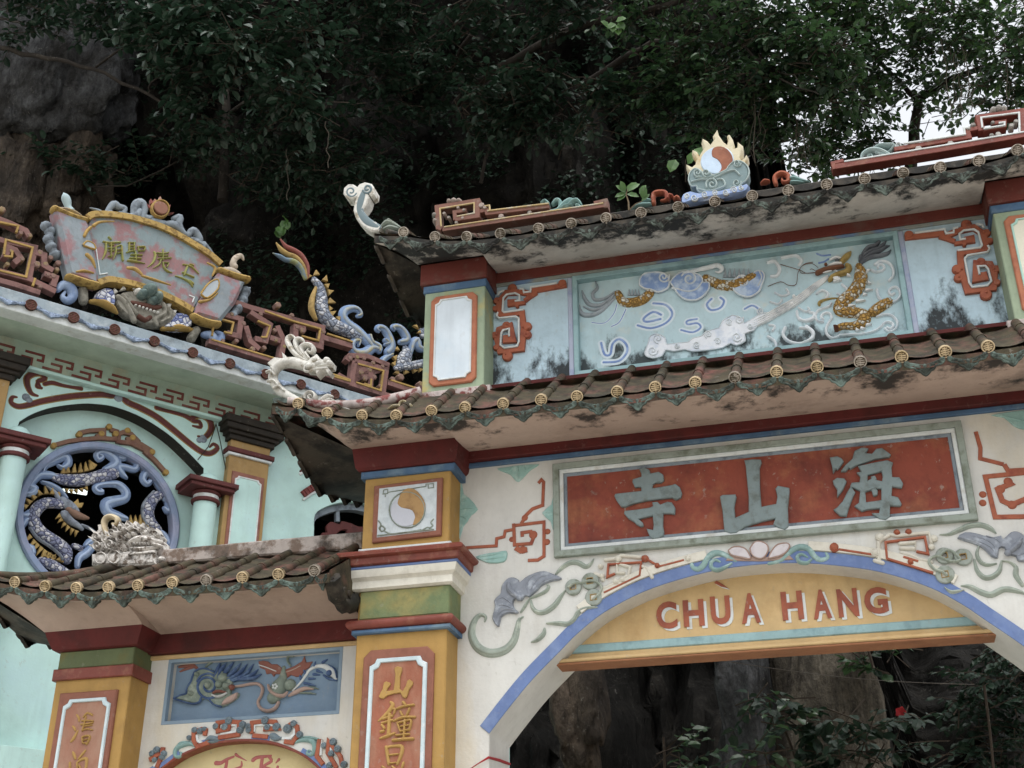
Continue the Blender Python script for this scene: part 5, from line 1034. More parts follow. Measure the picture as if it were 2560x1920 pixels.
# white dragon head on the wing ridge
Vd = Pen('V', GP, .03)
t = empty('dragon_ornament', (-6.3, 9.97, 5.5), 'white plaster dragon head facing right at the end of the side gate ridge', 'roof ornament')
def dh(m):
    Vd.slab(m, [(980,1390),(985,1240),(990,1130),(975,1040),(1010,1010),(1000,955),(1050,940),(1080,1000),(1100,1090),(1150,1090),(1170,1030),(1240,990),(1290,980),(1380,970),(1440,990),(1530,1000),(1570,1080),(1640,1040),(1670,1080),(1660,1110),(1700,1150),(1700,1215),(1650,1250),(1650,1390),(1360,1410),(1060,1405)], -.12, .0, 0, .03)
    Vd.slab(m, [(985,1400),(985,1285),(1300,1262),(1640,1240),(1650,1390),(1360,1410),(1060,1405)], -.02, .07, 0, .02)
    rr = random.Random(3)
    for x, y, r, a in ((1050,1200,62,0),(1040,1110,46,90),(1130,1130,50,40),(1205,1070,52,0),(1290,1030,50,-30),(1375,1015,44,-40),(1455,1030,40,-20),(1525,1065,38,0),(1180,1190,56,80),(1285,1130,46,60),(1300,1210,50,20),(1360,1090,34,0),(1110,1240,44,0)):
        Vd.dome(m, x, y, r, -.01, .05+rr.uniform(0, .04)); Vd.stroke(m, spi(x, y, r*.95, r*.12, a, 1.5, 12), r*.34, .03+rr.uniform(0, .02), .045, 0)
    Vd.stroke(m, [(1370,1160),(1470,1130),(1580,1135),(1680,1150)], [70,100,90,50], 0, .10); Vd.stroke(m, [(1390,1225),(1510,1235),(1640,1205)], [50,64,40], 0, .09); Vd.dome(m, 1432, 1085, 28, .05, .06); Vd.stroke(m, [(1385,1060),(1440,1035),(1500,1065)], [16,30,16], .03, .09)
    Vd.dome(m, 1650, 1082, 34, .02, .05); Vd.stroke(m, spi(1650, 1082, 36, 6, 180, 1.4, 10), 16, .05, .03); Vd.stroke(m, [(1580,1180),(1650,1190),(1700,1200)], [20,40,30], .03, .06)
    for x, y, r in ((1090,1335,58),(1230,1325,66)): Vd.dome(m, x, y, r, .04, .04); Vd.stroke(m, spi(x, y, r, r, 0, .98, 16), 16, .06, .03)
    Vd.stroke(m, [(1380,1300),(1500,1285),(1640,1275)], 30, .06, .03, smooth=False); Vd.dome(m, 1690, 1330, 34, .0, .07)
    for q in ([(1000,1040),(940,1000),(1010,1080)], [(985,1110),(930,1090),(990,1150)], [(985,1180),(935,1180),(990,1220)], [(1180,1030),(1190,965),(1225,1010)], [(1240,1000),(1262,938),(1285,990)], [(1310,985),(1340,925),(1355,980)], [(1390,980),(1425,935),(1435,990)], [(1460,1000),(1505,955),(1500,1010)], [(1530,1020),(1585,990),(1560,1050)], [(1120,1090),(1100,1030),(1150,1060)], [(1640,1060),(1640,1005),(1670,1060)]): Vd.slab(m, q, -.06, .05, 0, .01)
    for x in range(1400, 1640, 28): Vd.slab(m, [(x, 1172), (x+20, 1170), (x+10, 1200)], .04, .085, 0, .004)
simple('head', mat('chalky_plaster', '#d0cbc4', '#6d6054', (14, .53, .62), grime=.75, gscale=12, gcol='#2a211a', gth=(.50, .62), fine=.3), t, dh)
simple('horn', mat('ochre_white_horn', '#bfae8c', '#a67c3c', (6, .55, .68), grime=.3, gscale=8), t, lambda m: Vd.stroke(m, [(1140,1095),(1100,1030),(1082,950),(1112,892),(1170,880),(1222,910),(1212,962),(1170,955)], [36,48,52,54,56,54,44,30], .0, .05, full=True))
# sapling growing out of the ridge
def leaf_quad(mb, p, d, up, L, W, mi=0, fold=.18):
    d = d.normalized(); s = d.cross(up)
    if s.length < 1e-3: s = d.orthogonal()
    s.normalize(); n = s.cross(d).normalized()
    a, b, c, e = p, p+d*L*.35-n*L*.02, p+d*L*.75-n*L*.06, p+d*L-n*L*.16
    l1, r1 = b+s*W*.5+n*W*fold, b-s*W*.5+n*W*fold; l2, r2 = c+s*W*.42+n*W*fold*.6, c-s*W*.42+n*W*fold*.6
    mb.add([a, l1, b, r1, l2, c, r2, e], [(0, 2, 1), (0, 3, 2), (1, 2, 5, 4), (2, 3, 6, 5), (4, 5, 7), (5, 6, 7)], mi)
def leafmat(name, c, c2, tr=.35, rough=.38, spec=.5):
    m = mat(name, c, c2, (5, .4, .65), fine=.1, rough=rough, bump=0, spec=spec, var=.3)
    n = m.node_tree; bs = n.nodes['Principled BSDF']; out = n.nodes['Material Output']
    tl = n.nodes.new('ShaderNodeBsdfTranslucent'); mx = n.nodes.new('ShaderNodeMixShader'); mx.inputs[0].default_value = tr
    tl.inputs[0].default_value = mul(lin(c2), 1.2)
    n.links.new(bs.outputs[0], mx.inputs[1]); n.links.new(tl.outputs[0], mx.inputs[2]); n.links.new(mx.outputs[0], out.inputs['Surface']); return m
bright = leafmat('young_leaf', '#3d6129', '#4f7a2e', .2)
t = empty('sapling', tuple(P3('E', 1010, 775, 9.9)), 'small bright green sapling sprouting from the top ridge', 'plant')
base = P3('E', 1010, 780, 9.9); top = P3('E', 985, 640, 9.88); tp2 = P3('E', 1000, 600, 9.87)
mb = MB(); mb.tube([base, base.lerp(top, .5)+Vector((.01, 0, 0)), top, tp2], [.009, .008, .006, .004], 5); b2 = P3('E', 1130, 700, 9.9); mb.tube([base, base.lerp(b2, .5)+Vector((0, 0, .02)), b2], [.006, .005, .004], 5); mb.obj('stem', mat('twig_bark', '#6b5a40', fine=.3), t)
rr = random.Random(11); mb = MB()
for x, y, dx, dy, L in ((985,630,-70,-60,.12),(985,635,-90,20,.11),(990,625,60,-70,.14),(990,640,80,10,.12),(1000,610,90,-60,.13),(985,650,-80,40,.10),(975,630,-30,-90,.12),(1130,690,10,-70,.13),(1120,700,30,-30,.10),(1100,640,40,-60,.11)):
    p = P3('E', x, y, 9.88); d = _R*dx-_U*dy+_F*rr.uniform(-30, 10); leaf_quad(mb, p, d, -_F+Vector((0, 0, .6)), L, L*.5)
mb.obj('leaves', bright, t)
# ================================================================== TEMPLE HALL (left, behind the gate)
hall = empty('temple_hall', tuple(TP.pt(.3, 0, 0)), 'mint green temple hall with round dragon window and blue-grey tiled eave', 'temple')
TC, TV, TA, TD, TB, TJ, TT = (lambda n: Pen('C', TP, n)), (lambda n: Pen('V', TP, n)), (lambda n: Pen('A', TP, n)), (lambda n: Pen('D', TP, n)), (lambda n: Pen('B', TP, n)), (lambda n: Pen('J', TP, n)), (lambda n: Pen('T', TP, n))
DR = -.25
arcq = TC(0).uv([(148,658),(250,598),(400,548),(600,520),(750,522),(900,548),(1100,628),(1300,758),(1450,895),(1565,1015)])
arcs = catmull(arcq, 4)
hole = [(arcs[0][0]-.02, 4.5)]+[(arcs[0][0]-.01, arcs[0][1]-.12)]+arcs+[(arcs[-1][0]+.01, arcs[-1][1]-.12), (arcs[-1][0]+.02, 4.5)]
win2 = catmull(TJ(0).uv([(160,200),(165,112),(230,66),(310,42),(390,35),(470,45),(560,84),(610,150)]), 3); win2 = [(win2[0][0], 5.2)]+win2+[(win2[-1][0], 5.2)]
simple('wall', mint, hall, lambda m: m.poly(TP, [(-4.5, 0), (6.5, 0), (6.5, 9.34), (-4.5, 9.34)], -.24, 0, 0, .003, holes=[hole, win2]))
uL, uR = uu('V', 132, 900, DR, TP), uu('V', 1872, 900, DR, TP); rw = (uR-uL)/2; ucen = (uL+uR)/2; zcen = zz('V', 1010, 98, DR, TP)-rw
circ = lambda r, n=64: [(ucen+r*math.cos(2*math.pi*i/n), zcen+r*math.sin(2*math.pi*i/n)) for i in range(n)]
simple('inner_wall', mint, hall, lambda m: m.poly(TP, [(-1.8, 4.0), (2.6, 4.0), (2.6, 9.2), (-1.8, 9.2)], DR-.12, DR, 0, .002, holes=[circ(rw-.03)]))
def reveal(m):
    q = [(p[0], p[1]) for p in hole]; vs = [TP.pt(u, w-.004, -.004) for u, w in q]+[TP.pt(u, w-.004, DR+.004) for u, w in q]; k = len(q)
    m.add(vs, [(i, i+1, k+i+1, k+i) for i in range(k-1)])
simple('arch_reveal', blackp, hall, reveal)
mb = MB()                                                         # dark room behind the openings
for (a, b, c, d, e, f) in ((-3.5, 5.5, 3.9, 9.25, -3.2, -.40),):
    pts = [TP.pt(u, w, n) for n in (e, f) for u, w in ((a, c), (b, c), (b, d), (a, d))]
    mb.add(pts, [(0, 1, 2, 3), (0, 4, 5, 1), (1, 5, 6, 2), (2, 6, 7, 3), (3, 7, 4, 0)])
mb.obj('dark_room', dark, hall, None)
# round window
rwm = mat('ring_violet_blue', '#7f90b0', '#9599b4', (3, .45, .65), grime=.3, gscale=4, gcol='#5b6a8e')
ring = simple('round_window', rwm, hall, lambda m: m.poly(TP, circ(rw), DR-.12, DR+.055, 0, .02, holes=[circ(rw-.095)]))
Vn = TV(DR-.06)
def cld(m, specs):
    for q, w in specs: Vn.stroke(m, q, w, 0, .05, 0, full=True); Vn.stroke(m, q, [x*.35 for x in w] if isinstance(w, list) else w*.35, .035, .022, 1)
clm = [oblue, mat('cloud_blue_light', '#a0b4d2', fine=.12)]
simple('cloud_scroll', clm, ring, lambda m: cld(m, [([(440,430),(470,350),(560,300),(640,260),(690,270),(700,330),(650,370),(600,350)], [40,80,100,110,110,100,70,40]), ([(240,640),(320,640),(360,590),(300,560),(350,500),(410,450),(520,450),(600,470)], [60,80,90,90,90,100,90,50]), ([(430,520),(520,550),(620,610),(690,690)], [40,60,60,40])]))
simple('cloud_scroll', clm, ring, lambda m: cld(m, [([(1030,240),(1060,260),(1020,290),(1000,240),(1060,210),(1140,240),(1200,300),(1180,350),(1080,390)], [40,60,60,70,90,110,120,110,60]), ([(1230,270),(1270,280),(1340,260),(1420,330),(1390,390),(1300,370),(1230,370),(1260,430),(1310,480)], [50,60,80,90,80,80,90,80,40]), ([(1000,180),(1100,200),(1200,230),(1280,270)], [30,60,70,60])]))
simple('cloud_scroll', clm, ring, lambda m: cld(m, [([(1040,600),(1060,620),(1010,620),(985,580),(1040,550),(1140,540),(1230,550),(1300,620),(1290,690),(1180,720),(1100,750),(1120,830),(1220,870),(1310,900)], [40,60,66,70,70,76,90,104,104,120,130,120,100,60])]))
simple('cloud_scroll', clm, ring, lambda m: cld(m, [([(1530,520),(1560,510),(1520,540),(1480,490),(1510,430),(1580,440),(1640,520),(1690,600),(1720,700)], [40,60,70,80,90,90,100,110,90]), ([(1730,680),(1750,750),(1740,820),(1700,790)], [60,100,90,50])]))
simple('cloud_scroll', clm, ring, lambda m: cld(m, [([(215,860),(270,870),(330,850),(410,830)], [60,100,110,60]), ([(230,980),(260,930),(300,900)], [60,80,60])]))
simple('cloud_scroll', clm, ring, lambda m: cld(m, [([(270,1180),(320,1210),(340,1260)], [60,90,70])]))
simple('cloud_scroll', clm, ring, lambda m: cld(m, [([(1650,1020),(1700,1070),(1740,1150),(1760,1200)], [40,70,80,60])]))
simple('cloud_scroll', clm, ring, lambda m: cld(m, [([(800,1400),(820,1310),(900,1250),(960,1170),(960,1130)], [60,90,100,90,40]), ([(880,1180),(930,1140),(980,1160)], [50,80,60])]))
dm = [oviolet, ochre, mat('dragon_slate', '#8b93a0', '#6d7480', (9, .5, .65), grime=.3, gscale=9), mat('dragon_jaw', '#8a6a58', fine=.3)]
def fins(m, path, side, L, step=45):
    q = catmull(path, 6); acc = 0
    for i in range(1, len(q)-1):
        acc += math.dist(q[i], q[i-1])
        if acc > step:
            acc = 0; t = Vector((q[i+1][0]-q[i-1][0], q[i+1][1]-q[i-1][1])).normalized(); n = Vector((t.y, -t.x))*side; c = Vector(q[i])
            Vn.slab(m, [tuple(c-t*step*.55), tuple(c+n*L*.5-t*step*.15), tuple(c+n*L+t*step*.35), tuple(c+n*L*.4+t*step*.45), tuple(c+t*step*.6)], -.02, .03, 1, .006)
def d1(m):
    a = [(560,470),(700,500),(850,500),(960,480),(1080,450),(1190,430)]; Vn.stroke(m, a, [90,130,140,130,150,120], 0, .075, 0, full=True); fins(m, [(600,440),(720,430),(850,420),(960,390),(1000,350)], 1, 100); fins(m, [(640,580),(760,600),(900,570)], -1, 40, 34)
def d2(m):
    a = [(640,760),(560,740),(470,740),(390,790),(340,880),(360,960),(420,1040),(520,1110),(610,1170),(680,1240),(690,1330)]; Vn.stroke(m, a, [90,110,120,130,130,130,130,130,130,130,110], 0, .085, 0, full=True)
    fins(m, [(640,690),(540,650),(420,660),(320,740),(250,820)], -1, 90); fins(m, [(290,1040),(360,1130),(470,1230),(590,1300)], -1, 110); Vn.stroke(m, [(300,1000),(380,1110),(500,1190),(600,1270),(640,1330)], 26, .02, .05, 2)
    Vn.stroke(m, [(420,1330),(520,1370),(620,1430),(700,1470)], [80,110,110,90], 0, .06, 0, full=True); fins(m, [(400,1290),(520,1310),(660,1360)], 1, 60); fins(m, [(400,1390),(460,1460)], -1, 60); Vn.stroke(m, [(760,1180),(840,1210)], 60, 0, .05, 0)
    Vn.stroke(m, [(640,700),(700,760),(760,800),(800,840)], [70,110,90,60], .01, .07, 2, full=True); Vn.stroke(m, [(700,800),(780,860),(860,890),(910,900)], [70,80,60,30], .02, .06, 3, full=True); Vn.stroke(m, [(660,850),(720,920),(800,970),(850,1010)], [90,80,60,40], .01, .06, 2, full=True)
    fins(m, [(600,820),(650,920),(720,990),(800,1030)], -1, 60, 40); Vn.slab(m, [(740,750),(800,700),(810,745),(860,740),(840,790),(780,800)], 0, .04, 1, .006); Vn.dome(m, 745, 800, 26, .05, .04, 2); Vn.stroke(m, [(840,970),(910,1000),(980,1040)], [30,34,20], .02, .03, 2)
    Vn.stroke(m, [(640,740),(600,680),(560,620),(480,560)], [30,50,44,20], 0, .04, 2)
def d3(m):
    a = [(1680,650),(1600,680),(1550,760),(1530,850),(1560,940),(1640,1020)]; Vn.stroke(m, a, [90,120,130,130,120,90], 0, .08, 0, full=True); fins(m, [(1580,640),(1500,730),(1470,850),(1490,960),(1540,1020)], 1, 110)
    Vn.stroke(m, [(1590,620),(1490,740),(1475,860),(1510,960)], 30, .0, .05, 2)
    for x in (1350, 1400, 1450): Vn.slab(m, [(x-30, 1010), (x, 860), (x+40, 1010)], -.02, .03, 1, .006)
for nm, fn in (('dragon_coil', d1), ('dragon_body', d2), ('dragon_tail', d3)): simple(nm, dm, ring, fn)
lampm = mat('lamp_tube_white', '#f2f6f4', fine=0, bump=0); lampm.node_tree.nodes['Principled BSDF'].inputs['Emission Color'].default_value = (.9, 1, .97, 1); lampm.node_tree.nodes['Principled BSDF'].inputs['Emission Strength'].default_value = .9
Vl = TV(-1.1); lm = MB(); Vl.slab(lm, [(640,596),(900,608),(892,656),(680,622)], 0, .04)
tag(lm.obj('tube_lamp', lampm), 'white tube lamp glowing in the dark room behind the round window', 'lamp')
# fret crest above the ring
Cn = TC(DR)
def crestf(m):
    Cn.band(m, [(395,850),(520,815),(640,800),(760,790),(880,800),(890,740),(840,725)], 34, 0, .05); Cn.band(m, [(610,780),(610,750),(680,735),(790,730),(790,765),(730,780)], 34, 0, .052); Cn.band(m, [(900,830),(905,760),(940,745),(1000,760),(1040,800),(960,800)], 34, 0, .05); Cn.band(m, [(910,820),(1000,830),(1100,880),(1150,920),(1160,890),(1080,840),(1010,810)], 32, 0, .052); Cn.band(m, [(1100,890),(1180,960),(1270,1060)], 34, 0, .054)
    for x, y in ((830,705),(970,735),(770,760),(880,760),(1010,790),(600,765),(1160,900),(1265,1055),(405,850)): Cn.disc(m, x, y, 24, 0, .065, 1, .01, 8)
simple('crest_fret', [mat('fret_brown', '#7c5a48', '#6a4238', (7, .5, .65), fine=.2), gold], ring, crestf)
# scroll relief over the arch
Cw = TC(0)
def swag(m):
    for q, w in (([(130,470),(95,470),(85,510),(130,540),(200,535),(330,500),(500,470),(650,455),(780,450),(870,460),(880,420),(840,415),(835,440)], [14,26,32,38,40,44,46,46,44,38,30,22,12]), ([(960,480),(990,470),(970,450),(945,470),(980,510),(1080,555),(1200,620),(1330,720),(1450,820),(1550,890),(1620,900),(1670,860),(1640,830),(1610,855)], [12,24,30,36,44,46,46,46,44,42,38,32,24,12]),
                 ([(310,390),(290,350),(340,330),(320,290),(260,290),(210,320),(210,380),(240,440),(290,460)], [16,30,40,44,44,44,40,30,16]), ([(340,370),(400,360),(480,380),(560,395),(625,405)], [30,32,26,24,30]), ([(290,350),(280,390),(320,400)], 20),
                 ([(1200,550),(1260,570),(1340,590),(1410,610),(1470,640)], [34,26,26,30,36]), ([(1480,690),(1540,700),(1530,660),(1480,650),(1490,620),(1550,610),(1610,650),(1620,720),(1570,780),(1520,770)], [14,26,30,34,40,44,44,42,34,16])):
        Cw.stroke(m, q, w, 0, .02, 0); Cw.stroke(m, q, [x*1.3 for x in w] if isinstance(w, list) else w*1.3, 0, .010, 1)
simple('scroll_relief', [maroon, mat('scroll_gold', '#8a6a34', fine=.2)], hall, swag)
[simple('grey_flower', slate, hall, lambda m: [Cw.dome(m, x, y, r, 0, .02) for x, y, r in q]) for q in (((200,470,32),(225,495,26)), ((910,470,40),), ((1560,790,34),(1530,800,24)))]
# cornice ledge, meander band, soffit, eave
zl0 = zz('C', 900, 432, .1, TP); zk0, zk1 = zz('C', 900, 400, .06, TP), zz('C', 900, 262, .06, TP)
boxpart('ledge', mint, hall, TP, -4.5, 6.5, zl0, zl0+.04, -.1, .11)
boxpart('frieze', mat('frieze_sage', '#9fb4a4', '#a8a68c', (3, .5, .7), fine=.1, grime=.25), hall, TP, -4.5, 6.5, zl0+.041, 9.40, -.2, .05)
mk0, mk1 = zl0+.075, zl0+.265; hh = mk1-mk0; unit = .37
mnd = mat('meander_red', '#73352f', '#8a5c50', (2.4, .5, .7), fine=.3)
for k in range(-7, 12):
    u0 = k*unit; mb = MB(); w = hh*.17
    mb.band(TP, [(u0, mk0+w/2), (u0+unit*.62, mk0+w/2), (u0+unit*.62, mk0+hh*.5), (u0+unit*.26, mk0+hh*.5)], w, .04, .058, 0, .002)
    mb.band(TP, [(u0+unit*.36, mk1-w/2), (u0+unit*.98, mk1-w/2), (u0+unit*.98, mk0+hh*.5), (u0+unit*.78, mk0+hh*.5)], w, .04, .059, 0, .002)
    mb.obj('meander', mnd, hall)
EV = .88; ze = zz('A', 1182, 1272, EV, TP)
mb = MB(); mb.add([TP.pt(-4.5, 9.385, .05), TP.pt(6.5, 9.385, .05), TP.pt(6.5, ze-.125, EV-.03), TP.pt(-4.5, ze-.125, EV-.03)], [(0, 1, 2, 3)]); mb.obj('soffit', gsoffit, hall)
hroof = simple('tiled_roof', mat('hall_roof_grey', '#4a4a46', '#39362f', (3, .5, .7), grime=.5), hall, lambda m: m.add([TP.pt(-4.5, ze+.05, EV-.02), TP.pt(6.5, ze+.05, EV-.02), TP.pt(6.5, ze+.9, -2.2), TP.pt(-4.5, ze+.9, -2.2), TP.pt(-4.5, 9.0, -2.4), TP.pt(6.5, 9.0, -2.4)], [(0, 1, 2, 3), (3, 2, 5, 4)]))
boxpart('fascia', fascia, hall, TP, -4.5, 6.5, ze-.02, ze+.135, EV-.25, EV)
boxpart('white_fillet', white, hall, TP, -4.5, 6.5, ze-.125, ze-.021, EV-.25, EV-.02)
HD = disc_mesh('hall_tile_end', .071, terra, disc_d); HDR = drip_mesh('hall_drip_tile', .42, lacq)
Rm = Matrix((TP.U, -TP.N, Vector((0, 0, 1)))).transposed().to_4x4()
dx = .5145; u0 = uu('A', 1182, 1272, EV, TP)
for k in range(-6, 9):
    u = u0+k*dx
    link('tile_end', HD, hroof, Matrix.Translation(TP.pt(u, ze, EV+.02)) @ Rm)
    link('drip_tile', HDR, hroof, Matrix.Translation(TP.pt(u+dx/2, ze+.01, EV+.012)) @ Rm @ Matrix.Diagonal((.95, 1, .52+.05*(k % 2), 1)))
# columns beside the arch
def column(cx, side):
    c = empty  # noqa
    u = uu('C', cx, 1250, .06, TP); mb = MB()
    def ringp(prof): 
        vs, fs = [], []; n = 20
        for r, z in prof:
            for j in range(n): g = 2*math.pi*j/n; vs.append(TP.pt(u+r*math.cos(g), z, .02+r*math.sin(g)))
        for i in range(len(prof)-1):
            for j in range(n): k = (j+1) % n; fs.append((i*n+j, i*n+k, (i+1)*n+k, (i+1)*n+j))
        return vs, fs
    zc = zz('C', 1600 if side else 60, 1215 if side else 850, .12, TP)            # top of the necking
    mb.add(*ringp([(.155, 0), (.15, zc-.11)])); col = mb.obj('column', mint, hall, 60)
    mb = MB(); mb.add(*ringp([(.155, zc-.11), (.185, zc-.10), (.19, zc-.07), (.175, zc-.055)])); mb.obj('lower_torus', maroon, col, 50)
    mb = MB(); mb.add(*ringp([(.165, zc-.055), (.165, zc-.005)])); mb.obj('neck', white, col, 50)
    mb = MB(); mb.add(*ringp([(.165, zc-.005), (.185, zc+.01), (.19, zc+.03), (.17, zc+.045)])); mb.obj('upper_torus', maroon, col, 50)
    for nm, m_, h, a, b in (('abacus', maroon, .30, zc+.046, zc+.10), ('abacus_top', maroon, .34, zc+.101, zc+.165)): boxpart(nm, m_, col, TP, u-h, u+h, a, b, -.22, h*.8)
    mb = MB(); mb.add(*ringp([(.15, zc+.166), (.15, zc+.19), (.135, zc+.25), (.09, zc+.30), (.0, zc+.32)])); mb.obj('cushion', mint, col, 60)
column(1590, 1); column(52, 0)
# yellow pilasters with dark capitals
def pilaster(k, xl, xr, yy, capy):
    u0, u1 = uu('C', xl, yy, .12, TP), uu('C', xr, yy, .12, TP); p = boxpart('pilaster', yellow2 if 0 else mat('hall_ochre', '#a5834a', '#8f6f3c', (2.5, .5, .7), fine=.15, grime=.2, gcol='#5a4420'), hall, TP, u0, u1, 0, zl0-.02, -.1, .12)
    for i, (d, a, b) in enumerate(((.04, .00, .07), (.08, .0702, .12), (.13, .1202, .20), (.16, .2002, .30))):
        zb = capy; boxpart('capital', blackp, p, TP, u0-d, u1+d, zb+a, zb+b, -.1, .12+d)
    z = zz('C', 1900, 900, .15, TP); boxpart('band', maroon, p, TP, u0-.05, u1+.05, z-.03, z+.035, -.1, .18); boxpart('band_white', white, p, TP, u0-.03, u1+.03, z-.07, z-.031, -.1, .155)
    zt = zz('C', 1900, 1065, .12, TP); f = boxpart('panel_frame', mat('hall_brick', '#8e5a4a', '#7a4a3e', (6, .5, .65), fine=.15), p, TP, u0+.06, u1-.055, 4.5, zt, .1, .145)
    simple('panel', mint, f, lambda m: m.poly(TP, notched(u0+.11, u1-.105, 4.56, zt-.075, .04), .12, .149, 0, .002)); simple('white_border', white, f, lambda m: m.poly(TP, notched(u0+.10, u1-.095, 4.55, zt-.06, .045), .12, .158, 0, .004, holes=[notched(u0+.12, u1-.115, 4.57, zt-.08, .045)]))
zc = zz('C', 1940, 815, .2, TP); pilaster('C', 1765, 2075, 900, zc); 
wcol = uu('C', 2075, 900, .12, TP)-uu('C', 1765, 900, .12, TP); ul = uu('C', 105, 270, .2, TP)
p = boxpart('pilaster', MATS['hall_ochre'], hall, TP, ul-wcol, ul, 0, zl0-.02, -.1, .12)
for i, (d, a, b) in enumerate(((.04, .00, .07), (.08, .0702, .12), (.13, .1202, .20), (.16, .2002, .30))): boxpart('capital', blackp, p, TP, ul-wcol-d, ul+d, zc+a, zc+b, -.1, .12+d)
# small arched window on the right, brick hood above it
Jw = TJ(-.06)
def w2(m):
    m.band(TP, [(u*.985+.04 if 0 else u, w-.05) for u, w in win2], .09, -.20, -.08)
    Jw.band(m, [(310,-20+60),(315,150)], 26, -.1, -.04)
wn = simple('arched_window', slate, hall, w2)
simple('window_silhouette', maroon, wn, lambda m: Jw.slab(m, [(215,245),(225,215),(250,215),(245,180),(270,150),(300,155),(330,165),(340,145),(400,160),(440,178),(470,180),(520,190),(520,260),(380,235),(370,200),(330,205),(300,230)], -.1, -.05, 0, .01, 2))
Dw, Jb = TD(0), TJ(0)
def hood(m):
    q = catmull(Dw.uv([(400,1650),(470,1600),(560,1560),(640,1538),(720,1530),(800,1545),(900,1580)]), 3)
    for i in range(0, len(q)-1): m.band(TP, [q[i], tuple(Vector(q[i]).lerp(Vector(q[i+1]), .93))], .10, 0, .045+.002*(i % 2), 0, .008)
    q2 = [(u+.01, w-.075) for u, w in q]; m.band(TP, q2, .03, 0, .03, 1)
simple('brick_hood', [mat('hood_red', '#7d3836', '#5e2a28', (9, .45, .6), fine=.3), white], hall, hood)
simple('hood_scroll', [maroon, white], hall, lambda m: (Dw.stroke(m, [(385,1450),(440,1400),(500,1372),(560,1345)], [26,40,40,34], 0, .03, 0), Dw.stroke(m, [(380,1470),(450,1420),(540,1380)], [30,24,16], 0, .02, 1)))
# cables on the hall wall
for i, (q, lab) in enumerate((([(1660,672),(1640,740),(1600,850),(1520,950)], 'thin black cable slanting left from a hook over the green arch'), ([(1662,680),(1690,800),(1720,950),(1752,1110)], 'thin black cable hanging straight down from hook beside the yellow pilaster'))):
    mb = MB(); pp = [TP.pt(*TC(.04).uv([p])[0], .04) for p in q]; mb.tube(pp, .007, 5); tag(mb.obj('cable', blackp), lab, 'cable')

# ================================================================== ORNAMENTS ON THE HALL ROOF
NO = .62; A, Dh, Bh, Th = TA(NO), TD(NO), TB(NO), TT(NO+.1)
zb = ze+.12
sc = empty('scroll_board', tuple(TP.pt(.2, zb, NO)), 'pink and grey scroll-shaped name board with gold borders on the hall roof', 'sign board')
TOPC = [(655,345),(700,318),(800,315),(900,325),(1000,342),(1100,370),(1200,402),(1300,445),(1400,500),(1500,560),(1600,625),(1680,695)]
BOTC = [(1465,1045),(1400,1003),(1300,950),(1200,905),(1100,868),(1000,838),(900,818),(820,808),(740,832)]
simple('board', pinkbrd, sc, lambda m: A.slab(m, [(665,400)]+TOPC[1:]+BOTC+[(722,700),(690,500)], -.06, .05, 0, .01))
goldm = [mat('key_gold', '#a98a40', '#806428', (16, .52, .58), fine=.3, grime=.25, gscale=9)]
simple('top_border', goldm, sc, lambda m: m.band(TP, catmull(A.uv(TOPC), 3), 50*A.m((900,330)), NO-.06, NO+.10))
simple('bottom_border', goldm, sc, lambda m: m.band(TP, catmull(A.uv([(x, y+8) for x, y in BOTC]), 3), 50*A.m((900,830)), NO-.06, NO+.10))
def roll(name, q, rimt, rimb, m2):
    o = simple(name, m2, sc, lambda m: A.slab(m, q, -.09, .13, 0, .05, 0))
    for r in (rimt, rimb): simple('rim', goldm, o, lambda m: A.stroke(m, r, 52, .06, .10, full=True, caps=True))
roll('left_roll', [(395,285),(500,310),(640,350),(665,410),(700,560),(738,780),(728,865),(620,830),(505,790),(470,650),(430,450)], [(395,275),(480,315),(560,345),(640,368)], [(505,795),(580,820),(660,845),(728,862)], mat('pink_roll', '#828d94', '#946c70', (3.5, .5, .6), fine=.3, grime=.3, gscale=4))
roll('right_roll', [(1655,760),(1760,800),(1860,835),(1780,1010),(1665,1150),(1560,1120),(1465,1085),(1500,990),(1580,870)], [(1660,745),(1740,775),(1820,800),(1885,815)], [(1460,1095),(1530,1130),(1600,1150),(1660,1158)], MATS['pink_roll'])
simple('left_finial', mat('finial_pale', '#9ab0b4', fine=.2), sc, lambda m: A.stroke(m, [(540,270),(525,240),(515,200),(500,160),(488,130)], [70,50,64,60,8], 0, .07, full=True))
simple('right_finial', mat('finial_cream', '#b3a694', '#7c6a58', (9, .5, .65), fine=.2), sc, lambda m: (A.stroke(m, [(1800,700),(1790,670),(1810,630),(1850,615),(1870,645)], [60,50,46,40,16], 0, .06, full=True), A.stroke(m, [(1690,720),(1770,730),(1840,760)], [30,60,40], 0, .06, full=True)))
simple('left_cap', mat('cap_dirty', '#8a7a66', '#9a8438', (6, .5, .65), fine=.3), sc, lambda m: A.stroke(m, [(430,255),(500,265),(570,290),(620,310)], [30,46,46,30], -.02, .09, full=True))
for q, nm in (([(610,570),(640,540),(690,560),(700,600)], 'medallion'), ([(1510,940),(1570,860),(1640,830),(1640,900),(1560,970)], 'medallion')):
    simple(nm, [mat('medallion_grey', '#a0aab0', fine=.2), gold], sc, lambda m: (A.slab(m, q, .10, .15, 0, .01, 2), A.rim(m, q, 18, .13, .03, 1)))
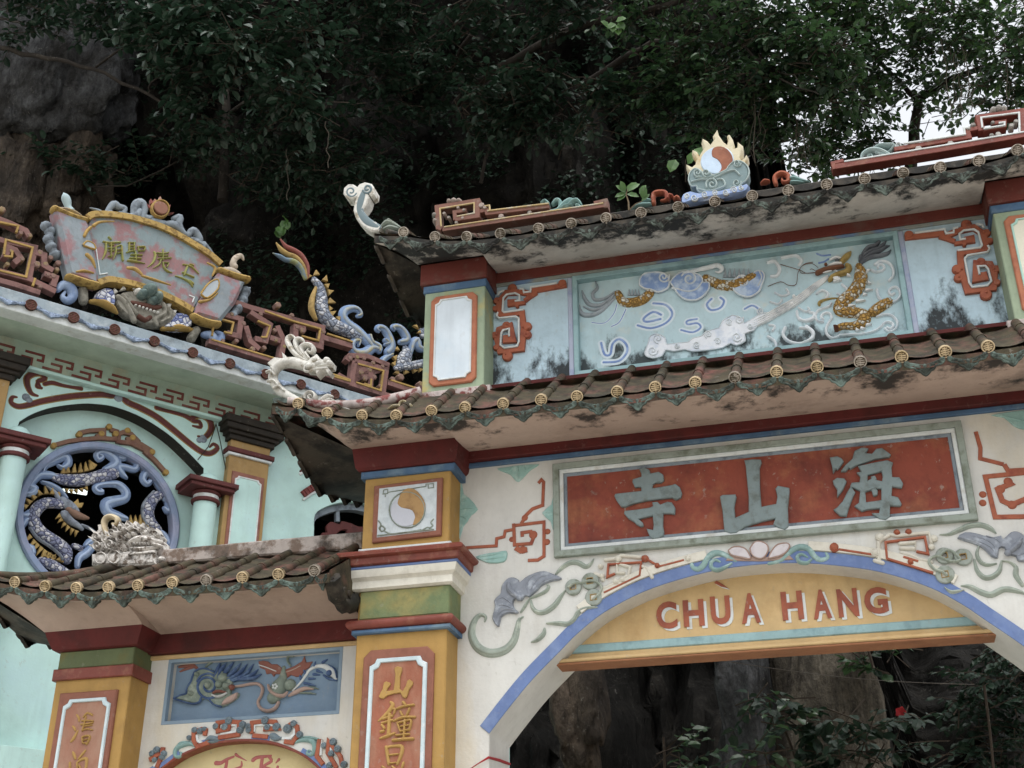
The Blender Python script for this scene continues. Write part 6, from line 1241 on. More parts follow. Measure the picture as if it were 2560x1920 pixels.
[simple('gold_scroll', gold, sc, lambda m: A.stroke(m, q, w, .13, .03)) for q, w in (([(620,500),(640,460),(670,430)], 26), ([(640,640),(680,680),(705,740)], [34,30,14]), ([(690,420),(740,390),(850,385)], [30,22,10]), ([(560,770),(620,765),(690,780)], [14,26,14]), ([(1500,1000),(1580,980),(1640,930)], [26,20,12]), ([(1560,700),(1620,740),(1600,800)], [14,24,14]), ([(950,740),(1010,750),(1060,790)], [24,36,24]), ([(1060,800),(1150,830),(1280,870)], [20,26,12]))]
[simple('inner_line', white, sc, lambda m: A.band(m, q, 9, .04, .062)) for q in ([(725,560),(745,700),(755,770),(815,760)], [(1440,930),(1480,945),(1465,985)])]
chs = olive
C4 = [ [([(330,215),(370,255)], 44), ([(230,300),(350,320),(540,310)], 40), ([(280,330),(275,480),(215,625)], [44,52,20]), ([(330,360),(420,365)], 26), ([(320,420),(420,420)], 24), ([(330,470),(420,470)], 24), ([(370,340),(375,590)], 30), ([(320,575),(400,560)], 24), ([(450,400),(560,370),(570,500),(590,650)], [26,34,40,44]), ([(460,400),(455,520),(410,630)], [30,34,16]), ([(470,460),(550,450)], 22), ([(470,520),(550,510)], 22)],
  [([(690,320),(820,320)], 26), ([(710,330),(705,480)], 34), ([(800,320),(800,480)], 32), ([(720,385),(790,380)], 22), ([(715,430),(790,430)], 22), ([(660,500),(750,475),(810,470)], 30), ([(860,400),(990,400),(980,470)], 34), ([(870,400),(880,480)], 28), ([(870,470),(960,470)], 24), ([(740,545),(940,550)], 32), ([(720,605),(920,615)], 34), ([(820,500),(830,640)], 34), ([(680,650),(800,665),(1000,700)], [40,50,16])],
  [([(1170,490),(1190,560),(1150,680),(1050,765)], [44,50,44,18]), ([(1220,510),(1330,520),(1430,500)], 28), ([(1330,450),(1325,640)], 30), ([(1250,560),(1420,560)], 26), ([(1240,620),(1480,600)], 26), ([(1290,640),(1260,720),(1150,790)], [34,34,14]), ([(1330,680),(1350,780),(1420,850),(1500,870)], [30,40,40,20]), ([(1350,690),(1430,700),(1400,770)], 26)],
  [([(1700,720),(1850,760),(1990,890)], [30,36,24]), ([(1830,715),(1890,740)], 34), ([(1780,760),(1720,920)], 40), ([(1690,870),(1900,960)], 32), ([(1560,930),(1700,980),(1820,1050),(1880,1130)], [26,40,46,30]), ([(1810,1020),(1890,1080)], 44)] ]
for specs in C4:
    mb = MB()
    for i, (q, w) in enumerate(specs): Th.stroke(mb, q, w, -.05, .03+.001*i)
    mb.obj('character', chs, sc)
simple('cloud_crest', slate, sc, lambda m: [A.stroke(m, q, w, .0, .06, full=True, seg=5) for q, w in (([(690,245),(750,265),(800,300),(850,280)], [8,26,50,40]), ([(810,290),(870,220),(910,240),(960,250),(940,290),(900,290)], [30,60,56,40,40,30]), ([(920,280),(990,310),(1040,310),(1070,270)], [30,50,70,60]), ([(1020,310),(1040,230),(1080,205),(1110,250),(1090,330)], [40,70,70,60,50]), ([(1130,340),(1200,360),(1280,370)], [50,70,50]), ([(1270,370),(1340,380),(1400,430)], [50,70,40]), ([(1330,330),(1380,320),(1370,370),(1400,430),(1440,460)], [40,60,60,50,40]), ([(1440,460),(1480,420),(1520,460),(1530,500),(1470,480)], [40,60,60,50,30]), ([(1500,500),(1560,540),(1540,570)], [40,50,40]), ([(1560,520),(1600,570),(1660,625)], [40,40,8]), ([(1110,310),(1140,330),(1170,320)], [40,60,40]))])
def sun2(m):
    A.disc(m, 1218, 268, 56, 0, .10, 0, .01, 20); A.rim(m, spi(1218, 268, 64, 64, 0, .97, 16), 22, .03, .06, 1, 1)
    for x, y, a, b in ((1165,215,1150,185),(1190,200,1180,185),(1225,195,1222,165),(1260,205,1285,225),(1285,240,1300,230),(1150,250,1115,220),(1290,290,1330,290)): A.slab(m, [(x-16, y+8), (a, b), (x+16, y+8)], -.02, .05, 2, .008)
simple('sun_disc', [mat('sun_dull_brown', '#8a5c48', fine=.25), gold, mat('flame_red', '#8f4a44', '#b09a80', (12, .5, .6), fine=.2)], sc, sun2)
# the beast that carries the scroll board
be = empty('scroll_bearing_dragon', tuple(TP.pt(.2, zb, NO)), 'grinning dragon head with blue and white porcelain paws beneath the scroll board', 'roof ornament')
bm = [mat('beast_green', '#5a6f6c', '#7c8c84', (9, .5, .65), grime=.4, gscale=8), mat('beast_grey', '#8a867a', '#6d6a5e', (9, .48, .62), grime=.4, gscale=9), mat('porcelain_blue_white', '#6f7cab', fine=.1, vor=(16, '#c8cad2', .5, '#3f4c80')), gold, mat('beast_brown', '#5f3a2e', fine=.3), dwhite]
Ab = TA(NO-.02)
def face(m):
    Ab.slab(m, [(880,960),(940,900),(1020,890),(1100,880),(1200,920),(1260,980),(1330,1040),(1350,1110),(1250,1160),(1120,1150),(1040,1110),(960,1080),(900,1020)], -.08, .06, 1, .04, 2)
    for x, y, r, mi in ((1120,915,62,0),(1180,960,50,0),(1070,935,44,0),(1040,910,30,5),(1205,950,30,5),(1150,985,40,0)): Ab.dome(m, x, y, r, .04, r*.0042, mi)
    Ab.stroke(m, [(1000,985),(1080,1010),(1160,1025),(1220,1020)], [34,54,54,30], .05, .06, 4)
    for k in range(7): Ab.dome(m, 1020+k*28, 1020+k*9, 11, .10, .03, 5)
    for q, w, mi in (([(890,940),(940,980),(990,1060),(1020,1130)], 44, 1), ([(930,930),(980,1000),(1040,1080)], 36, 1), ([(1240,1000),(1250,1070),(1180,1110),(1190,1160)], 44, 1), ([(1280,1030),(1290,1100),(1220,1140)], 36, 1), ([(1050,1090),(1100,1120),(1140,1100)], 40, 4)): Ab.stroke(m, q, w, .04, .06, mi)
    Ab.stroke(m, [(1010,880),(1040,870),(1070,890)], [10,30,16], .05, .05, 5); Ab.stroke(m, [(1180,920),(1210,900),(1230,930)], [10,30,12], .05, .05, 5)
    for q in ([(900,900),(870,870),(860,920)], [(960,880),(940,850),(910,890)], [(1270,990),(1310,990),(1290,1040)], [(1320,1040),(1350,1040),(1330,1080)]): Ab.slab(m, [(x, y) for x, y in q], .0, .05, 5, .006)
simple('face', bm, be, face)
for q in ([(740,900),(800,870),(860,890),(880,960),(860,1010),(790,980),(720,960)], [(1290,1130),(1340,1060),(1420,1070),(1470,1120),(1440,1180),(1350,1190),(1250,1170)]): simple('porcelain_paw', bm[2], be, lambda m: Ab.slab(m, q, -.06, .07, 0, .04, 2))
for q in ([(690,965),(770,970),(850,1010),(900,1055)], [(1240,1175),(1330,1165),(1410,1170),(1490,1190)]): simple('gold_claw', gold, be, lambda m: Ab.stroke(m, q, [30,56,54,20], 0, .08, full=True))
for q, w in (([(440,880),(480,840),(540,860),(560,920),(520,960),(480,930),(500,890)], [40,70,80,76,60,40,20]), ([(1560,1220),(1620,1230),(1660,1290),(1700,1230),(1660,1200)], [50,80,80,60,30])): simple('blue_curl', oblue, be, lambda m: Ab.stroke(m, q, w, 0, .08, full=True))
for q in ([(640,870),(645,960)], [(1510,1180),(1470,1250)]): simple('foot', bm[1], be, lambda m: Ab.stroke(m, q, 70, -.02, .08, full=True))
# side leaves on either side of the board
for q, lab in (([(360,380),(390,420),(380,480),(400,540),(430,600)], 'grey leafy crest against left roll of the scroll board'), ([(1890,880),(1870,950),(1830,1010),(1790,1070)], 'grey leafy crest against right roll of the scroll board')):
    t = simple('leaf_crest', slate, None, lambda m: ([A.dome(m, x, y, 44, -.05, .11) for x, y in q], [A.stroke(m, [q[i], (q[i][0]+(-34 if q[0][0] < 900 else 34), q[i][1]-26)], [50, 14], -.02, .05, full=True) for i in range(len(q))], A.stroke(m, q, 60, -.03, .07, full=True)))
    tag(t, lab, 'roof ornament', 'leaf crests beside the scroll board')
# openwork frets
def hfret(loc, label, pen, pinks, golds, knobs, w=46):
    t = empty('fret_panel', loc, label, 'roof ornament', 'openwork frets on the hall roof')
    for i, q in enumerate(pinks): simple('fret_bar', pinkb, t, lambda m: pen.band(m, q, w, -.07+.001*(i % 5), .05+.0015*(i % 6)))
    for q in golds: simple('gold_edge', gold, t, lambda m: pen.band(m, q, 17, .03, .066))
    for x, y, r in knobs: simple('knob', MATS.get('fret_knob') or mat('fret_knob', '#7c5e54', '#8c7848', (9, .5, .62), fine=.25, grime=.3, gscale=9), t, lambda m: pen.disc(m, x, y, r*.78, -.05, .06, 0, .014, 6))
hfret(tuple(TP.pt(-1.6, zb, NO)), 'pink and gold openwork fret left of the scroll board', A,
 [[(-120,300),(60,370),(190,430),(220,480)], [(-100,470),(20,510),(260,560),(215,800),(60,760),(-100,720)], [(30,640),(60,560),(110,580),(150,640),(100,680)], [(215,800),(420,900)], [(-100,790),(120,850),(300,910)], [(260,600),(330,620),(330,700),(400,740)], [(330,760),(420,790),(400,860)]],
 [[(-60,360),(130,400),(115,450)], [(20,620),(35,505),(240,565),(190,790),(-60,730)], [(20,630),(80,635),(85,590)], [(240,860),(260,800)]],
 [(300,600,34),(275,690,40),(340,690,36),(380,640,30),(440,680,32),(150,450,30),(220,470,30),(400,780,34),(360,770,28),(75,590,26),(160,650,30),(50,690,26),(10,270,36),(430,730,28),(300,860,30)])
hfret(tuple(TP.pt(2.2, zb, NO)), 'pink and gold openwork fret between the scroll board and the blue dragon tail', Dh,
 [[(-420,60),(-230,-20),(-60,40),(300,140),(565,212),(550,380),(380,330),(330,290),(335,205),(420,225)], [(-395,130),(-330,90),(-140,140),(-160,290),(-260,260)], [(-420,330),(-100,425),(170,505),(500,590),(820,695)], [(-60,80),(110,190),(70,330),(-20,310)], [(170,200),(230,330),(200,480)], [(565,300),(820,375)], [(-100,200),(-60,330),(20,400)], [(110,300),(200,330)]],
 [[(60,75),(300,160),(540,228),(525,330),(380,290)], [(-395,290),(-370,130),(-210,175),(-230,270),(-290,255)], [(-400,320),(-100,410),(170,490),(500,570),(800,670)], [(0,160),(105,205),(75,300),(30,300)], [(600,270),(820,340)]],
 [(180,20,40),(30,100,30),(-340,20,34),(390,240,40),(340,210,34),(150,240,30),(160,320,34),(230,380,30),(570,250,34),(-120,180,34),(-300,330,30),(-180,330,30),(-40,400,34),(60,390,30),(-220,100,28),(300,110,30)], 50)
hfret(tuple(TP.pt(3.6, zb, NO)), 'low pink and gold openwork fret ending behind the upper pier of the gate', Dh,
 [[(840,500),(1115,575),(1085,785),(815,700),(840,500)], [(775,500),(800,455),(950,460),(1140,540)], [(880,590),(960,560),(990,640),(900,640)], [(980,655),(975,740),(910,715)], [(1090,790),(1280,840),(1470,870)], [(1125,690),(1390,780),(1425,690)], [(700,620),(820,690)]],
 [[(865,530),(1085,590),(1060,760),(850,690)], [(980,660),(975,720),(920,700)], [(1150,670),(1380,745)], [(660,640),(800,680)]],
 [(800,480,34),(860,470,30),(920,480,30),(1000,520,30),(1080,550,28),(895,600,38),(970,580,34),(930,650,40),(1010,640,32),(1060,720,26),(1170,660,34),(1240,640,44),(1370,750,40),(1100,830,26),(1410,700,36)], 46)
# dragon with flaming tail on the ridge
dt = empty('ridge_dragon', tuple(TP.pt(3.2, zb, NO-.1)), 'scaly blue-grey dragon with flaming tail and blue clouds along the hall ridge', 'roof ornament')
Bd, Dd2 = TB(NO-.12), TD(NO-.12)
tm = [mat('tail_scales', '#8791a2', fine=.1, vor=(15, '#b9bcc2', .6, '#4c5468')), ochre, mat('tail_red', '#8a4c44', fine=.2), mat('tail_blue', '#60788c', '#8a8f5c', (5, .5, .65), fine=.2)]
def fins2(m, pen, spots):
    for x, y, a, b in spots:
        d = Vector((a-x, b-y)); n = Vector((-d.y, d.x)).normalized()*26; pen.slab(m, [(x-n.x, y-n.y), (a, b), (x+n.x, y+n.y)], -.02, .03, 1, .006)
simple('tail_body', tm, dt, lambda m: (Bd.stroke(m, [(500,895),(550,960),(565,1050),(565,1130),(590,1210),(670,1290),(790,1340),(900,1400)], [60,80,104,120,124,120,110,80], 0, .09, 0, full=True), Bd.stroke(m, [(525,950),(490,1050),(482,1150),(520,1240)], [24,46,50,30], -.01, .06, 1, full=True), fins2(m, Bd, [(520,860,515,815),(590,910,605,860),(600,960,632,935),(620,1010,670,995),(625,1080,685,1100),(625,1150,660,1150),(640,1200,690,1170),(460,880,445,850),(700,1240,730,1215)])))
simple('tail_flames', tm, dt, lambda m: (Bd.stroke(m, [(445,880),(440,780),(390,690),(320,640),(260,610),(210,545)], [30,44,46,44,36,10], 0, .05, 2, full=True), Bd.stroke(m, [(430,890),(405,790),(340,710),(270,680),(215,640),(172,580)], [30,44,48,44,40,10], .01, .05, 1, full=True), Bd.stroke(m, [(420,895),(380,800),(320,745),(250,730),(200,700),(140,672)], [30,44,46,40,36,8], .02, .05, 3, full=True)))
def hcl(m, pen, specs):
    for q, w in specs: pen.stroke(m, q, w, 0, .06, 0, full=True); pen.stroke(m, q, [x*.4 for x in w], .045, .025, 1)
c2 = [mat('hall_cloud_blue', '#6d88ae', '#8198b8', (6, .5, .65), grime=.35, gscale=6, gcol='#37465e'), mat('hall_cloud_edge', '#8c9aa8', '#a39a6c', (6, .5, .65), fine=.2)]
for pen, specs in ((Bd, [([(870,1215),(900,1200),(880,1160),(830,1145),(770,1165),(750,1215),(790,1280),(870,1340),(950,1420),(1000,1480)], [34,54,64,70,84,90,100,106,100,70])]), (Bd, [([(880,1470),(890,1430),(845,1430),(825,1480),(860,1530),(940,1530),(1000,1490),(1050,1500)], [26,44,60,76,90,96,90,60]), ([(980,1380),(1000,1440),(1060,1480),(1060,1520)], [40,60,70,50])]), (Bd, [([(1060,1350),(1040,1330),(1060,1310),(1110,1330),(1150,1400),(1165,1480),(1130,1530)], [24,44,60,76,84,90,70]), ([(1110,1420),(1140,1450),(1110,1460)], [40,50,30])]), (Bd, [([(1190,1335),(1180,1310),(1230,1310),(1280,1360),(1300,1420),(1240,1440)], [30,54,70,84,80,50]), ([(1330,1530),(1350,1450),(1390,1420),(1400,1480),(1440,1500)], [50,70,70,80,60])]), (Dd2, [([(1170,440),(1100,480),(1070,540),(1110,590)], [40,60,66,40])])):
    simple('cloud_scroll', c2, dt, lambda m: hcl(m, pen, specs))
simple('coil', tm, dt, lambda m: (Dd2.stroke(m, [(1290,380),(1300,430),(1270,500),(1230,560)], [60,110,130,70], 0, .08, 0, full=True), Dd2.stroke(m, [(1200,560),(1300,545),(1400,525),(1470,510)], [50,70,76,70], .02, .07, 0, full=True), fins2(m, Dd2, [(1210,470,1170,460),(1200,520,1165,515),(1210,400,1215,370),(1230,590,1185,600),(1300,580,1280,610),(1370,570,1360,600),(1420,560,1410,590)])))
simple('crest_fins', tm, dt, lambda m: (Dd2.stroke(m, [(1440,150),(1430,220),(1440,280)], [40,60,50], 0, .05, 0, full=True), fins2(m, Dd2, [(1420,200,1350,190),(1430,170,1395,130),(1430,240,1390,250)])))
# ================================================================== CLIFF, ROCKS, TREES
def sm(a, b, x): t = max(0, min(1, (x-a)/(b-a))); return t*t*(3-2*t)
def fbm(x, y, z, o=5, s=.5):
    v, a, f = 0, 1, 1
    for i in range(o): v += a*noise.noise(Vector((x*f, y*f, z*f))); a *= s; f *= 2.03
    return v
CX = P3('Z', 2030, 420, 19).x-1.7                                     # where the cliff falls away to open sky
def cliff_h(x): return 36-27.5*sm(CX-.4, CX+2.2, x+.8*noise.noise(Vector((x*.8, 3, 1))))
def cliff_y(x, z):
    y = 19.3 + .05*(x+3)*(x+3)*.12
    y -= 7.0*sm(19.5, 27, z)*(1-.9*sm(CX-6, CX-1, x))             # unseen overhanging brow, added to keep sky light off the cliff
    y += 1.6*sm(3, 8, z)*(1-sm(11, 17, z))                         # hollow behind the gate
    y -= 2.4*math.exp(-((x+.3)/1.5)**2)*(1-sm(6, 9, z))            # pale buttress seen through the arch
    y -= 1.8*math.exp(-((x+4.6)/1.0)**2)*(1-sm(5.0, 7, z))
    y += 1.5*fbm(x*.22, 1.7, z*.12, 3) + .7*fbm(x*.9, 7, z*.3, 4) + .36*fbm(x*2.1, 3, z*1.2, 5, .62) - .5*(1-abs(noise.noise(Vector((x*.8+.6*noise.noise(Vector((x*.7, 5, z*.7))), 9, z*.35))))*2.4)
    c = fbm(x*.45+10, 2, z*.16, 3); y += 1.3*max(0, .16-abs(c))/.16*.7
    return y
rockm = mat('limestone', '#23211e', '#3a352e', (1.1, .56, .74), grime=.9, gcol='#100f0d', gscale=.9, gth=(.44, .66), streak=.28, fine=.5, bump=1.0, bscale=5, rough=.9, var=.5, spec=.15, grit=.75)  # rock base darkened to stand in for tree canopy shade
mb = MB(); vs, fs = [], []; nx, nz = 330, 230
for i in range(nx+1):
    x = -30+52*i/nx
    for j in range(nz+1):
        z = -.5+cliff_h(x)*j/nz; vs.append((x, cliff_y(x, z), z))
for i in range(nx):
    for j in range(nz): k = i*(nz+1)+j; fs.append((k, k+nz+1, k+nz+2, k+1))
k = len(vs); vs += [(-30+52*i/nx, 45, cliff_h(-30+52*i/nx)) for i in range(nx+1)]
for i in range(nx): fs.append((i*(nz+1)+nz, (i+1)*(nz+1)+nz, k+i+1, k+i))
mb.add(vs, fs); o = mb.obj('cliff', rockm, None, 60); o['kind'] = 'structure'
def rock(name, label, cen, size, seed, m, sq=.55):
    mb = MB(); n = 44; vs, fs = [], []
    for i in range(n+1):
        a = math.pi*i/n
        for j in range(2*n):
            b = math.pi*j/n; d = Vector((math.sin(a)*math.cos(b), math.sin(a)*math.sin(b), math.cos(a)))
            q = Vector([math.copysign(abs(t)**sq, t) for t in d]); w_ = Vector((q.x*size[0], q.y*size[1], q.z*size[2])); r = 1+.16*fbm(q.x*1.3+seed, q.y*1.3, q.z*1.3, 4)+(.16*fbm(w_.x*1.9, w_.y*1.9+seed, w_.z*1.3, 5, .6)-.16*max(0, .22-abs(noise.noise(Vector((w_.x*.9+seed, w_.y*.9, w_.z*.7+.5*noise.noise(w_*1.3))))))/.22)/max(.6, (q.length*min(size[0], size[2])))
            vs.append(Vector(cen)+Vector((q.x*size[0], q.y*size[1], q.z*size[2]))*r)
    for i in range(n):
        for j in range(2*n): k = (j+1) % (2*n); fs.append((i*2*n+j, i*2*n+k, (i+1)*2*n+k, (i+1)*2*n+j))
    mb.add(vs, fs); return tag(mb.obj(name, m, None, 60), label, 'rock', None, 'thing')
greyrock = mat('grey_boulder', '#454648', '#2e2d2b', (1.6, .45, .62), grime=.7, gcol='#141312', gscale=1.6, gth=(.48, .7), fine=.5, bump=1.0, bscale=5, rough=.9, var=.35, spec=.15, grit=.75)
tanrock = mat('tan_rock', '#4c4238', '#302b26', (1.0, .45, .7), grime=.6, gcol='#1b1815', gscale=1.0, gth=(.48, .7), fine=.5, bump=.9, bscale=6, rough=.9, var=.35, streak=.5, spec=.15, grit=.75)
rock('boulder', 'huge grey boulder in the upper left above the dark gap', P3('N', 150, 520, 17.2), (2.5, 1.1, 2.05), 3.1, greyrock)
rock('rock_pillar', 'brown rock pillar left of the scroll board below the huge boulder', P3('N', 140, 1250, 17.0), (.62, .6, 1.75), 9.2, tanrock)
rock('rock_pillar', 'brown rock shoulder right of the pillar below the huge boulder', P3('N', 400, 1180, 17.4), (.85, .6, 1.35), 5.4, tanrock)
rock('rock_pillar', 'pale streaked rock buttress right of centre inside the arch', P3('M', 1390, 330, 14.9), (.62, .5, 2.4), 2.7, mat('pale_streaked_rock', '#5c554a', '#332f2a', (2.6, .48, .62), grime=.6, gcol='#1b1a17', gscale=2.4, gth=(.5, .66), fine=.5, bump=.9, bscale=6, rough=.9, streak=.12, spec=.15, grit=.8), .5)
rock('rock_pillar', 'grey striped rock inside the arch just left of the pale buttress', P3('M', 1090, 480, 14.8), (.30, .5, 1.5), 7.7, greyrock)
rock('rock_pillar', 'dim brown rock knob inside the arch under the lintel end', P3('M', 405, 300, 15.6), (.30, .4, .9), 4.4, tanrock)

barkm = mat('grey_bark', '#2a2520', '#383229', (4, .5, .68), grime=.5, gscale=5, fine=.4, bump=.6, rough=.9, spec=.2)
twig_m = mat('dark_twig', '#3a3128', fine=.2, bump=0, rough=.9, spec=.2)
lf1 = leafmat('fig_leaf', '#2b4636', '#233b29', .2, .36, .45)
lf2 = leafmat('dark_leaf', '#1e3325', '#1a2f1f', .2, .5, .25)
lf3 = leafmat('sunny_leaf', '#3c5c30', '#4c7030', .3, .36)
lf4 = leafmat('right_tree_leaf', '#2b462e', '#35522b', .25, .36, .4)
def crown_mesh(rnd, blobs, L, W, twigs=True):
    mb = MB(); tw = MB()
    for (k, px, py, Y, rx, ry, rd, n) in blobs:
        c = P3(k, px, py, Y); sx, sy = SHEET[k][2]*rx*c.y/(.86*FOC), SHEET[k][2]*ry*c.y/(.86*FOC)
        for _ in range(n):
            while True:
                a, b, d = rnd.uniform(-1, 1), rnd.uniform(-1, 1), rnd.uniform(-1, 1)
                if a*a+b*b+d*d <= 1: break
            p = c+_R*a*sx+_U*b*sy+Vector((0, 1, 0))*d*rd
            dr = Vector((rnd.uniform(-1, 1), rnd.uniform(-1, .5), rnd.uniform(-.5, .45))).normalized(); ln = rnd.uniform(.22, .5)*L/.13
            e = p+dr*ln; e.z -= .12*ln
            if twigs: tw.tube([p-dr*ln*.5, p, p.lerp(e, .6)+Vector((0, 0, .02)), e], [.009, .007, .005, .002], 3)
            m = rnd.randint(5, 9); up0 = Vector((rnd.uniform(-.5, .5), rnd.uniform(-.9, .1), 1))
            for i in range(m):
                t = (i+.3)/m; q = p.lerp(e, t); sd = dr.cross(Vector((0, 0, 1))).normalized()*(1 if i % 2 else -1)
                d2 = dr*.7+sd*rnd.uniform(.5, 1.1)+Vector((0, 0, rnd.uniform(-.75, .15))); s = rnd.uniform(.7, 1.2)
                leaf_quad(mb, q, d2, up0+Vector((rnd.uniform(-.6, .6), rnd.uniform(-.6, .6), 0)), L*s, W*s, 0 if rnd.random() < .8 else 1)
    return mb, tw
def tree(name, label, limbs, blobs, L, W, mats, seed, group=None):
    rnd = random.Random(seed); b = None; mbT = MB()
    for pts, r0, r1 in limbs:
        q = [P3(*p) for p in pts]; q = [Vector(v) for v in catmull([tuple(v) for v in q], 4)] if len(q) > 2 else q
        for v in q[1:-1]: v += Vector((rnd.uniform(-.03, .03), rnd.uniform(-.03, .03), rnd.uniform(-.03, .03)))
        if b is None: b = q[0]
        mbT.tube(q, [.6*(r0+(r1-r0)*i/(len(q)-1)) for i in range(len(q))], 7)
    t = empty(name, tuple(b), label, 'tree', group); mbT.obj('trunk', barkm, t, 60)
    cr, tw = crown_mesh(rnd, blobs, L, W)
    c = cr.obj('crown', mats, t, None); c['kind'] = 'stuff'
    if tw.v: tw.obj('twigs', twig_m, t, None)['kind'] = 'stuff'
    return t
G = 'trees on the cliff behind the gate'
tree('fig_tree', 'glossy broad-leaved tree hanging over the boulder in the upper left', [([('N',-300,250,16.2),('N',0,310,15.8),('N',300,380,15.6),('N',600,445,15.5),('N',950,610,15.5),('N',1130,710,15.6)], .10, .035), ([('N',-200,90,16),('N',0,115,15.8),('N',150,160,15.6),('N',270,185,15.5)], .05, .02), ([('N',950,610,15.5),('N',1000,500,15.3),('N',1300,400,15.0),('N',1650,130,14.8)], .03, .012), ([('N',600,445,15.5),('N',900,220,15.2),('N',1100,60,15.0),('N',1200,-100,15)], .04, .015), ([('N',600,0,15.3),('N',700,15,15.2),('N',800,5,15.1)], .02, .012)],
 [('N',250,40,15.3,300,120,.7,38), ('N',700,90,15.2,260,150,.8,52), ('N',1050,200,15.0,280,180,.8,55), ('N',1350,230,14.8,300,180,.8,66), ('N',1600,380,14.8,280,200,.8,60), ('N',1900,300,15.0,300,260,.8,60), ('N',1150,330,15.0,220,120,.6,33), ('N',1250,520,15.1,300,90,.5,24), ('N',1900,640,15.2,260,130,.6,38), ('N',1350,80,14.9,500,140,.8,71), ('N',1300,760,15.6,320,120,.5,19), ('N',60,250,15.6,80,60,.4,6)], .19, .115, [lf1, lf2], 21, G)
tree('shaded_tree', 'dim slender tree with pale upright trunk in front of the dark cliff left of centre', [([('N',1430,1290,17.4),('N',1445,900,17.4),('N',1450,590,17.3),('N',1480,300,17.2)], .17, .12), ([('N',460,1190,17),('N',820,1190,17),('N',1220,1020,17.1),('N',1450,1120,17.2),('N',1680,1250,17.2)], .03, .02), ([('N',1450,750,17.4),('N',1850,480,17),('N',2100,300,17)], .07, .03)],
 [('N',1300,900,16.9,380,220,.8,66), ('N',700,1090,17.0,420,110,.5,36), ('N',1900,900,17.0,330,320,.8,84), ('N',1800,1200,17.0,380,160,.7,42), ('N',350,1080,17.0,220,90,.4,21), ('N',2050,1150,16.9,300,200,.7,36)], .165, .095, [lf2, lf1], 22, G)
tree('leaning_tree', 'dark tree whose thick limb leans up to the right across the centre of the cliff', [([('O',700,720,18.2),('O',780,610,17.8),('O',1100,385,17.0),('O',1500,175,16.2),('O',2000,60,15.4),('O',2300,-60,15)], .16, .07), ([('O',700,420,17.6),('O',770,290,17.2),('O',900,90,16.8),('O',960,-80,16.6)], .09, .05), ([('O',1100,385,17.0),('O',1250,200,16.6),('O',1350,160,16.4),('O',1600,150,16.2)], .05, .03), ([('O',880,1180,18),('O',910,1020,17.8),('O',980,870,17.6),('O',1060,760,17.5)], .06, .03)],
 [('O',250,150,16.6,300,260,.9,90), ('O',650,430,16.8,300,200,.7,48), ('O',1000,720,16.4,330,140,.7,72), ('O',1250,560,16.0,300,150,.6,54), ('O',900,120,16.5,300,180,.8,42), ('O',1400,60,15.8,330,140,.7,54), ('O',1700,700,16.0,260,170,.6,42), ('O',350,600,17.0,300,260,.8,54), ('O',100,900,17.0,280,300,.8,48), ('O',1300,800,16.6,350,140,.5,36), ('O',60,450,16.4,120,90,.5,13)], .17, .10, [lf2, lf1], 23, G)
tree('spreading_tree', 'leafy tree with long thin bare branches right of centre above the flaming sun', [([('O',1500,560,17.2),('O',1660,470,16.9),('O',1980,285,16.4),('Q',0,290,16.2),('Q',380,275,15.8),('Q',700,230,15.5)], .13, .05), ([('Q',180,140,16),('Q',310,205,15.7),('Q',500,380,15.5),('Q',700,540,15.3),('Q',890,605,15.2)], .05, .015), ([('Q',500,380,15.5),('Q',640,450,15.3),('Q',800,540,15.2)], .025, .01), ([('Q',390,290,15.8),('Q',450,420,15.7),('Q',480,600,15.7)], .03, .012)],
 [('O',2000,560,16.0,260,200,.7,62), ('Q',200,130,15.8,300,160,.8,91), ('Q',150,480,16.0,300,200,.8,105), ('Q',600,180,15.5,300,220,.8,105), ('Q',450,620,15.9,380,180,.7,105), ('Q',750,430,15.6,250,200,.7,77), ('Q',80,780,16.4,200,150,.6,35), ('Q',650,850,16.6,250,200,.6,49), ('Q',950,450,15.6,220,260,.7,84), ('O',1900,120,15.6,250,150,.6,42)], .145, .088, [lf4, lf2], 24, G)
tree('sunlit_tree', 'bright leaf-edged tree against the white sky at upper right', [([('Q',1480,1150,19),('Q',1510,900,18.6),('Q',1535,660,18.2),('Q',1700,545,17.8),('Q',1950,430,17.4)], .19, .07), ([('Q',1535,660,18.2),('Q',1400,520,18),('Q',1200,300,17.6),('Q',1000,120,17.2)], .09, .03), ([('Q',1100,260,17.4),('Q',1250,310,17.3),('Q',1450,350,17.3)], .03, .012)],
 [('Q',1000,120,17.2,300,180,.9,170), ('Q',1400,70,17.0,330,150,.9,95), ('Q',1850,130,16.8,380,200,.9,130), ('Q',2200,330,16.6,200,330,.9,110), ('Q',1120,480,17.6,250,230,.9,100), ('Q',1500,400,17.6,280,170,.8,55), ('Q',1130,720,17.6,230,150,.7,50), ('Q',1450,690,18,230,110,.7,24), ('Q',2050,620,17.0,230,110,.7,34), ('Q',1850,400,17.0,230,110,.7,36), ('Q',1750,680,17.6,150,60,.5,6), ('Q',1000,900,18,190,130,.6,60), ('Q',1300,940,18.2,200,80,.5,42), ('Q',2520,260,16.6,230,330,.9,80), ('Q',2850,520,17,300,320,1,90), ('Q',860,1010,18.3,160,110,.6,50), ('Q',1650,600,17.8,180,60,.6,14)], .14, .082, [lf4, lf3], 25, G)
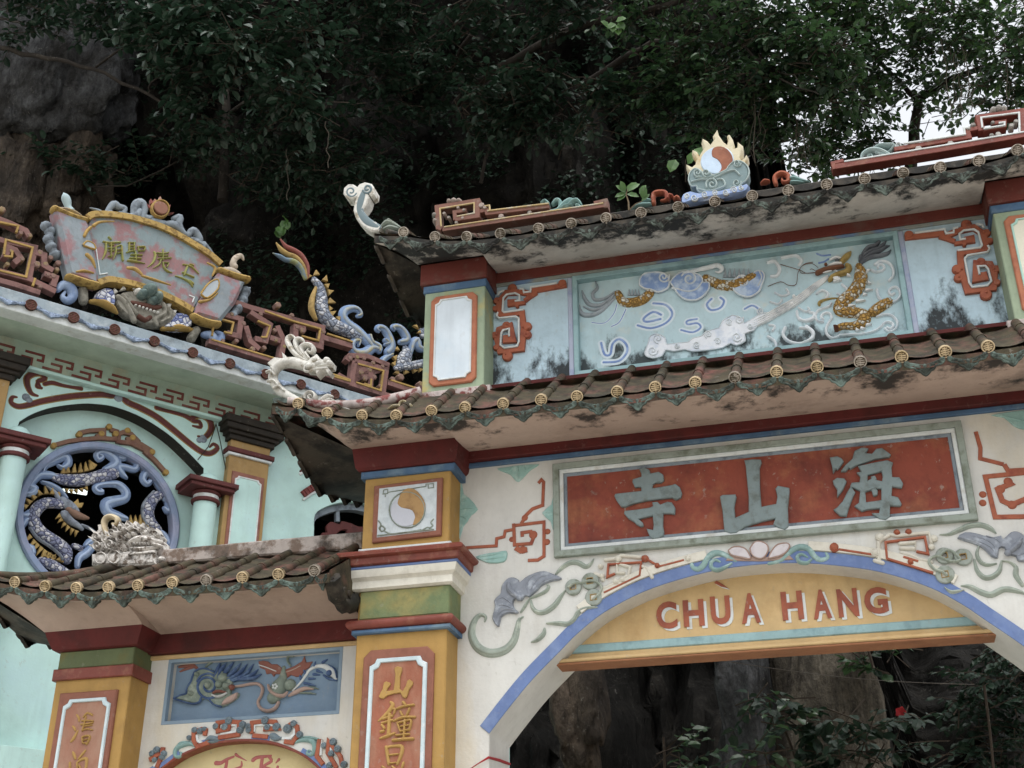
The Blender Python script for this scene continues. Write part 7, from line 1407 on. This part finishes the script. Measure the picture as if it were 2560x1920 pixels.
# hanging vines
vm = mat('dry_vine', '#463f34', fine=.2, bump=0, rough=.9)
rnd = random.Random(31)
for i, (k, x, y0, y1, Y, lab) in enumerate((('Q',1690,250,760,16.5,'long dry vine hanging in front of the white sky, leftmost of the right cluster'), ('Q',1760,330,740,16.5,'dry vine hanging in the middle of the right cluster'), ('Q',1820,300,720,16.4,'dry vine hanging at the right of the cluster before the sky gap'), ('Q',2090,240,720,16.3,'dry vine hanging above the end of the right fret rail'), ('Q',470,260,1050,15.8,'dry vine hanging beside the flaming sun'), ('Q',740,650,1040,16.2,'brown root curtain left of the white sky gap'), ('Q',800,640,1080,16.3,'brown root nearest to the white sky gap'), ('N',2100,780,1080,15.4,'curling vine hanging above the hall dragon tail'), ('N',1840,960,1290,16.0,'thin vine hanging left of the dragon tail'))):
    mb = MB(); pts = []
    for j in range(9): t = j/8; pts.append(P3(k, x+rnd.uniform(-12, 12)+60*t*(1 if i < 3 else .2), y0+(y1-y0)*t, Y))
    pts = [Vector(v) for v in catmull([tuple(v) for v in pts], 3)]; mb.tube(pts, .007, 4); 
    for s in range(3 if k == 'Q' else 0):
        q = [v+Vector((rnd.uniform(-.12, .12)+.05*s, rnd.uniform(-.1, .1), 0)) for v in pts[::3]]; mb.tube(q, .004, 3)
    tag(mb.obj('hanging_vine', vm, None, None), lab, 'vine', 'vines hanging from the trees')
# ivy and small plants clinging to the cliff: one uncountable mass
rnd = random.Random(41); mb = MB()
for _ in range(5200):
    X, Yp = rnd.uniform(-100, 2100), rnd.uniform(-60, 900)
    d = ray(X, Yp); t = 18/d.y; p = CAM+d*t
    for _it in range(4): p = CAM+d*(cliff_y(p.x, p.z)/d.y)
    if noise.noise(Vector((X*.004, Yp*.005, 2))) < -.02 or p.z > cliff_h(p.x)-.3: continue
    for i in range(5): leaf_quad(mb, p+Vector((rnd.uniform(-.2, .2), -rnd.uniform(.02, .3), rnd.uniform(-.2, .2))), Vector((rnd.uniform(-1, 1), -rnd.uniform(.1, 1), rnd.uniform(-1, .2))), Vector((rnd.uniform(-.5, .5), -.6, 1)), rnd.uniform(.10, .18), rnd.uniform(.06, .11), 0)
o = mb.obj('cliff_ivy', [lf2], None, None); tag(o, 'dark ivy and small leafy plants covering the cliff face', 'ivy', None, 'stuff')
# plants seen through the arch
def shrub(label, stem, blobs, seed, m, L=.15, W=.09):
    rnd = random.Random(seed); q = [P3(*p) for p in stem]; t = empty('shrub', tuple(q[0]), label, 'shrub', 'plants seen through the arch')
    mb = MB(); mb.tube([Vector(v) for v in catmull([tuple(v) for v in q], 4)], .015, 5); mb.obj('stem', twig_m, t)
    cr, tw = crown_mesh(rnd, blobs, L, W); cr.obj('crown', m, t, None)['kind'] = 'stuff'; tw.obj('twigs', twig_m, t, None)['kind'] = 'stuff'
shrub('leafy green shrub before the pale rock in the middle of the arch', [('M',1330,700,13.6),('M',1260,480,13.5),('M',1200,350,13.4)], [('M',1180,330,13.3,100,50,.4,11), ('M',1270,410,13.3,50,60,.3,7)], 51, [lf2, lf4])
shrub('small pale-stemmed seedling low in the arch left of centre', [('M',745,700,13.2),('M',750,560,13.2),('M',745,460,13.2)], [('M',800,525,13.1,70,45,.3,8)], 52, [lf4, lf2], .15, .09)
shrub('low leafy plant at the bottom edge of the arch in the middle', [('M',1130,720,13.0),('M',1120,600,13.0),('M',1110,560,13)], [('M',1120,560,12.9,70,40,.3,7)], 53, [lf4, lf2], .16, .1)
shrub('hibiscus bush with a red flower right of the pale rock in the arch', [('M',1600,760,13.6),('M',1590,600,13.5),('M',1560,450,13.5)], [('M',1520,440,13.4,110,60,.5,9), ('M',1620,520,13.4,120,50,.5,10), ('M',1450,560,13.3,100,40,.4,8), ('M',1740,420,13.5,80,50,.4,6)], 54, [lf2, lf2])
shrub('large dark bush filling the right of the arch', [('M',2100,760,14.2),('M',2080,500,14.2),('M',2050,250,14.1)], [('M',2050,300,16.0,130,110,.6,30), ('M',2150,180,16.0,130,110,.6,36), ('M',2120,450,16.0,180,130,.6,36), ('M',1920,540,16.0,100,60,.5,12), ('M',2250,350,16.0,150,200,.6,40)], 55, [lf2, lf2], .13, .075)
shrub('drooping leaf sprig hanging just under the lintel', [('M',1560,60,13.8),('M',1580,110,13.8),('M',1600,180,13.8)], [('M',1530,120,14.2,26,26,.2,3), ('M',1600,170,14.2,22,40,.2,3), ('M',1690,110,14.2,26,26,.2,3)], 56, [lf4, lf2])
p = P3('M', 1708, 356, 13.3); mb = MB()
for k in range(5): a = k*1.257; leaf_quad(mb, p, _R*math.cos(a)+_U*math.sin(a)-_F*.4, -_F, .06, .055)
tag(mb.obj('hibiscus_flower', mat('flower_red', '#b8202a', fine=0, bump=0), None, None), 'tiny red flower among dark leaves inside the arch', 'flower')
for lab, k, x, y, Y, sc_ in (('cluster of bright leaves against the dark cliff left of the scroll finial', 'B', 220, 440, 16.5, 1.0), ('bright heart-shaped leaf on a stem left of the flaming sun', 'E', 1500, 340, 11.5, 1.0), ('yellow-green leaf tuft high on the leaning limb', 'O', 1750, 150, 15.0, 1.0)):
    rnd = random.Random(len(lab)); c = P3(k, x, y, Y); t = empty('leaf_tuft', tuple(c), lab, 'plant'); mb = MB()
    for i in range(7 if k != 'E' else 3): leaf_quad(mb, c+_R*rnd.uniform(-.12, .12)+_U*rnd.uniform(-.10, .12), _R*rnd.uniform(-1, 1)+_U*rnd.uniform(-1, .5)-_F*.3, -_F+Vector((0, 0, .7)), .17, .13)
    mb.obj('leaves', bright, t, None); mb = MB(); mb.tube([c+_U*-.25, c], .006, 4); mb.obj('stem', twig_m, t)
# wire and ribbon in the arch
mb = MB(); a, b = P3('M', 930, 140, 10.6), P3('M', 2010, 246, 12.6); pts = [a.lerp(b, i/10)-Vector((0, 0, .05*math.sin(math.pi*i/10))) for i in range(11)]; mb.tube(pts, .0032, 4); tag(mb.obj('wire', mat('wire_grey', '#4a443c', fine=0, bump=0)), 'thin grey wire sagging across the dark opening of the arch', 'wire')
mb = MB(); pts = [P3('J', 1100, 1672, 9.97), P3('J', 1160, 1632, 9.97), P3('J', 1224, 1594, 9.97), P3('J', 1290, 1612, 10.3), P3('J', 1352, 1634, 10.59)]
mb.tube(pts, [.004, .005, .010, .014, .012], 5); tag(mb.obj('red_string', mat('string_red', '#a02428', fine=0, bump=0)), 'red string tied across the left jamb of the arch', 'string')
for m in bpy.data.meshes:
    if m.users == 0: bpy.data.meshes.remove(m)
